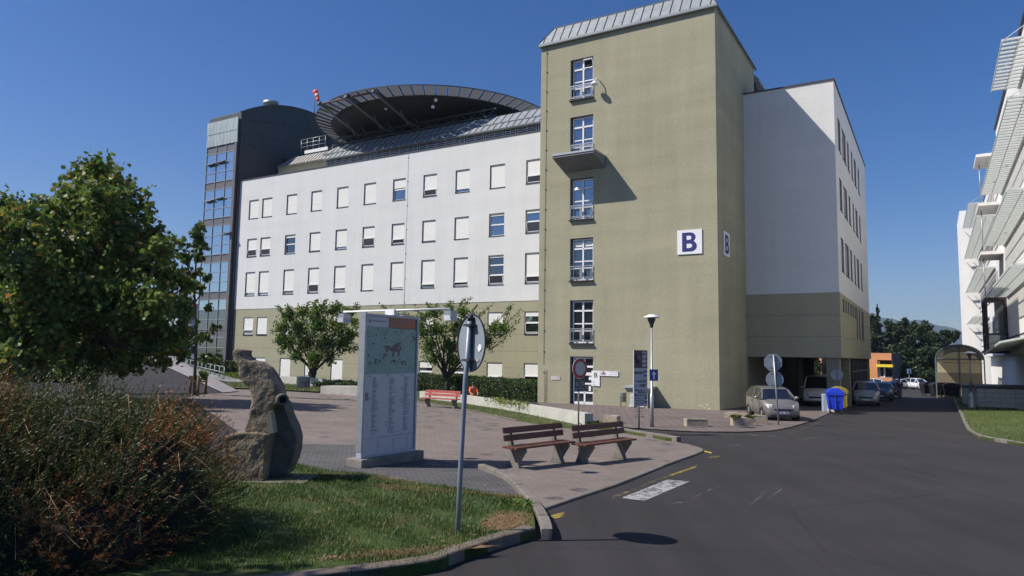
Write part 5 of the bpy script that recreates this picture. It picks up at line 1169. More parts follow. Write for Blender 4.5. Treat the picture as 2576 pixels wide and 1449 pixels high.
def tuft(name, c, r, n, h, m, parent=None, **kw):
    c = np.array(c); q = RNG.normal(0, r/2, (n, 2)); base = np.stack([c[0]+q[:, 0], c[1]+q[:, 1], np.full(n, c[2])], 1); a = RNG.uniform(0, 2*np.pi, n); le = RNG.uniform(.5, 1, n)*h; w2 = .012
    d = np.stack([np.cos(a)*RNG.uniform(.3, 1.3, n), np.sin(a)*RNG.uniform(.3, 1.3, n), np.ones(n)], 1); d /= np.linalg.norm(d, axis=1)[:, None]; s_ = np.stack([-np.sin(a), np.cos(a), np.zeros(n)], 1)*w2
    mid = base+d*le[:, None]*.6; tipp = base+d*le[:, None]+np.stack([np.cos(a), np.sin(a), -np.ones(n)*.6], 1)*le[:, None]*.3
    return npmesh(name, np.stack([base-s_, base+s_, mid+s_*.8, tipp, mid-s_*.8], 1), [(0, 1, 2, 3, 4)], m, parent, **kw)
m_tuft = mat('tuft grass', (.1, .2, .03), .7, isl=[(0, (.05, .12, .02)), (.6, (.12, .22, .04)), (1, (.25, .27, .08))], trans=.3)
tuft('grass_tufts', Mp @ Vector((-.28, .1, .30)), .16, 130, .22, m_tuft, pl); tuft('grass_tufts', Mp @ Vector((.3, .15, .30)), .10, 90, .20, m_tuft, pl)

# ================================================================== litter bins
def litter_bin(label, p, r, h, m):
    t = thing('litter_bin', label, 'litter bin', p); mb = MB(); mb.lathe(p, [(0, .28), (r*.92, .28), (r, .3), (r, h-.02), (r*1.04, h), (r*.9, h), (r*.88, .35), (0, .34)], 20); mb.build('drum', m, t)
    mb = MB()
    for a_ in (.5, 2.1, 3.7, 5.3): mb.tube([p+Vector((r*math.cos(a_), r*math.sin(a_), -.05)), p+Vector((r*math.cos(a_), r*math.sin(a_), h*.62))], .012, 6)
    mb.lathe(p+Vector((0, 0, h*.6)), [(r*1.03, 0), (r*1.05, .02), (r*1.03, .04)], 20); mb.build('stand', m_steeld, t)
q = G(762, 986); litter_bin('blue grey metal litter bin on legs by the lawn near the small round tree', q, .42, .98, mat('blue grey bin', (.17, .22, .28), .5, .15, 4, metal=.3))
q = onT(*z7(880, 960), -.35); q = B(q.x, -.35, -.9); litter_bin('grey metal litter bin against the tower wall beside the vent housing', Vector((q.x, q.y, gz(q.x, q.y))), .22, .82, mat('grey bin', (.26, .27, .24), .6, .2, 4, metal=.3))

# ================================================================== wheeled waste containers
def container(label, p, yaw, m, ml=None, sc=1., sv=(1, 1, 1), group='wheeled waste containers', open_marks=False):
    t = thing('waste_container', label, 'waste container', p, yaw, group); M = Matrix.Translation(p) @ Matrix.Rotation(yaw, 4, 'Z') @ Matrix.Diagonal((sc*sv[0], sc*sv[1], sc*sv[2], 1))
    mb = MB(); lo = [(-.52, -.38, .22), (.52, -.38, .22), (.52, .38, .22), (-.52, .38, .22)]; hi = [(-.66, -.50, 1.08), (.66, -.50, 1.08), (.66, .50, 1.08), (-.66, .50, 1.08)]
    mb.mesh([*lo, *hi], [(3, 2, 1, 0), (0, 1, 5, 4), (1, 2, 6, 5), (2, 3, 7, 6), (3, 0, 4, 7), (4, 5, 6, 7)]); mb.box((-.69, -.53, 1.02), (.69, .53, 1.10))
    for x in (-.55, 0, .55): mb.box((x-.03, -.50, .3), (x+.03, -.42, 1.02))
    mb.build('body', m, t, M, bevel=.02)
    mb = MB(); arc = [(-.69+.69*(1-math.cos(a_))*1.0, 1.10+.32*math.sin(a_)) for a_ in np.linspace(0, math.pi, 13)]
    arc = [(.70*-math.cos(a_), 1.11+.30*math.sin(a_)) for a_ in np.linspace(0, math.pi, 13)]
    mb.prism([(x, -.53, z) for x, z in arc], (0, 1.06, 0)); mb.build('lid', ml or m, t, M, bevel=.02)
    for x, y in ((-.42, -.3), (.42, -.3), (-.42, .3), (.42, .3)):
        mb = MB(); mb.lathe(M @ Vector((x-.03, y, .10)), [(0, 0), (.1*sc, 0), (.1*sc, .06), (0, .06)], 12, axis=M.to_3x3() @ Vector((1, 0, 0))); mb.box((0, 0, 0), (0, 0, 0)) if 0 else None; mb.build('wheel', m_blk, t)
    if open_marks:
        mb = MB()
        for x, z, r_ in ((.08, .95, .10), (.02, .86, .07), (.10, .68, .07), (-.02, .70, .05), (.22, .68, .08), (.14, .64, .05)): mb.prism([(x+r_*math.cos(a_), -.505+.0*a_+(1.08-z)*.14, z+r_*.8*math.sin(a_)) for a_ in np.linspace(0, 5.9, 9)], (0, .02, 0))
        mb.build('emblem', mat('dark navy print', (.01, .012, .06), .6, 0), t, M)
    return t
m_bb = mat('bright blue plastic', (.025, .06, .62), .4, .05); m_yb = mat('yellow olive plastic', (.30, .24, .03), .45, .1); m_dk = mat('black plastic', (.014, .014, .017), .5, .2)
q = G(2108, 1041); container('bright blue wheeled paper container at the corner of the forecourt', q+Vector((0, .3, 0)), R(-20), m_bb, sc=.82, sv=(.76, 1.2, 1.14), open_marks=True)
container('yellow wheeled container just behind the blue one', q+Vector((.85, 1.7, 0)), R(-20), m_yb, sc=.84, sv=(.76, 1.2, 1.14))
for px_, py_, lab in ((2341, 996, 'black wheeled container farthest left outside the arched shelter'), (2368, 1000, 'black wheeled container second from the left under the arched shelter'), (2384, 999, 'black wheeled container behind the rightmost one under the arched shelter'), (2401, 1002, 'rightmost black wheeled container under the arched shelter')):
    q = G(px_, py_); container(lab, q+Vector((0, .4, 0)), R(-25+px_*.7 % 20), m_dk)
q = G(2086, 1036); t = thing('cabinet', 'small white and blue box standing left of the blue container', 'box', q)
Mx = Matrix.Translation(q) @ Matrix.Rotation(R(-15), 4, 'Z'); mb = MB(); mb.box((-.3, 0, 0), (.3, .5, .95)); mb.build('body', mat('pale blue plastic', (.35, .42, .55), .5, .05), t, Mx, bevel=.02); mb = MB(); mb.box((-.08, -.02, 0), (.28, .0, .5)); mb.box((-.08, -.02, .56), (.28, 0, .93)); mb.build('front', m_frame, t, Mx); mb = MB(); mb.box((-.08, -.025, .5), (.28, 0, .56)); mb.build('red_band', m_red, t, Mx)

# ================================================================== arched shelter
Ds = 67.
qa = toB(W(2357, 998, Ds)); t0_ = qa.y; qb = onT(2480, 998, t0_); ze = onT(2420, 903, t0_).z; zt = onT(2420, 867, t0_).z; zf = gz(0, Ds)-.4
t = thing('shelter', 'arched translucent shelter with beige panels over the waste containers', 'shelter', B((qa.x+qb.x)/2, t0_, zf), -TH)
cx_ = (qa.x+qb.x)/2; hw = (qb.x-qa.x)/2
def arcp(y, n=16): return [Vector((cx_-hw*math.cos(math.pi*i/n), y, ze+(zt-ze)*math.sin(math.pi*i/n))) for i in range(n+1)]
mb = MB(); A_, B_ = arcp(t0_), arcp(t0_+5)
for i in range(16): mb.face([A_[i], A_[i+1], B_[i+1], B_[i]])
sm = bpy.data.materials.new('smoky polycarbonate'); sm.use_nodes = True; n, L, bb = nodes_of(sm); bb.inputs['Base Color'].default_value = (.10, .095, .085, 1); bb.inputs['Roughness'].default_value = .35; tr = n.new('ShaderNodeBsdfTransparent'); tr.inputs[0].default_value = (.7, .68, .62, 1); mx = n.new('ShaderNodeMixShader'); mx.inputs[0].default_value = .30; L.new(bb.outputs[0], mx.inputs[1]); L.new(tr.outputs[0], mx.inputs[2]); L.new(mx.outputs[0], n['Material Output'].inputs[0])
mb.build('arched_roof', sm, t, MB_)
mb = MB(); In = [Vector((cx_+(p_.x-cx_)*.80, t0_, ze-.30+(p_.z-ze)*.72)) for p_ in A_]; In[0] = Vector((cx_-hw*.97, t0_, ze-.42)); In[-1] = Vector((cx_+hw*.97, t0_, ze-.1))
for i in range(16): mb.face([A_[i], A_[i+1], In[i+1], In[i]])
mb.build('arched_fascia', sm, t, MB_)
mb = MB(); mb.face([Vector((p_.x, t0_+5.02, p_.z)) for p_ in A_]); mb.build('gable_panel', mat('pale gable sheet', (.38, .36, .30), .7, .05), t, MB_)
mb = MB()
for y in (t0_, t0_+5):
    P_ = arcp(y)
    for i in range(16): mb.bar(P_[i], P_[i+1], .07)
    mb.bar((cx_-hw, y, ze), (cx_+hw, y, ze), .07); mb.bar((cx_-hw, y, zf), (cx_-hw, y, ze), .11); mb.bar((cx_+hw, y, zf), (cx_+hw, y, ze), .1)
mb.bar((cx_-hw, t0_, ze-.35), (cx_+hw, t0_, ze-.35), .05); mb.bar((cx_, t0_+4.9, zf), (cx_, t0_+4.9, zt), .06)
mb.build('frame', mat('green grey steel', (.16, .21, .22), .5, .1, metal=.3), t, MB_)
zm = onT(2420, 938, t0_+5).z
mb = MB(); mb.box((cx_-hw, t0_+5, zm), (cx_+hw, t0_+5.06, ze+.1)); mb.build('upper_panel', mat('beige panel', (.42, .37, .25), .8, .08), t, MB_)
mb = MB(); mb.box((cx_-hw, t0_+4.95, zf), (cx_+hw, t0_+5.03, zm)); mb.build('lower_panel', mat('taupe panel', (.19, .165, .12), .8, .08), t, MB_)

# ================================================================== vehicles
def lerp(a, b, t): return a+(b-a)*t
def car(name, label, p, heading, style, paint, plate=None, group='parked cars', rear=False, sc=1.):
    """p: ground point under the car centre; heading: azimuth of the nose from +x (radians)"""
    t = thing(name, label, 'van' if style == 'van' else 'car', p, heading, group); M = Matrix.Translation(p) @ Matrix.Rotation(heading, 4, 'Z') @ Matrix.Scale(sc, 4)
    if style == 'mpv':    # x from tail (-) to nose (+); (x, zlow, zmid, zbelt, ztop, wlow, wbelt, wtop, cabin)
        ST = [(-2.04, .40, .60, .86, .92, .66, .70, .50, 0), (-1.98, .28, .60, .95, 1.00, .76, .80, .58, 0), (-1.86, .24, .6, 1.02, 1.42, .80, .84, .60, 1), (-1.65, .2, .6, 1.03, 1.55, .82, .87, .64, 1), (-1.0, .2, .6, 1.02, 1.60, .83, .88, .66, 1), (-.2, .2, .6, 1.0, 1.61, .83, .88, .66, 1), (.35, .2, .6, .98, 1.57, .83, .88, .64, 1), (.62, .2, .6, .97, 1.50, .83, .88, .62, 2), (1.28, .2, .6, .98, 1.04, .83, .86, .60, 0), (1.62, .2, .58, .92, .97, .82, .83, .56, 0), (1.86, .2, .55, .82, .86, .78, .78, .5, 0), (2.0, .24, .50, .68, .71, .70, .70, .45, 0), (2.06, .30, .46, .58, .60, .60, .60, .40, 0)]
        WR, WX, L_ = .32, (-1.27, 1.32), 2.06
    elif style == 'sedan':
        ST = [(-2.25, .40, .58, .80, .88, .66, .70, .50, 0), (-2.18, .28, .6, .92, .98, .76, .80, .62, 0), (-1.55, .22, .6, .96, 1.04, .82, .86, .62, 0), (-1.0, .2, .6, .95, 1.38, .83, .87, .60, 2), (-.3, .2, .6, .94, 1.45, .83, .88, .62, 1), (.2, .2, .6, .93, 1.43, .83, .88, .60, 1), (.42, .2, .6, .92, 1.38, .83, .88, .58, 2), (1.1, .2, .6, .92, .98, .83, .86, .60, 0), (1.7, .2, .58, .84, .88, .82, .82, .56, 0), (2.1, .22, .52, .70, .73, .74, .74, .5, 0), (2.2, .30, .46, .58, .60, .62, .62, .42, 0)]
        WR, WX, L_ = .31, (-1.35, 1.38), 2.2
    else:
        ST = [(-2.35, .35, .7, 1.0, 1.75, .80, .86, .70, 0), (-2.3, .28, .7, 1.08, 1.88, .86, .91, .76, 1), (-1.2, .25, .7, 1.08, 1.94, .88, .92, .78, 1), (0, .25, .7, 1.08, 1.95, .88, .92, .78, 1), (.9, .25, .7, 1.08, 1.93, .88, .92, .76, 1), (1.28, .25, .7, 1.08, 1.86, .88, .92, .72, 2), (1.86, .25, .68, 1.08, 1.14, .87, .88, .74, 0), (2.2, .25, .62, .96, 1.02, .85, .85, .70, 0), (2.36, .28, .58, .80, .84, .80, .80, .66, 0), (2.4, .34, .52, .66, .70, .74, .74, .6, 0)]
        WR, WX, L_ = .33, (-1.45, 1.5), 2.4
    def sect(s_):
        x, zl, zm, zb, zt_, wl, wb, wt, c = s_
        h = [(0, zl), (wl*.8, zl), (wl, zl+.10), (lerp(wl, wb, .75), zm), (wb, (zm+zb)/2+.02), (wb*.985, zb), (wt+.02, zt_-.05), (wt*.82, zt_-.008), (0, zt_)]
        return [Vector((x, y, z)) for y, z in h]+[Vector((x, -y, z)) for y, z in h[-2:0:-1]]
    S_ = [sect(s_) for s_ in ST]; n_ = len(S_[0]); body = MB(); gl = MB(); allv = [v for s_ in S_ for v in s_]; bf = []; gf = []
    for i in range(len(ST)-1):
        c0, c1 = ST[i][8], ST[i+1][8]
        for j in range(n_):
            q = (i*n_+j, i*n_+(j+1) % n_, (i+1)*n_+(j+1) % n_, (i+1)*n_+j); jj = min(j, n_-1-j)
            side = jj == 5; screen = jj in (6, 7)
            isg = (side and c0 and c1) or (screen and ((c0 and not c1) or (not c0 and c1))) or (side and ((c0 and not c1) or (not c0 and c1)))
            (gf if isg else bf).append(q)
    body.mesh(allv, bf+[tuple(range(n_)), tuple((len(ST)-1)*n_+k for k in reversed(range(n_)))], 0, True)
    # remove loose verts by remapping
    def compact(mb):
        used = sorted({k for f in mb.f for k in f}); mp = {k: i for i, k in enumerate(used)}; mb.v = [mb.v[k] for k in used]; mb.f = [[mp[k] for k in f] for f in mb.f]
    compact(body); bo = body.build('body', paint, t, M)
    gl.mesh(allv, gf, 0, False); compact(gl); gl.build('glasshouse', m_cg, t, M)
    pb = MB(); zc = [s_ for s_ in ST if s_[8]]
    for sgn_ in (-1, 1):
        for s_ in (zc[0], zc[len(zc)//2], zc[-1]): pb.bar((s_[0], sgn_*(s_[6]*.985+.004), s_[3]), (s_[0]-.02, sgn_*(s_[7]+.026), s_[4]-.05), .06, .05)
        k_ = ST.index(zc[-1]); s2 = ST[k_+1]; pb.bar((zc[-1][0], sgn_*(zc[-1][7]+.01), zc[-1][4]-.04), (s2[0], sgn_*(s2[6]*.93), s2[4]-.01), .07, .05)
    pb.build('pillar_trim', paint, t, M)
    for wx_ in WX:
        for sgn_ in (-1, 1):
            wm = MB(); yy = (ST[3][5]+.01)*sgn_; axv = M.to_3x3() @ Vector((0, sgn_, 0)); wm.lathe(M @ Vector((wx_, yy-.20*sgn_, WR)), [(0, 0), (WR-.03, 0), (WR, .03), (WR, .19), (WR-.03, .215), (WR*.62, .215), (WR*.60, .19), (0, .19)], 22, axis=axv); wo_ = wm.build('wheel', m_tyre, t)
            rm = MB(); rm.lathe(M @ Vector((wx_, yy-.0*sgn_, WR)), [(0, .025), (.05, .025), (WR*.58, .01), (WR*.60, 0)], 10, axis=axv); rm.build('rim', m_rim, wo_)
            am = MB(); am.lathe(M @ Vector((wx_, yy-.06*sgn_, WR+.02)), [(WR*1.14, 0), (WR*1.16, .068), (WR*.9, .07)], 24, axis=axv); am.build('wheel_arch', m_blk, t)
    nx = L_
    fr_ = MB(); gw_ = .46 if style == 'mpv' else .5; fr_.mesh([(nx+e_+.01, y_, (.505, .505, .615, .615)[k]) for e_ in (-.14, .02) for k, y_ in enumerate((-gw_*.8, gw_*.8, gw_, -gw_))], [(3, 2, 1, 0), (4, 5, 6, 7), (0, 1, 5, 4), (1, 2, 6, 5), (2, 3, 7, 6), (3, 0, 4, 7)]); fr_.box((nx-.16, -.60, .24), (nx+.012, .60, .345)); fr_.v = [M @ v for v in fr_.v] if 0 else fr_.v; fr_.build('grille', m_blk, t, M, bevel=.012)
    for sgn_ in (-1, 1):
        hl_ = MB(); zz = {'mpv': .70, 'sedan': .64, 'van': .72}[style]; hx_ = {'mpv': 1.80, 'sedan': 2.02, 'van': 2.30}[style]
        hl_.mesh([Vector((hx_+(.12 if k in (0, 3) else -.20), sgn_*(.46 if k in (0, 3) else .79), zz+(.075 if k > 1 else -.06)+(.07 if k == 2 and style == 'mpv' else 0)))+Vector((e_, sgn_*e_*.4, e_*.2)) for e_ in (-.10, (.10 if style == 'mpv' else .05)) for k in range(4)], [(3, 2, 1, 0), (4, 5, 6, 7), (0, 1, 5, 4), (1, 2, 6, 5), (2, 3, 7, 6), (3, 0, 4, 7)]); hl_.build('headlight', m_hl, t, M, bevel=.02)
        mm_ = MB(); mm_.lathe((zc[-1][0]+.22, sgn_*(ST[4][6]+.10), ST[4][3]+.06), [(0, -.06), (.09, -.04), (.10, .02), (.05, .08), (0, .09)], 10); mm_.build('door_mirror', paint, t, M)
        tl = MB(); tl.box((-L_+.0, sgn_*.55, .78), (-L_+.14, sgn_*.76, 1.0 if style != 'van' else 1.3)); tl.build('tail_light', m_tl, t, M, bevel=.015)
    pm_ = MB(); pm_.box((nx-.0, -.26, .385), (nx+.022, .26, .495)); po_ = pm_.build('number_plate', m_frame, t, M)
    if plate:
        text('plate_number', plate, .105, m_blk, po_, frame_of(M @ Vector((nx+.024, .03, .44)), M.to_3x3() @ Vector((0, 1, 0)), (0, 0, 1)), .001, .002); bm_ = MB(); bm_.box((nx+.02, -.26, .386), (nx+.024, -.215, .494)); bm_.build('blue_band', m_blue, po_, M)
    bl_ = MB()
    for sgn_ in (-1, 1):
        y = sgn_*(ST[4][6]+.003)
        bl_.box((ST[5][0]-.01, y-.004, .30), (ST[5][0]+.005, y+.004, 1.0)); bl_.box((zc[-1][0]+.45, y-.02*0-.012, .34), (zc[-1][0]+.46, y+.004, .95)); bl_.box((ST[5][0]-.3, y, .86), (ST[5][0]-.12, y+.02*sgn_, .89))
    bl_.build('door_seams', m_blk, t, M)
    return t, M
m_cg = glass('car glass', (.6, .7, .8), .04, .14, (.008, .009, .01)); m_tyre = mat('tyre rubber', (.02, .02, .02), .85, .1); m_rim = mat('alloy rim', (.45, .46, .47), .35, .05, metal=.7)
m_hl = mat('headlight lens', (.55, .58, .62), .12, 0, spec=1., metal=.4, coat=1); m_tl = mat('tail lamp', (.45, .02, .02), .3, 0)
def paint(name, c, metal=.35): return mat(name, c, .38, .03, 2, metal=metal, coat=.6)
q = G(1972, 1060); hd = R(-90-5)
dv = Vector((math.cos(hd), math.sin(hd), 0)); c0 = q-dv*1.85; c0.z = gz(c0.x, c0.y)+.01
car('parked_car', 'silver compact hatchback with bright headlights parked by the sign post and planters', c0, hd, 'mpv', paint('champagne silver paint', (.27, .25, .235), .55), '5U6 4020', sc=.9)
hv = math.atan2(-V.y, -V.x)
q = B(14.6, 13.4, 0); q.z = gz(q.x, q.y)+.01
vt, vM = car('parked_van', 'white ambulance van with red side stripe in the passage under the annex', q, hv, 'van', paint('white van paint', (.62, .62, .64), 0))
mb = MB(); 
for s_ in (-1, 1): mb.box((-2.2, s_*.922, .72), (1.6, s_*.93, .92))
mb.build('side_stripe', mat('orange red stripe', (.5, .08, .02), .5, 0), vt, vM)
text('lettering', 'AMBULANCE', .16, m_navy, vt, frame_of(vM @ Vector((2.12, 0, 1.02)), vM.to_3x3() @ Vector((0, 1, 0)), vM.to_3x3() @ Vector((-.6, 0, .8))), .002, .002)
q = G(2172, 1021); q = q+V*2.2; q.z = gz(q.x, q.y)+.01; car('parked_car', 'grey people carrier first in the row beyond the waste containers', q, hv+R(4), 'mpv', paint('grey metallic paint', (.26, .27, .29)), '3U4 7115')
q = G(2214, 1009)+V*2.2; q.z = gz(q.x, q.y)+.01; car('parked_car', 'dark blue car second in the row behind the grey people carrier', q, hv, 'sedan', paint('dark blue paint', (.035, .05, .09)))
q = G(2236, 1002)+V*3.2; q.z = gz(q.x, q.y)+.01; car('parked_car', 'black car third in the row nearest the walking person', q, hv, 'sedan', paint('black paint', (.02, .02, .024)))
q = G(2190, 992)+V*9; q.z = gz(q.x, q.y)+.01; car('parked_car', 'white car roof showing behind the row of dark cars near the yellow gate', q, hv+R(90), 'mpv', paint('plain white paint', (.7, .7, .7), 0))
for px_, py_, hd_, st_, pn, lab in ((2283, 979, R(20), 'sedan', ('pale white paint', (.7, .72, .75), 0), 'white saloon far down the road under the tall sign post'), (2300, 977, R(10), 'sedan', ('dark red black paint', (.05, .03, .03), .3), 'dark car between the two white cars far down the road'), (2320, 980, R(-75), 'mpv', ('bright white paint', (.75, .76, .8), 0), 'white estate far down the road nearest the black containers')):
    q = G(px_, py_); car('parked_car', lab, q+Vector((0, 1.5, .0)), hd_, st_, paint(*pn))
p = G(2288, 975); t = thing('road_sign', 'small square blue and white sign on a tall thin post by the far cars', 'road sign', p); zt = top_of(2288, 928, p)
mb = MB(); mb.tube([p, Vector((p.x, p.y, zt))], .05, 6); mb.build('post', m_steel, t); mb = MB(); mb.box((p.x-.33, p.y-.08, zt-.75), (p.x+.33, p.y-.05, zt)); mb.build('panel', mat('pale blue sign', (.35, .5, .6), .5, 0), t); mb = MB(); mb.box((p.x-.08, p.y-.1, zt-.65), (p.x+.1, p.y-.08, zt-.12)); mb.build('symbol', m_blue, t)
# parking sign at the left
p = Vector(W(458, 918, 72)); t = thing('road_sign', 'small blue parking sign under the trees by the left ramp', 'road sign', p)
cz = Vector(W(458, 893, 72)); mb = MB(); mb.tube([Vector((cz.x, 72.05, -1)), Vector((cz.x, 72.05, cz.z+.3))], .04, 6); mb.build('post', m_steel, t)
mb = MB(); mb.box((cz.x-.33, 71.97, cz.z-.33), (cz.x+.33, 72, cz.z+.33)); mb.build('panel', m_blue, t); text('letter', 'P', .6, m_frame, t, frame_of(Vector((cz.x, 71.965, cz.z)), (1, 0, 0), (0, 0, 1)), .004, .01)
# ================================================================== low walls
m_lw = mat('whitewashed wall', (.44, .43, .39), .92, .14, 2, .3, 30)
def wall_path(name, label, bots, tops, th, m, cap=None, cat='wall'):
    pts = [G(*b_) for b_ in bots]; t = thing(name, label, cat, pts[0]); mb = MB()
    hs = [top_of(tp_[0], tp_[1], p_) for tp_, p_ in zip(tops, pts)]; N = []
    for i, p_ in enumerate(pts):
        d = (pts[min(i+1, len(pts)-1)]-pts[max(i-1, 0)]); d.z = 0; d.normalize(); N.append(Vector((d.y, -d.x, 0)))
    for i in range(len(pts)-1):
        a, b_ = pts[i], pts[i+1]; vs = []
        for p_, n_, h_ in ((a, N[i], hs[i]), (b_, N[i+1], hs[i+1])):
            q = p_+n_*th; vs += [Vector((p_.x, p_.y, p_.z-.3)), Vector((q.x, q.y, p_.z-.3)), Vector((q.x, q.y, h_)), Vector((p_.x, p_.y, h_))]
        mb.mesh(vs, [(0, 1, 5, 4), (1, 2, 6, 5), (2, 3, 7, 6), (3, 0, 4, 7)]+([(3, 2, 1, 0)] if i == 0 else [])+([(4, 5, 6, 7)] if i == len(pts)-2 else []))
    o = mb.build('wall_body', m, t); return t
wall_path('low_wall', 'long low whitewashed wall running back from the no entry sign below the hedge', [(1471, 1075), (1400, 1059), (1330, 1044), (1250, 1029), (1172, 1017), (1100, 1008), (1055, 1003)], [(1473, 1040), (1400, 1029), (1330, 1018), (1250, 1006), (1172, 995), (1100, 988), (1055, 984)], .32, m_lw)
wall_path('trough_wall', 'low pale concrete trough with a shaded front face left of the map board', [(906, 997), (806, 990)], [(906, 972), (806, 971)], .9, m_lw)
wall_path('low_wall', 'short whitewashed wall behind the small tree and litter bin', [(812, 975), (700, 966), (640, 962)], [(812, 953), (700, 946), (640, 943)], .3, m_lw)
# ================================================================== foliage tools
MAPLE = [(0, -.5), (.22, -.34), (.48, -.28), (.30, -.02), (.52, .18), (.20, .20), (0, .55), (-.20, .20), (-.52, .18), (-.30, -.02), (-.48, -.28), (-.22, -.34)]
OVAL = [(0, -.5), (.22, -.15), (.2, .2), (0, .52), (-.2, .2), (-.22, -.15)]
def rand_rot(n, droop=.0):
    q = RNG.normal(size=(n, 4)); q /= np.linalg.norm(q, axis=1)[:, None]; w_, x, y, z = q.T
    return np.stack([1-2*(y*y+z*z), 2*(x*y-z*w_), 2*(x*z+y*w_), 2*(x*y+z*w_), 1-2*(x*x+z*z), 2*(y*z-x*w_), 2*(x*z-y*w_), 2*(y*z+x*w_), 1-2*(x*x+y*y)], 1).reshape(n, 3, 3)
def leaves(name, pts, size, m, parent=None, shape=OVAL, flat=.0, **kw):
    pts = np.asarray(pts, float); n = len(pts); T = np.array([(x, y, .12*abs(x)) for x, y in shape]); k = len(T)
    Rm = rand_rot(n); s_ = size*RNG.uniform(.6, 1.2, n)
    if flat:          # turn the leaf faces mostly upwards
        nz = Rm[:, :, 2]; nz = nz*(1-flat)+np.array([0, 0, 1.])*flat*np.sign(nz[:, 2:3]+1e-6); nz /= np.linalg.norm(nz, axis=1)[:, None]
        xx = Rm[:, :, 0]-nz*np.sum(nz*Rm[:, :, 0], 1)[:, None]; xx /= np.linalg.norm(xx, axis=1)[:, None]; yy = np.cross(nz, xx); Rm = np.stack([xx, yy, nz], 2)
    V_ = np.einsum('nij,kj->nki', Rm, T)*s_[:, None, None]+pts[:, None, :]
    return npmesh(name, V_, [tuple(range(k))], m, parent, **kw)
def twig_points(clumps, per, up=.25, leafper=9, spread=.10, lo=.35):
    """leaves strung along twigs that radiate from each clump centre; returns leaf points and twig segments"""
    out = []; seg = []
    for c, r in clumps:
        c = np.array(c); n = max(6, int(per*r*r)); d = RNG.normal(size=(n, 3)); d /= np.linalg.norm(d, axis=1)[:, None]; d[:, 2] += up; d /= np.linalg.norm(d, axis=1)[:, None]
        ln = r*RNG.uniform(.6, 1.22, n); q = RNG.uniform(lo, 1, (n, leafper)); p_ = c+d[:, None, :]*(ln[:, None]*q)[:, :, None]
        p_[:, :, 2] -= (q**2)*.06*ln[:, None]*0
        p_ += RNG.normal(0, spread, p_.shape); out.append(p_.reshape(-1, 3)); seg += [(c+dd*l_*.2, c+dd*l_*.95) for dd, l_ in zip(d[::3], ln[::3])]
    return np.concatenate(out), seg
def twigs_mesh(name, seg, r, m, parent):
    A = np.array([s_[0] for s_ in seg]); Bq = np.array([s_[1] for s_ in seg]); d = Bq-A; s_ = np.cross(d, [0, 0, 1.]); s_ /= (np.linalg.norm(s_, axis=1)[:, None]+1e-9); u_ = np.cross(s_, d); u_ /= (np.linalg.norm(u_, axis=1)[:, None]+1e-9)
    V_ = np.stack([A+s_*r, A-s_*r*.5+u_*r*.8, A-s_*r*.5-u_*r*.8, Bq], 1); return npmesh(name, V_, [(0, 1, 3), (1, 2, 3), (2, 0, 3)], m, parent)
m_bark = mat('grey brown bark', (.10, .085, .065), .95, .35, 6, .8, 25, stretch=(1, 1, .25)); m_barkd = mat('dark bark', (.045, .038, .03), .95, .3, 8, .8, 30, stretch=(1, 1, .3))
def limb(mb, a, b, r0, r1, bend=.12, n=5, seg=8):
    a, b = Vector(a), Vector(b); L_ = (b-a).length; o_ = Vector((random.uniform(-1, 1), random.uniform(-1, 1), random.uniform(-.2, .6)))*L_*bend
    mb.tube([a.lerp(b, k/n)+o_*math.sin(math.pi*k/n) for k in range(n+1)], [lerp(r0, r1, k/n) for k in range(n+1)], seg)
def leafmat(name, stops, tr=.35, rough=.5): return mat(name, (.1, .1, .1), rough, isl=stops, trans=tr, spec=.35)
g_plane = leafmat('plane leaves', [(0, (.045, .09, .016)), (.35, (.09, .165, .026)), (.70, (.16, .23, .042)), (.88, (.25, .29, .075)), (.955, (.40, .30, .05)), (1, (.34, .14, .04))], .42)
g_cherry = leafmat('cherry leaves', [(0, (.045, .105, .015)), (.5, (.10, .19, .027)), (.85, (.18, .25, .045)), (1, (.32, .22, .06))], .42)
g_hedge = leafmat('hedge leaves', [(0, (.02, .045, .012)), (.6, (.045, .085, .02)), (1, (.10, .13, .03))], .2)
g_far = leafmat('far leaves', [(0, (.015, .034, .012)), (.6, (.03, .058, .018)), (1, (.07, .09, .03))], .2)
g_con = leafmat('conifer needles', [(0, (.010, .022, .012)), (1, (.025, .045, .022))], .1)
def px_clumps(lst, dep, jit=2.0):
    out = []
    for q in lst:
        x, y, r_ = q[:3]; d = dep+(q[3] if len(q) > 3 else random.uniform(-jit, jit)); c = W(x, y, d); out.append((tuple(c), r_*d/1787*1.05))
    return out
# ------------------------------------------------------------------ big plane trees at the left
def plane_tree(label, trunk_px, dep, clumps, per, size, leafper=9):
    b_ = Vector(W(*trunk_px, dep)); b_.z = gz(b_.x, b_.y)-.1
    t = thing('plane_tree', label, 'tree', b_, group='plane trees by the ramp'); cl = px_clumps(clumps, dep)
    mb = MB(); zf_ = W(trunk_px[0], 880, dep).z; fork = Vector((b_.x+.05, b_.y, zf_)); mb.tube([b_, b_.lerp(fork, .5)+Vector((.04, 0, 0)), fork, fork+Vector((0, 0, 1.6))], [.27, .22, .20, .15], 12); mb.build('trunk', m_bark, t)
    mb = MB(); top = fork+Vector((0, 0, 1.4))
    for c, r_ in cl:
        a_ = fork.lerp(top, random.random()); limb(mb, a_, c, .085, .02, .1)
    mb.build('limbs', m_bark, t)
    pts, seg = twig_points(cl, per, .2, leafper, .10, .25); leaves('crown', pts, size, g_plane, t, MAPLE); twigs_mesh('twigs', seg, .012, m_bark, t)
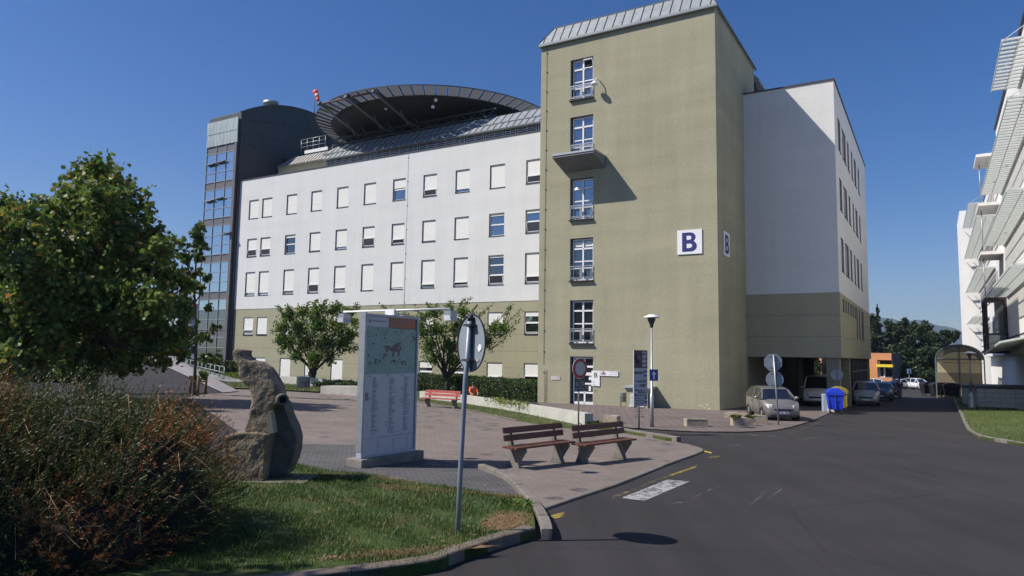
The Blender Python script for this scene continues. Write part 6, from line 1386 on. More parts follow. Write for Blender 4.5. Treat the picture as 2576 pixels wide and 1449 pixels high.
plane_tree('large dense plane tree with a pointed top beside the left ramp', (230, 955), 30, [(245, 425, 45), (215, 450, 45), (290, 470, 50), (180, 500, 50), (255, 500, 60), (330, 520, 55), (150, 560, 50), (220, 580, 85), (300, 590, 80), (370, 585, 50), (395, 640, 55), (170, 650, 80), (260, 670, 90), (345, 680, 80), (420, 700, 50), (200, 750, 85), (290, 770, 90), (375, 770, 80), (440, 770, 42), (160, 820, 75), (240, 850, 75), (320, 855, 70), (400, 850, 65), (455, 840, 40), (180, 890, 50), (285, 900, 45), (360, 900, 35), (450, 890, 30), (320, 625, 60), (230, 520, 50), (410, 620, 40), (470, 720, 30), (470, 790, 30), (240, 800, 60), (340, 810, 60), (150, 720, 60), (200, 905, 45), (250, 915, 40), (330, 915, 30), (410, 905, 28), (165, 925, 35), (300, 925, 28)], 64, .225)
plane_tree('plane tree cropped by the left edge of the view', (40, 955), 27, [(10, 520, 50), (70, 540, 45), (120, 520, 42), (-40, 560, 70), (40, 590, 75), (110, 600, 65), (0, 670, 90), (90, 680, 85), (-50, 740, 90), (40, 770, 95), (120, 780, 80), (-30, 850, 80), (60, 860, 80), (130, 860, 60), (10, 905, 50), (100, 910, 40), (150, 740, 60), (60, 740, 60), (-20, 620, 50)], 60, .21)
# staked sapling
p = G(490, 992); t = thing('sapling', 'slender staked young plane tree standing between the ramp and the statue', 'tree', p); D_ = p.y
tops = [W(490, 940, D_), W(494, 850, D_), W(489, 740, D_), W(494, 640, D_), W(505, 565, D_)]
mb = MB(); mb.tube([p-Vector((0, 0, .1))]+[Vector(q) for q in tops], [.10, .09, .08, .06, .04, .02], 8)
side_ = [((490, 800), (462, 740)), ((492, 760), (520, 700)), ((490, 700), (450, 610)), ((492, 680), (515, 620)), ((492, 860), (540, 830)), ((492, 880), (455, 850)), ((492, 900), (545, 905)), ((494, 640), (488, 590))]
cl = []
for a_, b_ in side_: limb(mb, W(*a_, D_), W(*b_, D_), .035, .012, .08); cl.append((tuple(W(*b_, D_)), 16*D_/1787)); cl.append((tuple((W(*b_, D_)+W(*a_, D_))/2), 13*D_/1787))
for q in ((505, 570), (500, 600), (497, 640), (493, 690), (470, 760), (460, 800), (488, 720), (520, 780), (505, 850), (515, 900), (512, 945), (468, 680), (462, 640), (478, 700), (470, 830)): cl.append((tuple(W(q[0], q[1], D_)), 15*D_/1787))
mb.build('stem', m_bark, t); pts, seg = twig_points(cl, 26, .2, 5, .08, .2); leaves('crown', pts, .30, leafmat('light plane leaves', [(0, (.05, .09, .02)), (.5, (.10, .16, .03)), (.9, (.17, .2, .05)), (1, (.3, .2, .04))]), t, MAPLE)
st_ = thing('tree_stakes', 'brown wooden stake frame around the sapling foot', 'stakes', p)
for x_ in (478, 497, 517):
    mb = MB(); a_ = G(x_, 990 if x_ != 497 else 997); mb.tube([a_, a_+Vector((0, 0, top_of(x_, 946, a_)-a_.z))], .07, 8); mb.build('stake', mat('stake wood', (.15, .09, .055), .8, .2), st_)
mb = MB(); a_, b_ = W(476, 950, D_), W(499, 952, D_); mb.bar(a_, b_, .10, .22); mb.bar(W(478, 958, D_-.2), W(518, 960, D_-.2), .06, .08); mb.build('crossbar', MATS['stake wood'], st_)
# ------------------------------------------------------------------ two small vase-shaped trees
def vase_tree(name, label, base_px, fork_px, clumps, shoots, per, size, lean=0):
    p = G(*base_px); D_ = p.y; t = thing(name, label, 'tree', p, group='small trees in front of the wing'); f_ = Vector(W(*fork_px, D_)); mb = MB(); s_ = D_/1787
    for k in (-1, 0, 1) if lean else (0,): mb.tube([p+Vector((k*.12, 0, -.1)), p.lerp(f_, .5)+Vector((k*.16, .0, 0)), f_+Vector((k*.22, 0, 0))], [6*s_ if not lean else 4*s_, 5*s_ if not lean else 3.6*s_, 4*s_], 10)
    mb.build('trunk', m_barkd, t); cl = px_clumps(clumps, D_, 1.6); mb = MB()
    for c, r_ in cl: limb(mb, f_+Vector((random.uniform(-.2, .2), 0, -.1)), c, .075, .02, .06)
    for a_, b_ in shoots: limb(mb, W(*a_, D_), W(*b_, D_), .03, .008, .05)
    mb.build('limbs', m_barkd, t); pts, seg = twig_points(cl, per, .45, 10, .09, .2); q = [pts]
    for a_, b_ in shoots:
        A_, B_ = np.array(W(*a_, D_)), np.array(W(*b_, D_)); k = RNG.uniform(0, 1.02, 70)[:, None]; q.append(A_+(B_-A_)*k+RNG.normal(0, .11, (70, 3)))
    leaves('crown', np.concatenate(q), size, g_cherry, t, OVAL); twigs_mesh('twigs', seg, .012, m_barkd, t)
vase_tree('small_tree', 'small round headed tree beside the litter bin in front of the left wing windows', (782, 972), (786, 935), [(725, 800, 24), (760, 790, 24), (800, 785, 24), (840, 785, 24), (875, 790, 20), (710, 830, 24), (750, 830, 32), (800, 825, 36), (850, 830, 32), (890, 815, 16), (725, 865, 28), (770, 870, 34), (820, 872, 34), (862, 868, 26), (745, 898, 20), (790, 905, 26), (830, 900, 22), (705, 850, 14), (880, 845, 18)], [((720, 800), (698, 770)), ((740, 790), (722, 768)), ((790, 780), (795, 755)), ((815, 780), (817, 753)), ((845, 790), (850, 764)), ((880, 790), (898, 764)), ((875, 800), (905, 772)), ((710, 840), (690, 862)), ((720, 870), (705, 888)), ((850, 890), (900, 870)), ((880, 850), (905, 838)), ((760, 790), (775, 765)), ((880, 880), (905, 880))], 105, .225, 1)
vase_tree('small_tree', 'small spreading tree with long upright shoots behind the red bench', (1127, 992), (1123, 945), [(1065, 800, 18), (1090, 790, 22), (1130, 785, 22), (1165, 790, 20), (1060, 835, 26), (1100, 835, 32), (1150, 830, 34), (1200, 840, 30), (1240, 830, 22), (1080, 875, 32), (1130, 880, 36), (1185, 875, 34), (1225, 865, 24), (1265, 830, 18), (1090, 910, 24), (1140, 915, 26), (1190, 900, 22)], [((1090, 790), (1072, 758)), ((1110, 790), (1095, 765)), ((1150, 780), (1170, 750)), ((1160, 785), (1184, 748)), ((1200, 800), (1240, 765)), ((1180, 800), (1200, 770)), ((1240, 820), (1290, 765)), ((1265, 820), (1285, 770)), ((1255, 835), (1312, 778)), ((1265, 840), (1310, 802)), ((1250, 850), (1295, 828)), ((1070, 800), (1042, 776)), ((1055, 820), (1035, 800)), ((1230, 880), (1275, 850)), ((990, 790), (958, 768)), ((1040, 800), (1000, 782)), ((1130, 780), (1135, 755))], 105, .195)
# off-frame tree at the left whose shade falls on the front lawn
pt = Vector((-9.4, 3.3, 0)); pt.z = gz(pt.x, pt.y); t = thing('shade_tree', 'leafy tree just beyond the left edge shading the front lawn', 'tree', pt); mb = MB(); mb.tube([pt, pt+Vector((0, 0, 4.2))], [.2, .13], 10); mb.build('trunk', m_bark, t)
cl = [((pt.x+random.uniform(-1.8, 1.8), pt.y+random.uniform(-1.8, 2.0), pt.z+random.uniform(4.2, 9.2)), 1.25) for k in range(30)]
pts, seg = twig_points(cl, 40, .1, 9, .1, .1); leaves('crown', pts, .20, g_plane, t, MAPLE)
# ------------------------------------------------------------------ clipped hedges
def hedge(name, label, a, b, width, z1, n, size, m=None, zs=None, step=None):
    """box of leaves between ground points a and b (front line), top at height z1"""
    a, b = Vector(a), Vector(b); d = (b-a); d.z = 0; L_ = d.length; d.normalize(); nn = Vector((-d.y, d.x, 0)); 
    if nn.y < 0: nn = -nn
    t = thing(name, label, 'hedge', a); z0 = min(a.z, b.z)-.1; mb = MB(); ins = .12; q0, q1 = a+d*ins+nn*ins, b-d*ins+nn*ins
    mb.prism([Vector((q.x, q.y, z0)) for q in (q0, q1, q1+nn*(width-2*ins), q0+nn*(width-2*ins))], (0, 0, z1-z0-ins)); mb.build('shade_core', mat('hedge shade', (.012, .018, .008), .95, .2), t)  # solid near-black core, its colour stands in for shade between the leaves
    r_ = RNG.uniform(0, 1, (n, 3)); areaF, areaT, areaE = L_*(z1-z0), L_*width, width*(z1-z0); sel = RNG.choice(4, n, p=np.array([areaF, areaT, areaE, areaE])/(areaF+areaT+2*areaE))
    s_ = np.where(sel == 2, 0, np.where(sel == 3, L_, r_[:, 0]*L_)); w_ = np.where(sel == 0, 0, r_[:, 1]*width); h_ = np.where(sel == 1, z1, z0+r_[:, 2]*(z1-z0))
    bump_ = .07*np.sin(s_*2.1+h_*3)+.05*np.sin(s_*5.3+w_*4)
    P_ = np.array(a)[None, :]*[1, 1, 0]+np.outer(s_, np.array(d))+np.outer(w_+np.where(sel == 0, bump_, 0), np.array(nn)); P_[:, 2] = h_+np.where(sel == 1, bump_, 0); P_ += RNG.normal(0, .05, P_.shape)
    leaves('leaves', P_, size, m or g_hedge, t, OVAL); return t
ha = W(1040, 1000, 58); hb = Vector((G(1349, 1011)))
ha = Vector((ha.x, ha.y, gz(ha.x, ha.y)))
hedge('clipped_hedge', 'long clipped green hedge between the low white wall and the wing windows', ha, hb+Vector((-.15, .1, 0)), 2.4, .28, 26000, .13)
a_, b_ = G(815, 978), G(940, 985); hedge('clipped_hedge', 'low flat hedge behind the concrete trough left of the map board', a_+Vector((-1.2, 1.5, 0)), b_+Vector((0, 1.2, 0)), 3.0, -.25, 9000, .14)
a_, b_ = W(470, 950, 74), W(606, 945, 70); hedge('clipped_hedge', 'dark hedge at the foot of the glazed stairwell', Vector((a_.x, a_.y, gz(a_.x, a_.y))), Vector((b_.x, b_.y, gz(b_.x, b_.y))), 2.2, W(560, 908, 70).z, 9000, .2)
a_, b_ = W(548, 955, 66), W(618, 965, 62); hedge('low_shrubs', 'bright green low shrubs in front of the dark hedge near the ramp rail', Vector((a_.x, a_.y, gz(a_.x, a_.y))), Vector((b_.x, b_.y, gz(b_.x, b_.y))), 1.5, W(580, 945, 64).z, 4000, .2, g_cherry)
a_, b_ = W(-60, 960, 40), W(215, 960, 44); hedge('dark_shrubbery', 'dark unclipped shrubs under the plane trees at the left edge', Vector((a_.x, a_.y, gz(a_.x, a_.y))), Vector((b_.x, b_.y, gz(b_.x, b_.y))), 4, W(100, 905, 42).z, 16000, .2, g_far)
vs_ = [np.array(W(px_, py_, G(px_, 1000).y+1.0)) for px_, py_ in ((1255, 1003), (1275, 1006), (1295, 1010), (1310, 1012), (1330, 1016), (1345, 1020), (1265, 1011), (1285, 1014))]
t = thing('trailing_creeper', 'yellow green creeper spilling over the top of the low white wall', 'creeper', Vector(W(1295, 1010, 36)))
# creeper follows the wall top between two of its points
wa, wb = G(1330, 1044), G(1230, 1025); za, zb = top_of(1330, 1018, wa), top_of(1230, 1003, wb); k = RNG.uniform(0, 1, 700)[:, None]
P_ = np.array([wa.x, wa.y, za])*(1-k)+np.array([wb.x, wb.y, zb])*k+RNG.normal(0, [.10, .12, .06], (700, 3)); P_[:, 2] -= np.abs(RNG.normal(0, .12, 700))*(RNG.random(700) < .5); leaves('leaves', P_, .12, leafmat('yellow green leaves', [(0, (.12, .17, .03)), (1, (.3, .32, .06))]), t)
# ------------------------------------------------------------------ distant trees on the right
def broad(px_, yt_, hw_, dep, label, g='distant trees beyond the road', m=g_far, yb=985, size=.62, dens=6.5):
    b_ = W(px_, yb, dep); b_ = Vector((b_.x, dep, gz(b_.x, dep)-.3)); zt_ = W(px_, yt_, dep).z; r_ = hw_*dep/1787; t = thing('broadleaf_tree', label, 'tree', b_, group=g)
    mb = MB(); mb.tube([b_, b_+Vector((0, 0, (zt_-b_.z)*.5))], [r_*.10+.1, .1], 8); mb.build('trunk', m_barkd, t); H2 = zt_-b_.z; cl = []
    for k in range(22):
        a_ = random.uniform(0, 6.28); f_ = random.uniform(.12, .93); rr = r_*math.sqrt(max(.05, 1-((f_-.45)/.58)**2))*random.uniform(.4, .85); cl.append(((b_.x+rr*math.cos(a_), b_.y+rr*math.sin(a_), b_.z+H2*f_), r_*random.uniform(.28, .42)))
    cl.append(((b_.x, b_.y, zt_-r_*.3), r_*.3)); pts, _ = twig_points(cl, dens*9/ max(.6, r_*.5), .15, 12, .18, .1); leaves('crown', pts, size, m, t)
def conifer(px_, yt_, hw_, dep, label, g='distant trees beyond the road'):
    b_ = W(px_, 985, dep); b_ = Vector((b_.x, dep, gz(b_.x, dep)-.3)); zt_ = W(px_, yt_, dep).z; r_ = hw_*dep/1787; t = thing('conifer_tree', label, 'tree', b_, group=g); H2 = zt_-b_.z
    mb = MB(); mb.tube([b_, b_+Vector((0, 0, H2*.97))], [.25, .04], 8); mb.build('trunk', m_barkd, t); n = 3200; f_ = 1-np.sqrt(RNG.uniform(0, 1, n)); f_ = .12+.88*f_; lay = np.sin(f_*H2*4.2)*.22+.85; a_ = RNG.uniform(0, 6.28, n); rr = r_*(1.02-f_)*1.1*lay*np.sqrt(RNG.uniform(.15, 1, n))*(1+.3*np.sin(a_*5))
    leaves('crown', np.stack([b_.x+rr*np.cos(a_), b_.y+rr*np.sin(a_), b_.z+f_*H2-rr*.25], 1), .55, g_con, t)
broad(2168, 800, 34, 146, 'broad dark green tree rising just right of the annex edge'); conifer(2214, 762, 26, 152, 'tallest dark conifer on the right-hand skyline'); broad(2196, 792, 30, 140, 'rounded tree left of the tallest conifer')
broad(2240, 806, 32, 144, 'rounded tree right of the tallest conifer'); broad(2284, 800, 22, 150, 'tall narrow tree in the middle of the skyline'); broad(2268, 822, 28, 139, 'bushy tree left of the narrow one'); broad(2306, 812, 27, 142, 'bushy tree right of the narrow one'); broad(2333, 808, 22, 150, 'tree with ragged top at the hill edge')
broad(2353, 834, 27, 140, 'low rounded tree above the arched shelter left side'); broad(2383, 830, 25, 147, 'low rounded tree above the arched shelter middle'); broad(2412, 832, 26, 150, 'rounded tree half hidden by the white end wall'); broad(2270, 868, 36, 128, 'olive green tree in front of the skyline trees right of the salmon house', m=g_cherry if 0 else g_far); broad(2325, 872, 38, 127, 'olive green tree above the white cars'); broad(2376, 880, 36, 130, 'dark tree directly behind the arched shelter')
broad(2040, 880, 30, 100, 'dark leafy tree seen through the passage against the yellow gate', yb=1000, size=.35)
sh = []
for k in range(26): q = W(2236+k*8, 960, 124); sh.append(((q.x+random.uniform(-.5, .5), 124+random.uniform(-1, 2), gz(q.x, 124)+random.uniform(.3, 2.6)), 1.5))
pts, _ = twig_points(sh, 9, .2, 10, .2, .1); leaves('undergrowth', pts, .5, g_far, None, kind='stuff', label='dark undergrowth along the foot of the far trees', cat='undergrowth')
# backdrop trees behind the left ramp
for px_, yt_, hw_, dep, lab in ((30, 820, 70, 95, 'distant tree behind the ramp at the far left'), (150, 830, 60, 100, 'distant tree behind the ramp left of the plane trunk'), (400, 845, 40, 120, 'distant tree behind the upper end of the ramp')): broad(px_, yt_, hw_, dep, lab, 'distant trees behind the ramp', yb=930, size=.6, dens=3.5)
# distant pale building between the leaves at the left
hs_ = thing('distant_house', 'distant white house with grey windows glimpsed between the sapling and stairwell', 'house', Vector(W(470, 900, 118))); a_, b_ = W(440, 905, 118), W(540, 905, 118); zt_, zb_ = W(490, 772, 118).z, -2
ops = [(a_.x+.8+k*1.7, z_, a_.x+1.8+k*1.7, z_+1.3) for k in range(4) for z_ in (1.5, 4.4, 7.0)]
mb = MB(); wall(mb, lambda x, z, d: Vector((x, 118+d, z)), a_.x, b_.x, zb_, zt_, ops, .3); mb.face([(a_.x, 118, zt_), (b_.x, 118, zt_), (b_.x, 126, zt_+1), (a_.x, 126, zt_+1)]); mb.face([(b_.x, 118, zb_), (b_.x, 126, zb_), (b_.x, 126, zt_), (b_.x, 118, zt_)]); mb.build('wall', [mat('pale blue render', (.5, .52, .55), .9, .05), m_reveal], hs_)
mb = MB(); mb.face([(a_.x+.3, 118.25, 1), (b_.x-.3, 118.25, 1), (b_.x-.3, 118.25, zt_-.5), (a_.x+.3, 118.25, zt_-.5)]); mb.build('pane', m_glassd, hs_); mb = MB(); mb.box((a_.x-.4, 117.4, zt_), (b_.x+.4, 118.4, zt_+.5)); mb.build('roof', mat('red roof edge', (.22, .07, .05), .8, .1), hs_)
# ------------------------------------------------------------------ railings by the ramp
def railing(label, pts, h, m, rails=2, r=.03, cat='railing'):
    P_ = [Vector(q) for q in pts]; t = thing('railing', label, cat, P_[0]); mb = MB()
    for k in range(rails): mb.tube([q+Vector((0, 0, h*(1-k*.42))) for q in P_], r, 6)
    mb.build('rails', m, t); mb = MB(); L_ = 0
    for a_, b_ in zip(P_, P_[1:]):
        n_ = max(1, round((b_-a_).length/1.6))
        for i in range(n_+1): q = a_.lerp(b_, i/n_); mb.tube([q-Vector((0, 0, .2)), q+Vector((0, 0, h))], r, 6)
    mb.build('posts', m, t)
m_rail = mat('grey green rail', (.20, .24, .23), .5, .1, metal=.3)
railing('pale steel guard rail along the right side of the ramp down to the hedge', [W(385, 912, 84), W(470, 932, 72), W(563, 957, 60)], 1.1, m_rail, 3, .045)
railing('dark handrail along the left side of the ramp behind the plane trunk', [W(70, 915, 78), W(170, 930, 66), W(270, 964, 52)], 1.2, m_steeld, 2, .04)
mb = MB(); a_, b_ = Vector(W(372, 912, 80)), Vector(W(575, 975, 58)); mb.prism([a_, b_, b_+Vector((0, 0, .45)), a_+Vector((0, 0, .5))], (1.2, .8, 0)); o = mb.build('ramp_wall', mat('ramp concrete', (.20, .21, .20), .9, .2), None); tag(o, 'low grey concrete wall under the ramp guard rail', 'wall')

# ================================================================== statue
sp_ = G(668, 1212, .085); sp_.z = gz(sp_.x, sp_.y)+.05; DS = sp_.y+.35
stt = thing('statue', 'rough grey sandstone abstract sculpture with a bent neck beside the bush', 'sculpture', sp_)
def zs(X, Y): return W(576.9+.26864*X, 845.2+.26864*Y, DS)
def slab_pts(l): return [Vector(zs(*q)) for q in l]
A_ = [(92, 205), (80, 165), (92, 128), (130, 120), (182, 135), (168, 178), (215, 222), (290, 235), (380, 300), (450, 390), (490, 460), (512, 560), (500, 640), (440, 655), (412, 700), (425, 780), (442, 885), (440, 920), (180, 920), (195, 850), (225, 760), (258, 640), (262, 560), (236, 480), (185, 440), (140, 375), (133, 275), (102, 245)]
B_ = [(440, 640), (512, 600), (525, 680), (560, 760), (610, 880), (635, 960), (625, 1060), (590, 1180), (545, 1290), (450, 1345), (370, 1360), (380, 1200), (400, 1000), (430, 930), (485, 888), (455, 700)]
C_ = [(20, 925), (120, 885), (300, 880), (445, 895), (420, 1000), (405, 1120), (395, 1250), (370, 1365), (200, 1370), (90, 1340), (20, 1340)]
m_stone = mat('weathered sandstone', (.20, .155, .105), .93, .45, 3.5, .8, 28, col2=(.32, .26, .19)); m_stoned = mat('grey sandstone', (.13, .12, .10), .93, .3, 5, .9, 28)
def carved(name, pts, y0, y1, m, tex_s, st_, parent, taper=.0):
    mb = MB(); bm = bmesh.new(); vs = [bm.verts.new((p_.x, p_.y+y0, p_.z)) for p_ in pts]; f_ = bm.faces.new(vs); bmesh.ops.triangulate(bm, faces=[f_]); r_ = bmesh.ops.extrude_face_region(bm, geom=bm.faces[:])
    for g_ in r_['geom']:
        if isinstance(g_, bmesh.types.BMVert): g_.co.y += y1-y0
    bmesh.ops.recalc_face_normals(bm, faces=bm.faces); T = pm(parent).inverted(); bm.transform(T); me = bpy.data.meshes.new(name); bm.to_mesh(me); bm.free(); me.materials.append(m)
    o = bpy.data.objects.new(name, me); COL.objects.link(o); o.parent = parent
    r1 = o.modifiers.new('remesh', 'REMESH'); r1.mode = 'VOXEL'; r1.voxel_size = .022; s1 = o.modifiers.new('smooth', 'SMOOTH'); s1.factor = .6; s1.iterations = 7
    tx = bpy.data.textures.new(name+' relief', 'CLOUDS'); tx.noise_scale = tex_s; tx.noise_depth = 4; dm = o.modifiers.new('relief', 'DISPLACE'); dm.texture = tx; dm.strength = st_; dm.mid_level = .5
    tx2 = bpy.data.textures.new(name+' chips', 'VORONOI'); tx2.noise_scale = .11; d2 = o.modifiers.new('chips', 'DISPLACE'); d2.texture = tx2; d2.strength = -.010; d2.mid_level = .3
    for p_ in me.polygons: p_.use_smooth = True
    return o
carved('neck', slab_pts(A_), -.28, .22, m_stone, .30, .035, stt); carved('back_slab', slab_pts(B_), -.02, .42, m_stoned, .3, .03, stt); carved('base_block', slab_pts(C_), -.34, .45, m_stone, .22, .05, stt)
c_ = Vector(zs(495, 585)); mb = MB(); mb.lathe(c_+Vector((-.10, .10, 0)), [(.0, .44), (.055, .44), (.058, .50), (.095, .50), (.10, .40), (.11, 0)], 20, axis=(.45, -.9, 0)); mb.build('stone_ring', m_stoned, stt)
mb = MB(); mb.lathe(c_+Vector((-.10, .10, 0)), [(0, .445), (.056, .445)], 16, axis=(.45, -.9, 0)); mb.build('ring_hollow', m_room, stt)
mb = MB(); mb.prism([Vector(zs(*q))+Vector((0, -.38, 0)) for q in ((445, 690), (455, 690), (487, 884), (440, 893), (412, 730))], (0, .2, 0)); mb.build('smooth_wedge', mat('smooth cut stone', (.26, .25, .21), .8, .1, 3), stt)
mb = MB(); a_ = Vector(zs(60, 1385)); mb.box((a_.x+.1, sp_.y-.12, sp_.z-.1), (a_.x+1.25, sp_.y+.7, sp_.z+.045)); mb.build('footing', mat('mossy concrete', (.15, .14, .11), .95, .4, 6), stt)

# ================================================================== big feathery bush, front left
bx = thing('juniper_bush', 'large unkempt feathery bush with rusty dry tops filling the front left corner', 'bush', Vector((-6.3, 7, gz(-6.3, 7))))
ell = [((-6.4, 7.9, .25), (1.7, 1.5, 1.62)), ((-4.75, 8.0, .2), (1.15, 1.2, 1.5)), ((-8.3, 7.6, .3), (1.9, 1.6, 1.8)), ((-4.75, 6.9, .1), (1.05, .9, 1.0)), ((-6.5, 6.3, 0), (1.6, 1.0, 1.0)), ((-4.3, 8.6, .25), (.72, .8, 1.25)), ((-10, 8.4, .3), (1.8, 1.7, 1.95)), ((-3.95, 7.75, .2), (.98, .95, 1.28)), ((-4.1, 7.0, .1), (.8, .8, .8)), ((-5.6, 7.2, .2), (1.3, 1.2, 1.35)), ((-7.4, 6.8, .1), (1.5, 1.2, 1.35))]
gb0 = gz(-6, 7)
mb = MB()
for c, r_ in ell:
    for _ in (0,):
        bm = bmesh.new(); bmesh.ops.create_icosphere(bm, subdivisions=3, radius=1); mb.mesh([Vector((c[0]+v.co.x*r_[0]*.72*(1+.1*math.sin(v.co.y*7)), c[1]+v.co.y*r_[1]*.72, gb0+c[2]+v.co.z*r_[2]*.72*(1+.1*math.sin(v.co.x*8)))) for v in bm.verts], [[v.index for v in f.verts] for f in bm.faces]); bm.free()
mb.build('shade_mass', mat('bush shade', (.016, .013, .009), .95, .4, 12), bx)  # dark lumps block the view through; colour stands for the bush's inner shade
def sprays(name, n, m, cond, ln=.26, seed=1):
    rg = np.random.default_rng(seed); P_ = []; D_ = []
    vol = np.array([r_[0]*r_[2] for c, r_ in ell]); ix = rg.choice(len(ell), n, p=vol/vol.sum())
    C_ = np.array([c for c, _ in ell])[ix]; R_ = np.array([r_ for _, r_ in ell])[ix]; d = rg.normal(size=(n, 3)); d /= np.linalg.norm(d, axis=1)[:, None]
    k = rg.uniform(.72, .98, n)[:, None]; lump = (1+.07*np.sin(C_[:, :1]*3+d[:, :1]*6+d[:, 2:]*5)); p = C_+d*R_*k*lump; p[:, 2] += gb0; keep = (p[:, 2] > gb0+.02)
    nv = d/R_; nv /= np.linalg.norm(nv, axis=1)[:, None]; dr = nv*.75+np.array([.35, -.05, .42])+rg.normal(0, .33, (n, 3)); dr /= np.linalg.norm(dr, axis=1)[:, None]
    keep &= cond(p, rg); p, dr = p[keep], dr[keep]; n = len(p); s_ = np.cross(dr, rg.normal(size=(n, 3))); s_ /= np.linalg.norm(s_, axis=1)[:, None]; t2 = np.cross(dr, s_)
    L_ = ln*rg.uniform(.5, 1.3, n); K = 13; T = []
    for q in range(K):
        f_ = q/K; a_ = q*2.4; w_ = .0035; nl = .30*(1-f_*.75)
        if q == 0: T.append(((0, 0, 0), (0, 0, .0), (1, 0, 0), .010)); continue
        T.append((f_, a_, nl, w_))
    V_ = np.zeros((n, K*3, 3))
    for q in range(K):
        f_ = q/K; a_ = q*2.4+.5; nl = .24*(1-f_*.6)
        b0 = p+dr*(L_*f_)[:, None]; sd = s_*math.cos(a_)+t2*math.sin(a_); w2 = np.cross(dr, sd)*.006
        if q == 0: V_[:, 0], V_[:, 1], V_[:, 2] = b0-s_*.003, b0+s_*.003, p+dr*L_[:, None]
        else: tipq = b0+(dr*.75+sd*.62)*(L_*nl)[:, None]; V_[:, q*3], V_[:, q*3+1], V_[:, q*3+2] = b0-w2, b0+w2, tipq
    return npmesh(name, V_, [(3*q, 3*q+1, 3*q+2) for q in range(K)], m, bx)
def rusty(p): return (np.sin(p[:, 0]*1.9+1.2)+np.sin(p[:, 1]*2.7+p[:, 0])+.9*np.sin(p[:, 2]*5+p[:, 0]*3))
g_bg = leafmat('bush green', [(0, (.022, .04, .012)), (.6, (.06, .09, .022)), (.9, (.11, .13, .035)), (1, (.2, .17, .06))], .25)
g_br = leafmat('bush rust', [(0, (.10, .038, .012)), (.5, (.25, .09, .028)), (.9, (.38, .16, .055)), (1, (.46, .28, .12))], .3)
sprays('green_sprays', 60000, g_bg, lambda p, rg: (rusty(p)-1.3*(p[:, 2]-gb0-1.05)+rg.normal(0, .7, len(p)) < .55) | (rg.random(len(p)) < .22), .27, 1)
sprays('rusty_sprays', 50000, g_br, lambda p, rg: (rusty(p)+1.3*(p[:, 2]-gb0-1.05)+rg.normal(0, .7, len(p)) > .35), .27, 2)
mb = MB()
for k in range(170):
    c, r_ = random.choice(ell); a_ = random.uniform(-2.9, .2); x, y = c[0]+r_[0]*.8*math.cos(a_), c[1]+r_[1]*.8*math.sin(a_)*.9; z = gb0+c[2]+r_[2]*random.uniform(.2, .95)*abs(math.cos(a_*.5)); L_ = random.uniform(.4, .9); dx, dy = random.uniform(.1, .8)*L_, random.uniform(-.4, .1)*L_
    mb.tube([(x, y, z), (x+dx*.5, y+dy*.5, z+L_*.25), (x+dx, y+dy, z+L_*random.uniform(-.05, .3))], [.0035, .003, .0015], 4, cap=False)
mb.build('bare_stems', mat('dry stem', (.26, .17, .10), .8, .2), bx)

# ================================================================== grass blades
def in_poly(px_, py_, poly):
    n = len(poly); ins = np.zeros(len(px_), bool); j = n-1
    for i in range(n):
        xi, yi, xj, yj = poly[i][0], poly[i][1], poly[j][0], poly[j][1]; c = ((yi > py_) != (yj > py_)) & (px_ < (xj-xi)*(py_-yi)/(yj-yi+1e-12)+xi); ins ^= c; j = i
    return ins
def blades(name, poly, n, h, w_, m, dz, bare=(), box=None, **kw):
    xs = [p_[0] for p_ in poly]; ys = [p_[1] for p_ in poly]; x0, x1, y0, y1 = box or (min(xs), max(xs), min(ys), max(ys)); x = RNG.uniform(x0, x1, n); y = RNG.uniform(y0, y1, n); k = in_poly(x, y, poly)
    dens = np.clip(.62+.5*np.sin(x*2.1+y*1.7)*np.sin(y*3.1-x)+.3*np.sin(x*7+y*5), .12, 1); k &= RNG.random(n) < dens
    for (bx_, by_, rx2, ry2) in bare: k &= (((x-bx_)/rx2)**2+((y-by_)/ry2)**2 > RNG.uniform(.7, 1.5, n))
    x, y = x[k], y[k]; n = len(x); z = np.array([gz(a_, b_) for a_, b_ in zip(x, y)])+dz; a_ = RNG.uniform(0, 6.283, n); hh = h*RNG.uniform(.45, 1.3, n); le = RNG.uniform(.1, .9, n); b_ = np.stack([x, y, z], 1)
    s_ = np.stack([-np.sin(a_), np.cos(a_), 0*a_], 1)*w_; tip_ = b_+np.stack([np.cos(a_)*le, np.sin(a_)*le, np.ones(n)], 1)*hh[:, None]
    return npmesh(name, np.stack([b_-s_, b_+s_, tip_], 1), [(0, 1, 2)], m, None, kind='stuff', **kw)
g_gr = leafmat('grass blades', [(0, (.025, .065, .010)), (.55, (.055, .115, .018)), (.85, (.10, .15, .03)), (.95, (.22, .19, .08)), (1, (.34, .27, .13))], .3)
g_gr2 = leafmat('verge blades', [(0, (.05, .09, .015)), (.6, (.10, .14, .03)), (1, (.25, .22, .08))], .3)
blades('lawn_grass', lawn, 190000, .055, .0045, g_gr, .085, [(sc_.x-.05, sc_.y, .42, .62)], (-9.5, .6, 6.8, 13.6), label='short green grass of the front lawn', cat='grass')
blades('verge_grass', vrg, 26000, .09, .012, g_gr2, .035, label='thin dry grass strip in front of the low white wall', cat='grass')
blades('back_grass', back_lawn, 9000, .12, .02, g_gr2, .05, label='dry grass around the small round tree', cat='grass')
rlp = [p_ for p_ in rl]+[G(2700, 1120), G(2620, 1040), B(25.6, 8, 0), B(25.6, 34, 0)]
blades('side_grass', rlp, 45000, .08, .012, leafmat('side lawn blades', [(0, (.05, .11, .012)), (.7, (.10, .17, .025)), (1, (.2, .22, .06))], .3), .07, label='bright green lawn beside the right-hand building', cat='grass')
g_dry = leafmat('dry blades', [(0, (.14, .085, .035)), (.6, (.26, .17, .08)), (1, (.40, .30, .16))], .2)
dryp = []
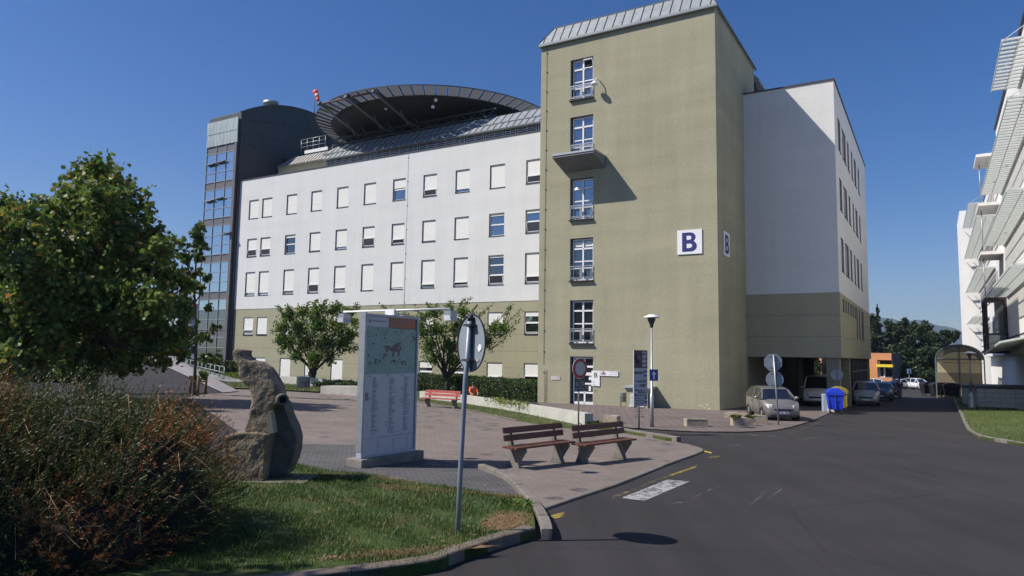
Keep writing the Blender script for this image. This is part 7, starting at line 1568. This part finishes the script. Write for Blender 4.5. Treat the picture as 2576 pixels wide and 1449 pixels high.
for (ex, ey, rx, ry, rot) in EARTH+[(G(1262, 1258).x, G(1262, 1258).y-.12, .55, .09, R(-20)), (G(940, 1212).x, G(940, 1212).y-.15, .7, .12, R(-14)), (G(1060, 1240).x, G(1060, 1240).y-.2, .5, .2, R(-10)), (G(1060, 1425).x, G(1060, 1425).y+.25, .9, .12, R(22))]:
    n_ = int(9000*rx*(ry+.1)*3); a_ = RNG.uniform(0, 6.283, n_); r_ = np.sqrt(RNG.uniform(0, 1, n_))*RNG.uniform(.6, 1.5, n_); x = rx*r_*np.cos(a_); y = ry*r_*np.sin(a_); dryp.append(np.stack([ex+x*math.cos(rot)-y*math.sin(rot), ey+x*math.sin(rot)+y*math.cos(rot)], 1))
q = np.concatenate(dryp); q = q[in_poly(q[:, 0], q[:, 1], lawn)]; n_ = len(q); z = np.array([gz(*v) for v in q])+.085; a_ = RNG.uniform(0, 6.283, n_); b_ = np.stack([q[:, 0], q[:, 1], z], 1); s_ = np.stack([-np.sin(a_), np.cos(a_), 0*a_], 1)*.0045; hh = .035*RNG.uniform(.4, 1.3, n_); tip_ = b_+np.stack([np.cos(a_)*.9, np.sin(a_)*.9, np.ones(n_)*.7], 1)*hh[:, None]
npmesh('dry_grass', np.stack([b_-s_, b_+s_, tip_], 1), [(0, 1, 2)], g_dry, None, kind='stuff', label='straw coloured dry grass along the worn lawn edges', cat='grass')
# fallen leaves
k = RNG.uniform(0, 1, (420, 2)); lx_ = -8+k[:, 0]*9; ly_ = 7+k[:, 1]*9; P_ = np.array([(a_, b_, gz(a_, b_)+(.115 if in_poly(np.array([a_]), np.array([b_]), lawn)[0] else .03)) for a_, b_ in zip(lx_, ly_) if in_poly(np.array([a_]), np.array([b_]), lawn)[0] or in_poly(np.array([a_]), np.array([b_]), walk)[0]])[:150]
leaves('fallen_leaves', P_, .055, leafmat('dry leaves', [(0, (.20, .09, .03)), (1, (.35, .22, .08))], 0), None, MAPLE, .9, kind='stuff', label='brown fallen leaves scattered on lawn and footpath', cat='leaves')
tc_ = G(1318, 1270, .09); tuft('weed_tuft', (tc_.x-.1, tc_.y+.02, gz(tc_.x, tc_.y)+.06), .22, 260, .14, m_tuft, None, label='dark weed tuft at the lawn tip by the curved kerb', cat='weeds')
tc_ = G(1492, 1074); tuft('weed_tuft', (tc_.x, tc_.y, tc_.z), .3, 260, .35, m_tuft, None, label='weed tuft at the end of the low white wall', cat='weeds')

# ================================================================== people
def skinned(name, verts, edges, radii, m, parent):
    me = bpy.data.meshes.new(name); T = pm(parent).inverted(); me.from_pydata([tuple(T @ Vector(v)) for v in verts], edges, []); me.materials.append(m); o = bpy.data.objects.new(name, me); COL.objects.link(o); o.parent = parent
    sk = o.modifiers.new('skin', 'SKIN'); sk.use_smooth_shade = True
    for i, r_ in enumerate(radii): me.skin_vertices[0].data[i].radius = r_ if isinstance(r_, tuple) else (r_, r_)
    me.skin_vertices[0].data[0].use_root = True; sb_ = o.modifiers.new('sub', 'SUBSURF'); sb_.levels = 1; sb_.render_levels = 2; return o
m_skin = mat('skin', (.38, .22, .16), .6, .05); m_hair = mat('dark hair', (.025, .018, .014), .7, .1)
def person(label, base, yaw, top_c, trouser_c, walk_=.25, torso_only=False, sit=0):
    t = thing('person', label, 'person', base, yaw); M = Matrix.Translation(base) @ Matrix.Rotation(yaw, 4, 'Z'); s_ = walk_
    J = {'pel': (0, 0, .95), 'wst': (0, 0, 1.08), 'chs': (0, .01, 1.3), 'nck': (0, .0, 1.46), 'hed': (0, .03, 1.56), 'crn': (0, .035, 1.68), 'hL': (-.10, 0, .90), 'kL': (-.10, s_*.5, .50), 'aL': (-.10, s_*.4, .09), 'fL': (-.10, s_*.4+.16, .04), 'hR': (.10, 0, .90), 'kR': (.10, -s_*.2, .50), 'aR': (.10, -s_*1.2, .12), 'fR': (.10, -s_*1.2+.15, .04),
         'sL': (-.19, 0, 1.40), 'eL': (-.24, -s_*.3, 1.13), 'wL': (-.22, s_*.2, .90), 'gL': (-.21, s_*.25, .80), 'sR': (.19, 0, 1.40), 'eR': (.24, s_*.1, 1.13), 'wR': (.22, s_*.7, .92), 'gR': (.21, s_*.8, .83)}
    if sit:
        for k_, v_ in list(J.items()): J[k_] = (v_[0], v_[1], v_[2])
        J.update({'kL': (-.13, .42, .78), 'aL': (-.12, .30, .30), 'fL': (-.12, .46, .25), 'kR': (.13, .42, .78), 'aR': (.12, .36, .30), 'fR': (.12, .52, .25), 'eR': (.25, .2, 1.12), 'wR': (.16, .42, 1.05), 'gR': (.12, .5, 1.04), 'eL': (-.25, .16, 1.12), 'wL': (-.18, .38, 1.0), 'gL': (-.14, .46, .98)})
    E_ = [('pel', 'wst'), ('wst', 'chs'), ('chs', 'nck'), ('nck', 'hed'), ('hed', 'crn'), ('pel', 'hL'), ('hL', 'kL'), ('kL', 'aL'), ('aL', 'fL'), ('pel', 'hR'), ('hR', 'kR'), ('kR', 'aR'), ('aR', 'fR'), ('chs', 'sL'), ('sL', 'eL'), ('eL', 'wL'), ('wL', 'gL'), ('chs', 'sR'), ('sR', 'eR'), ('eR', 'wR'), ('wR', 'gR')]
    Rr = {'pel': (.15, .11), 'wst': (.13, .10), 'chs': (.17, .115), 'nck': .055, 'hed': .085, 'crn': .075, 'hL': .09, 'kL': .062, 'aL': .045, 'fL': .035, 'hR': .09, 'kR': .062, 'aR': .045, 'fR': .035, 'sL': .06, 'eL': .045, 'wL': .032, 'gL': .035, 'sR': .06, 'eR': .045, 'wR': .032, 'gR': .035}
    ks = list(J); skinned('body', [M @ Vector(J[k_]) for k_ in ks], [(ks.index(a_), ks.index(b_)) for a_, b_ in E_], [Rr[k_] for k_ in ks], m_skin, t)
    def cloth(nm, keys, edges, grow, m):
        skinned(nm, [M @ Vector(J[k_]) for k_ in keys], [(keys.index(a_), keys.index(b_)) for a_, b_ in edges], [tuple(x+grow for x in Rr[k_]) if isinstance(Rr[k_], tuple) else Rr[k_]+grow for k_ in keys], m, t)
    cloth('shirt', ['wst', 'chs', 'pel', 'sL', 'eL', 'sR', 'eR'], [('pel', 'wst'), ('wst', 'chs'), ('chs', 'sL'), ('sL', 'eL'), ('chs', 'sR'), ('sR', 'eR')], .02, top_c)
    cloth('trousers', ['pel', 'hL', 'kL', 'aL', 'hR', 'kR', 'aR'], [('pel', 'hL'), ('hL', 'kL'), ('kL', 'aL'), ('pel', 'hR'), ('hR', 'kR'), ('kR', 'aR')], .018, trouser_c)
    mb = MB(); mb.lathe(M @ Vector((0, .015, 1.60)), [(.097, 0), (.105, .05), (.09, .10), (.05, .135), (0, .145)], 14); mb.build('hair', m_hair, t)
    for nm, sg_ in (('shoe', -1), ('shoe', 1)):
        q = J['aL' if sg_ < 0 else 'aR']; mb = MB(); mb.lathe(M @ Vector((q[0], q[1]+.07, q[2]-.07)), [(0, -.03), (.06, -.025), (.07, .02), (.05, .06), (0, .07)], 10); mb.build(nm, m_blk, t)
    return t
p = G(2264, 1003); person('person walking away along the road in a dark top and light trousers', Vector((p.x, p.y, p.z)), R(-25), mat('dark navy top', (.03, .035, .07), .8, .1), mat('grey beige trousers', (.22, .18, .15), .8, .1), .3)
q = Vector(W(1190, 985, 43)); person('person in a bright orange work vest sitting low between the hedge and the white wall', Vector((q.x, q.y, W(1190, 1003, 43).z-.75)), R(200), mat('orange work vest', (.85, .13, .02), .6, .05), mat('orange work trousers', (.6, .10, .02), .7, .05), .1, sit=1)

# ================================================================== air
hz = MB(); hz.box((-2700, -60, -75), (2900, 4200, 330)); hzm = bpy.data.materials.new('haze'); hzm.use_nodes = True; n = hzm.node_tree.nodes; n.clear(); pv = n.new('ShaderNodeVolumePrincipled'); pv.inputs['Color'].default_value = (.62, .74, 1, 1); pv.inputs['Density'].default_value = HAZE; pv.inputs['Anisotropy'].default_value = .2; om = n.new('ShaderNodeOutputMaterial'); hzm.node_tree.links.new(pv.outputs[0], om.inputs['Volume'])
hz.v = [v for v in hz.v]; hz.build('haze', hzm, kind='stuff')
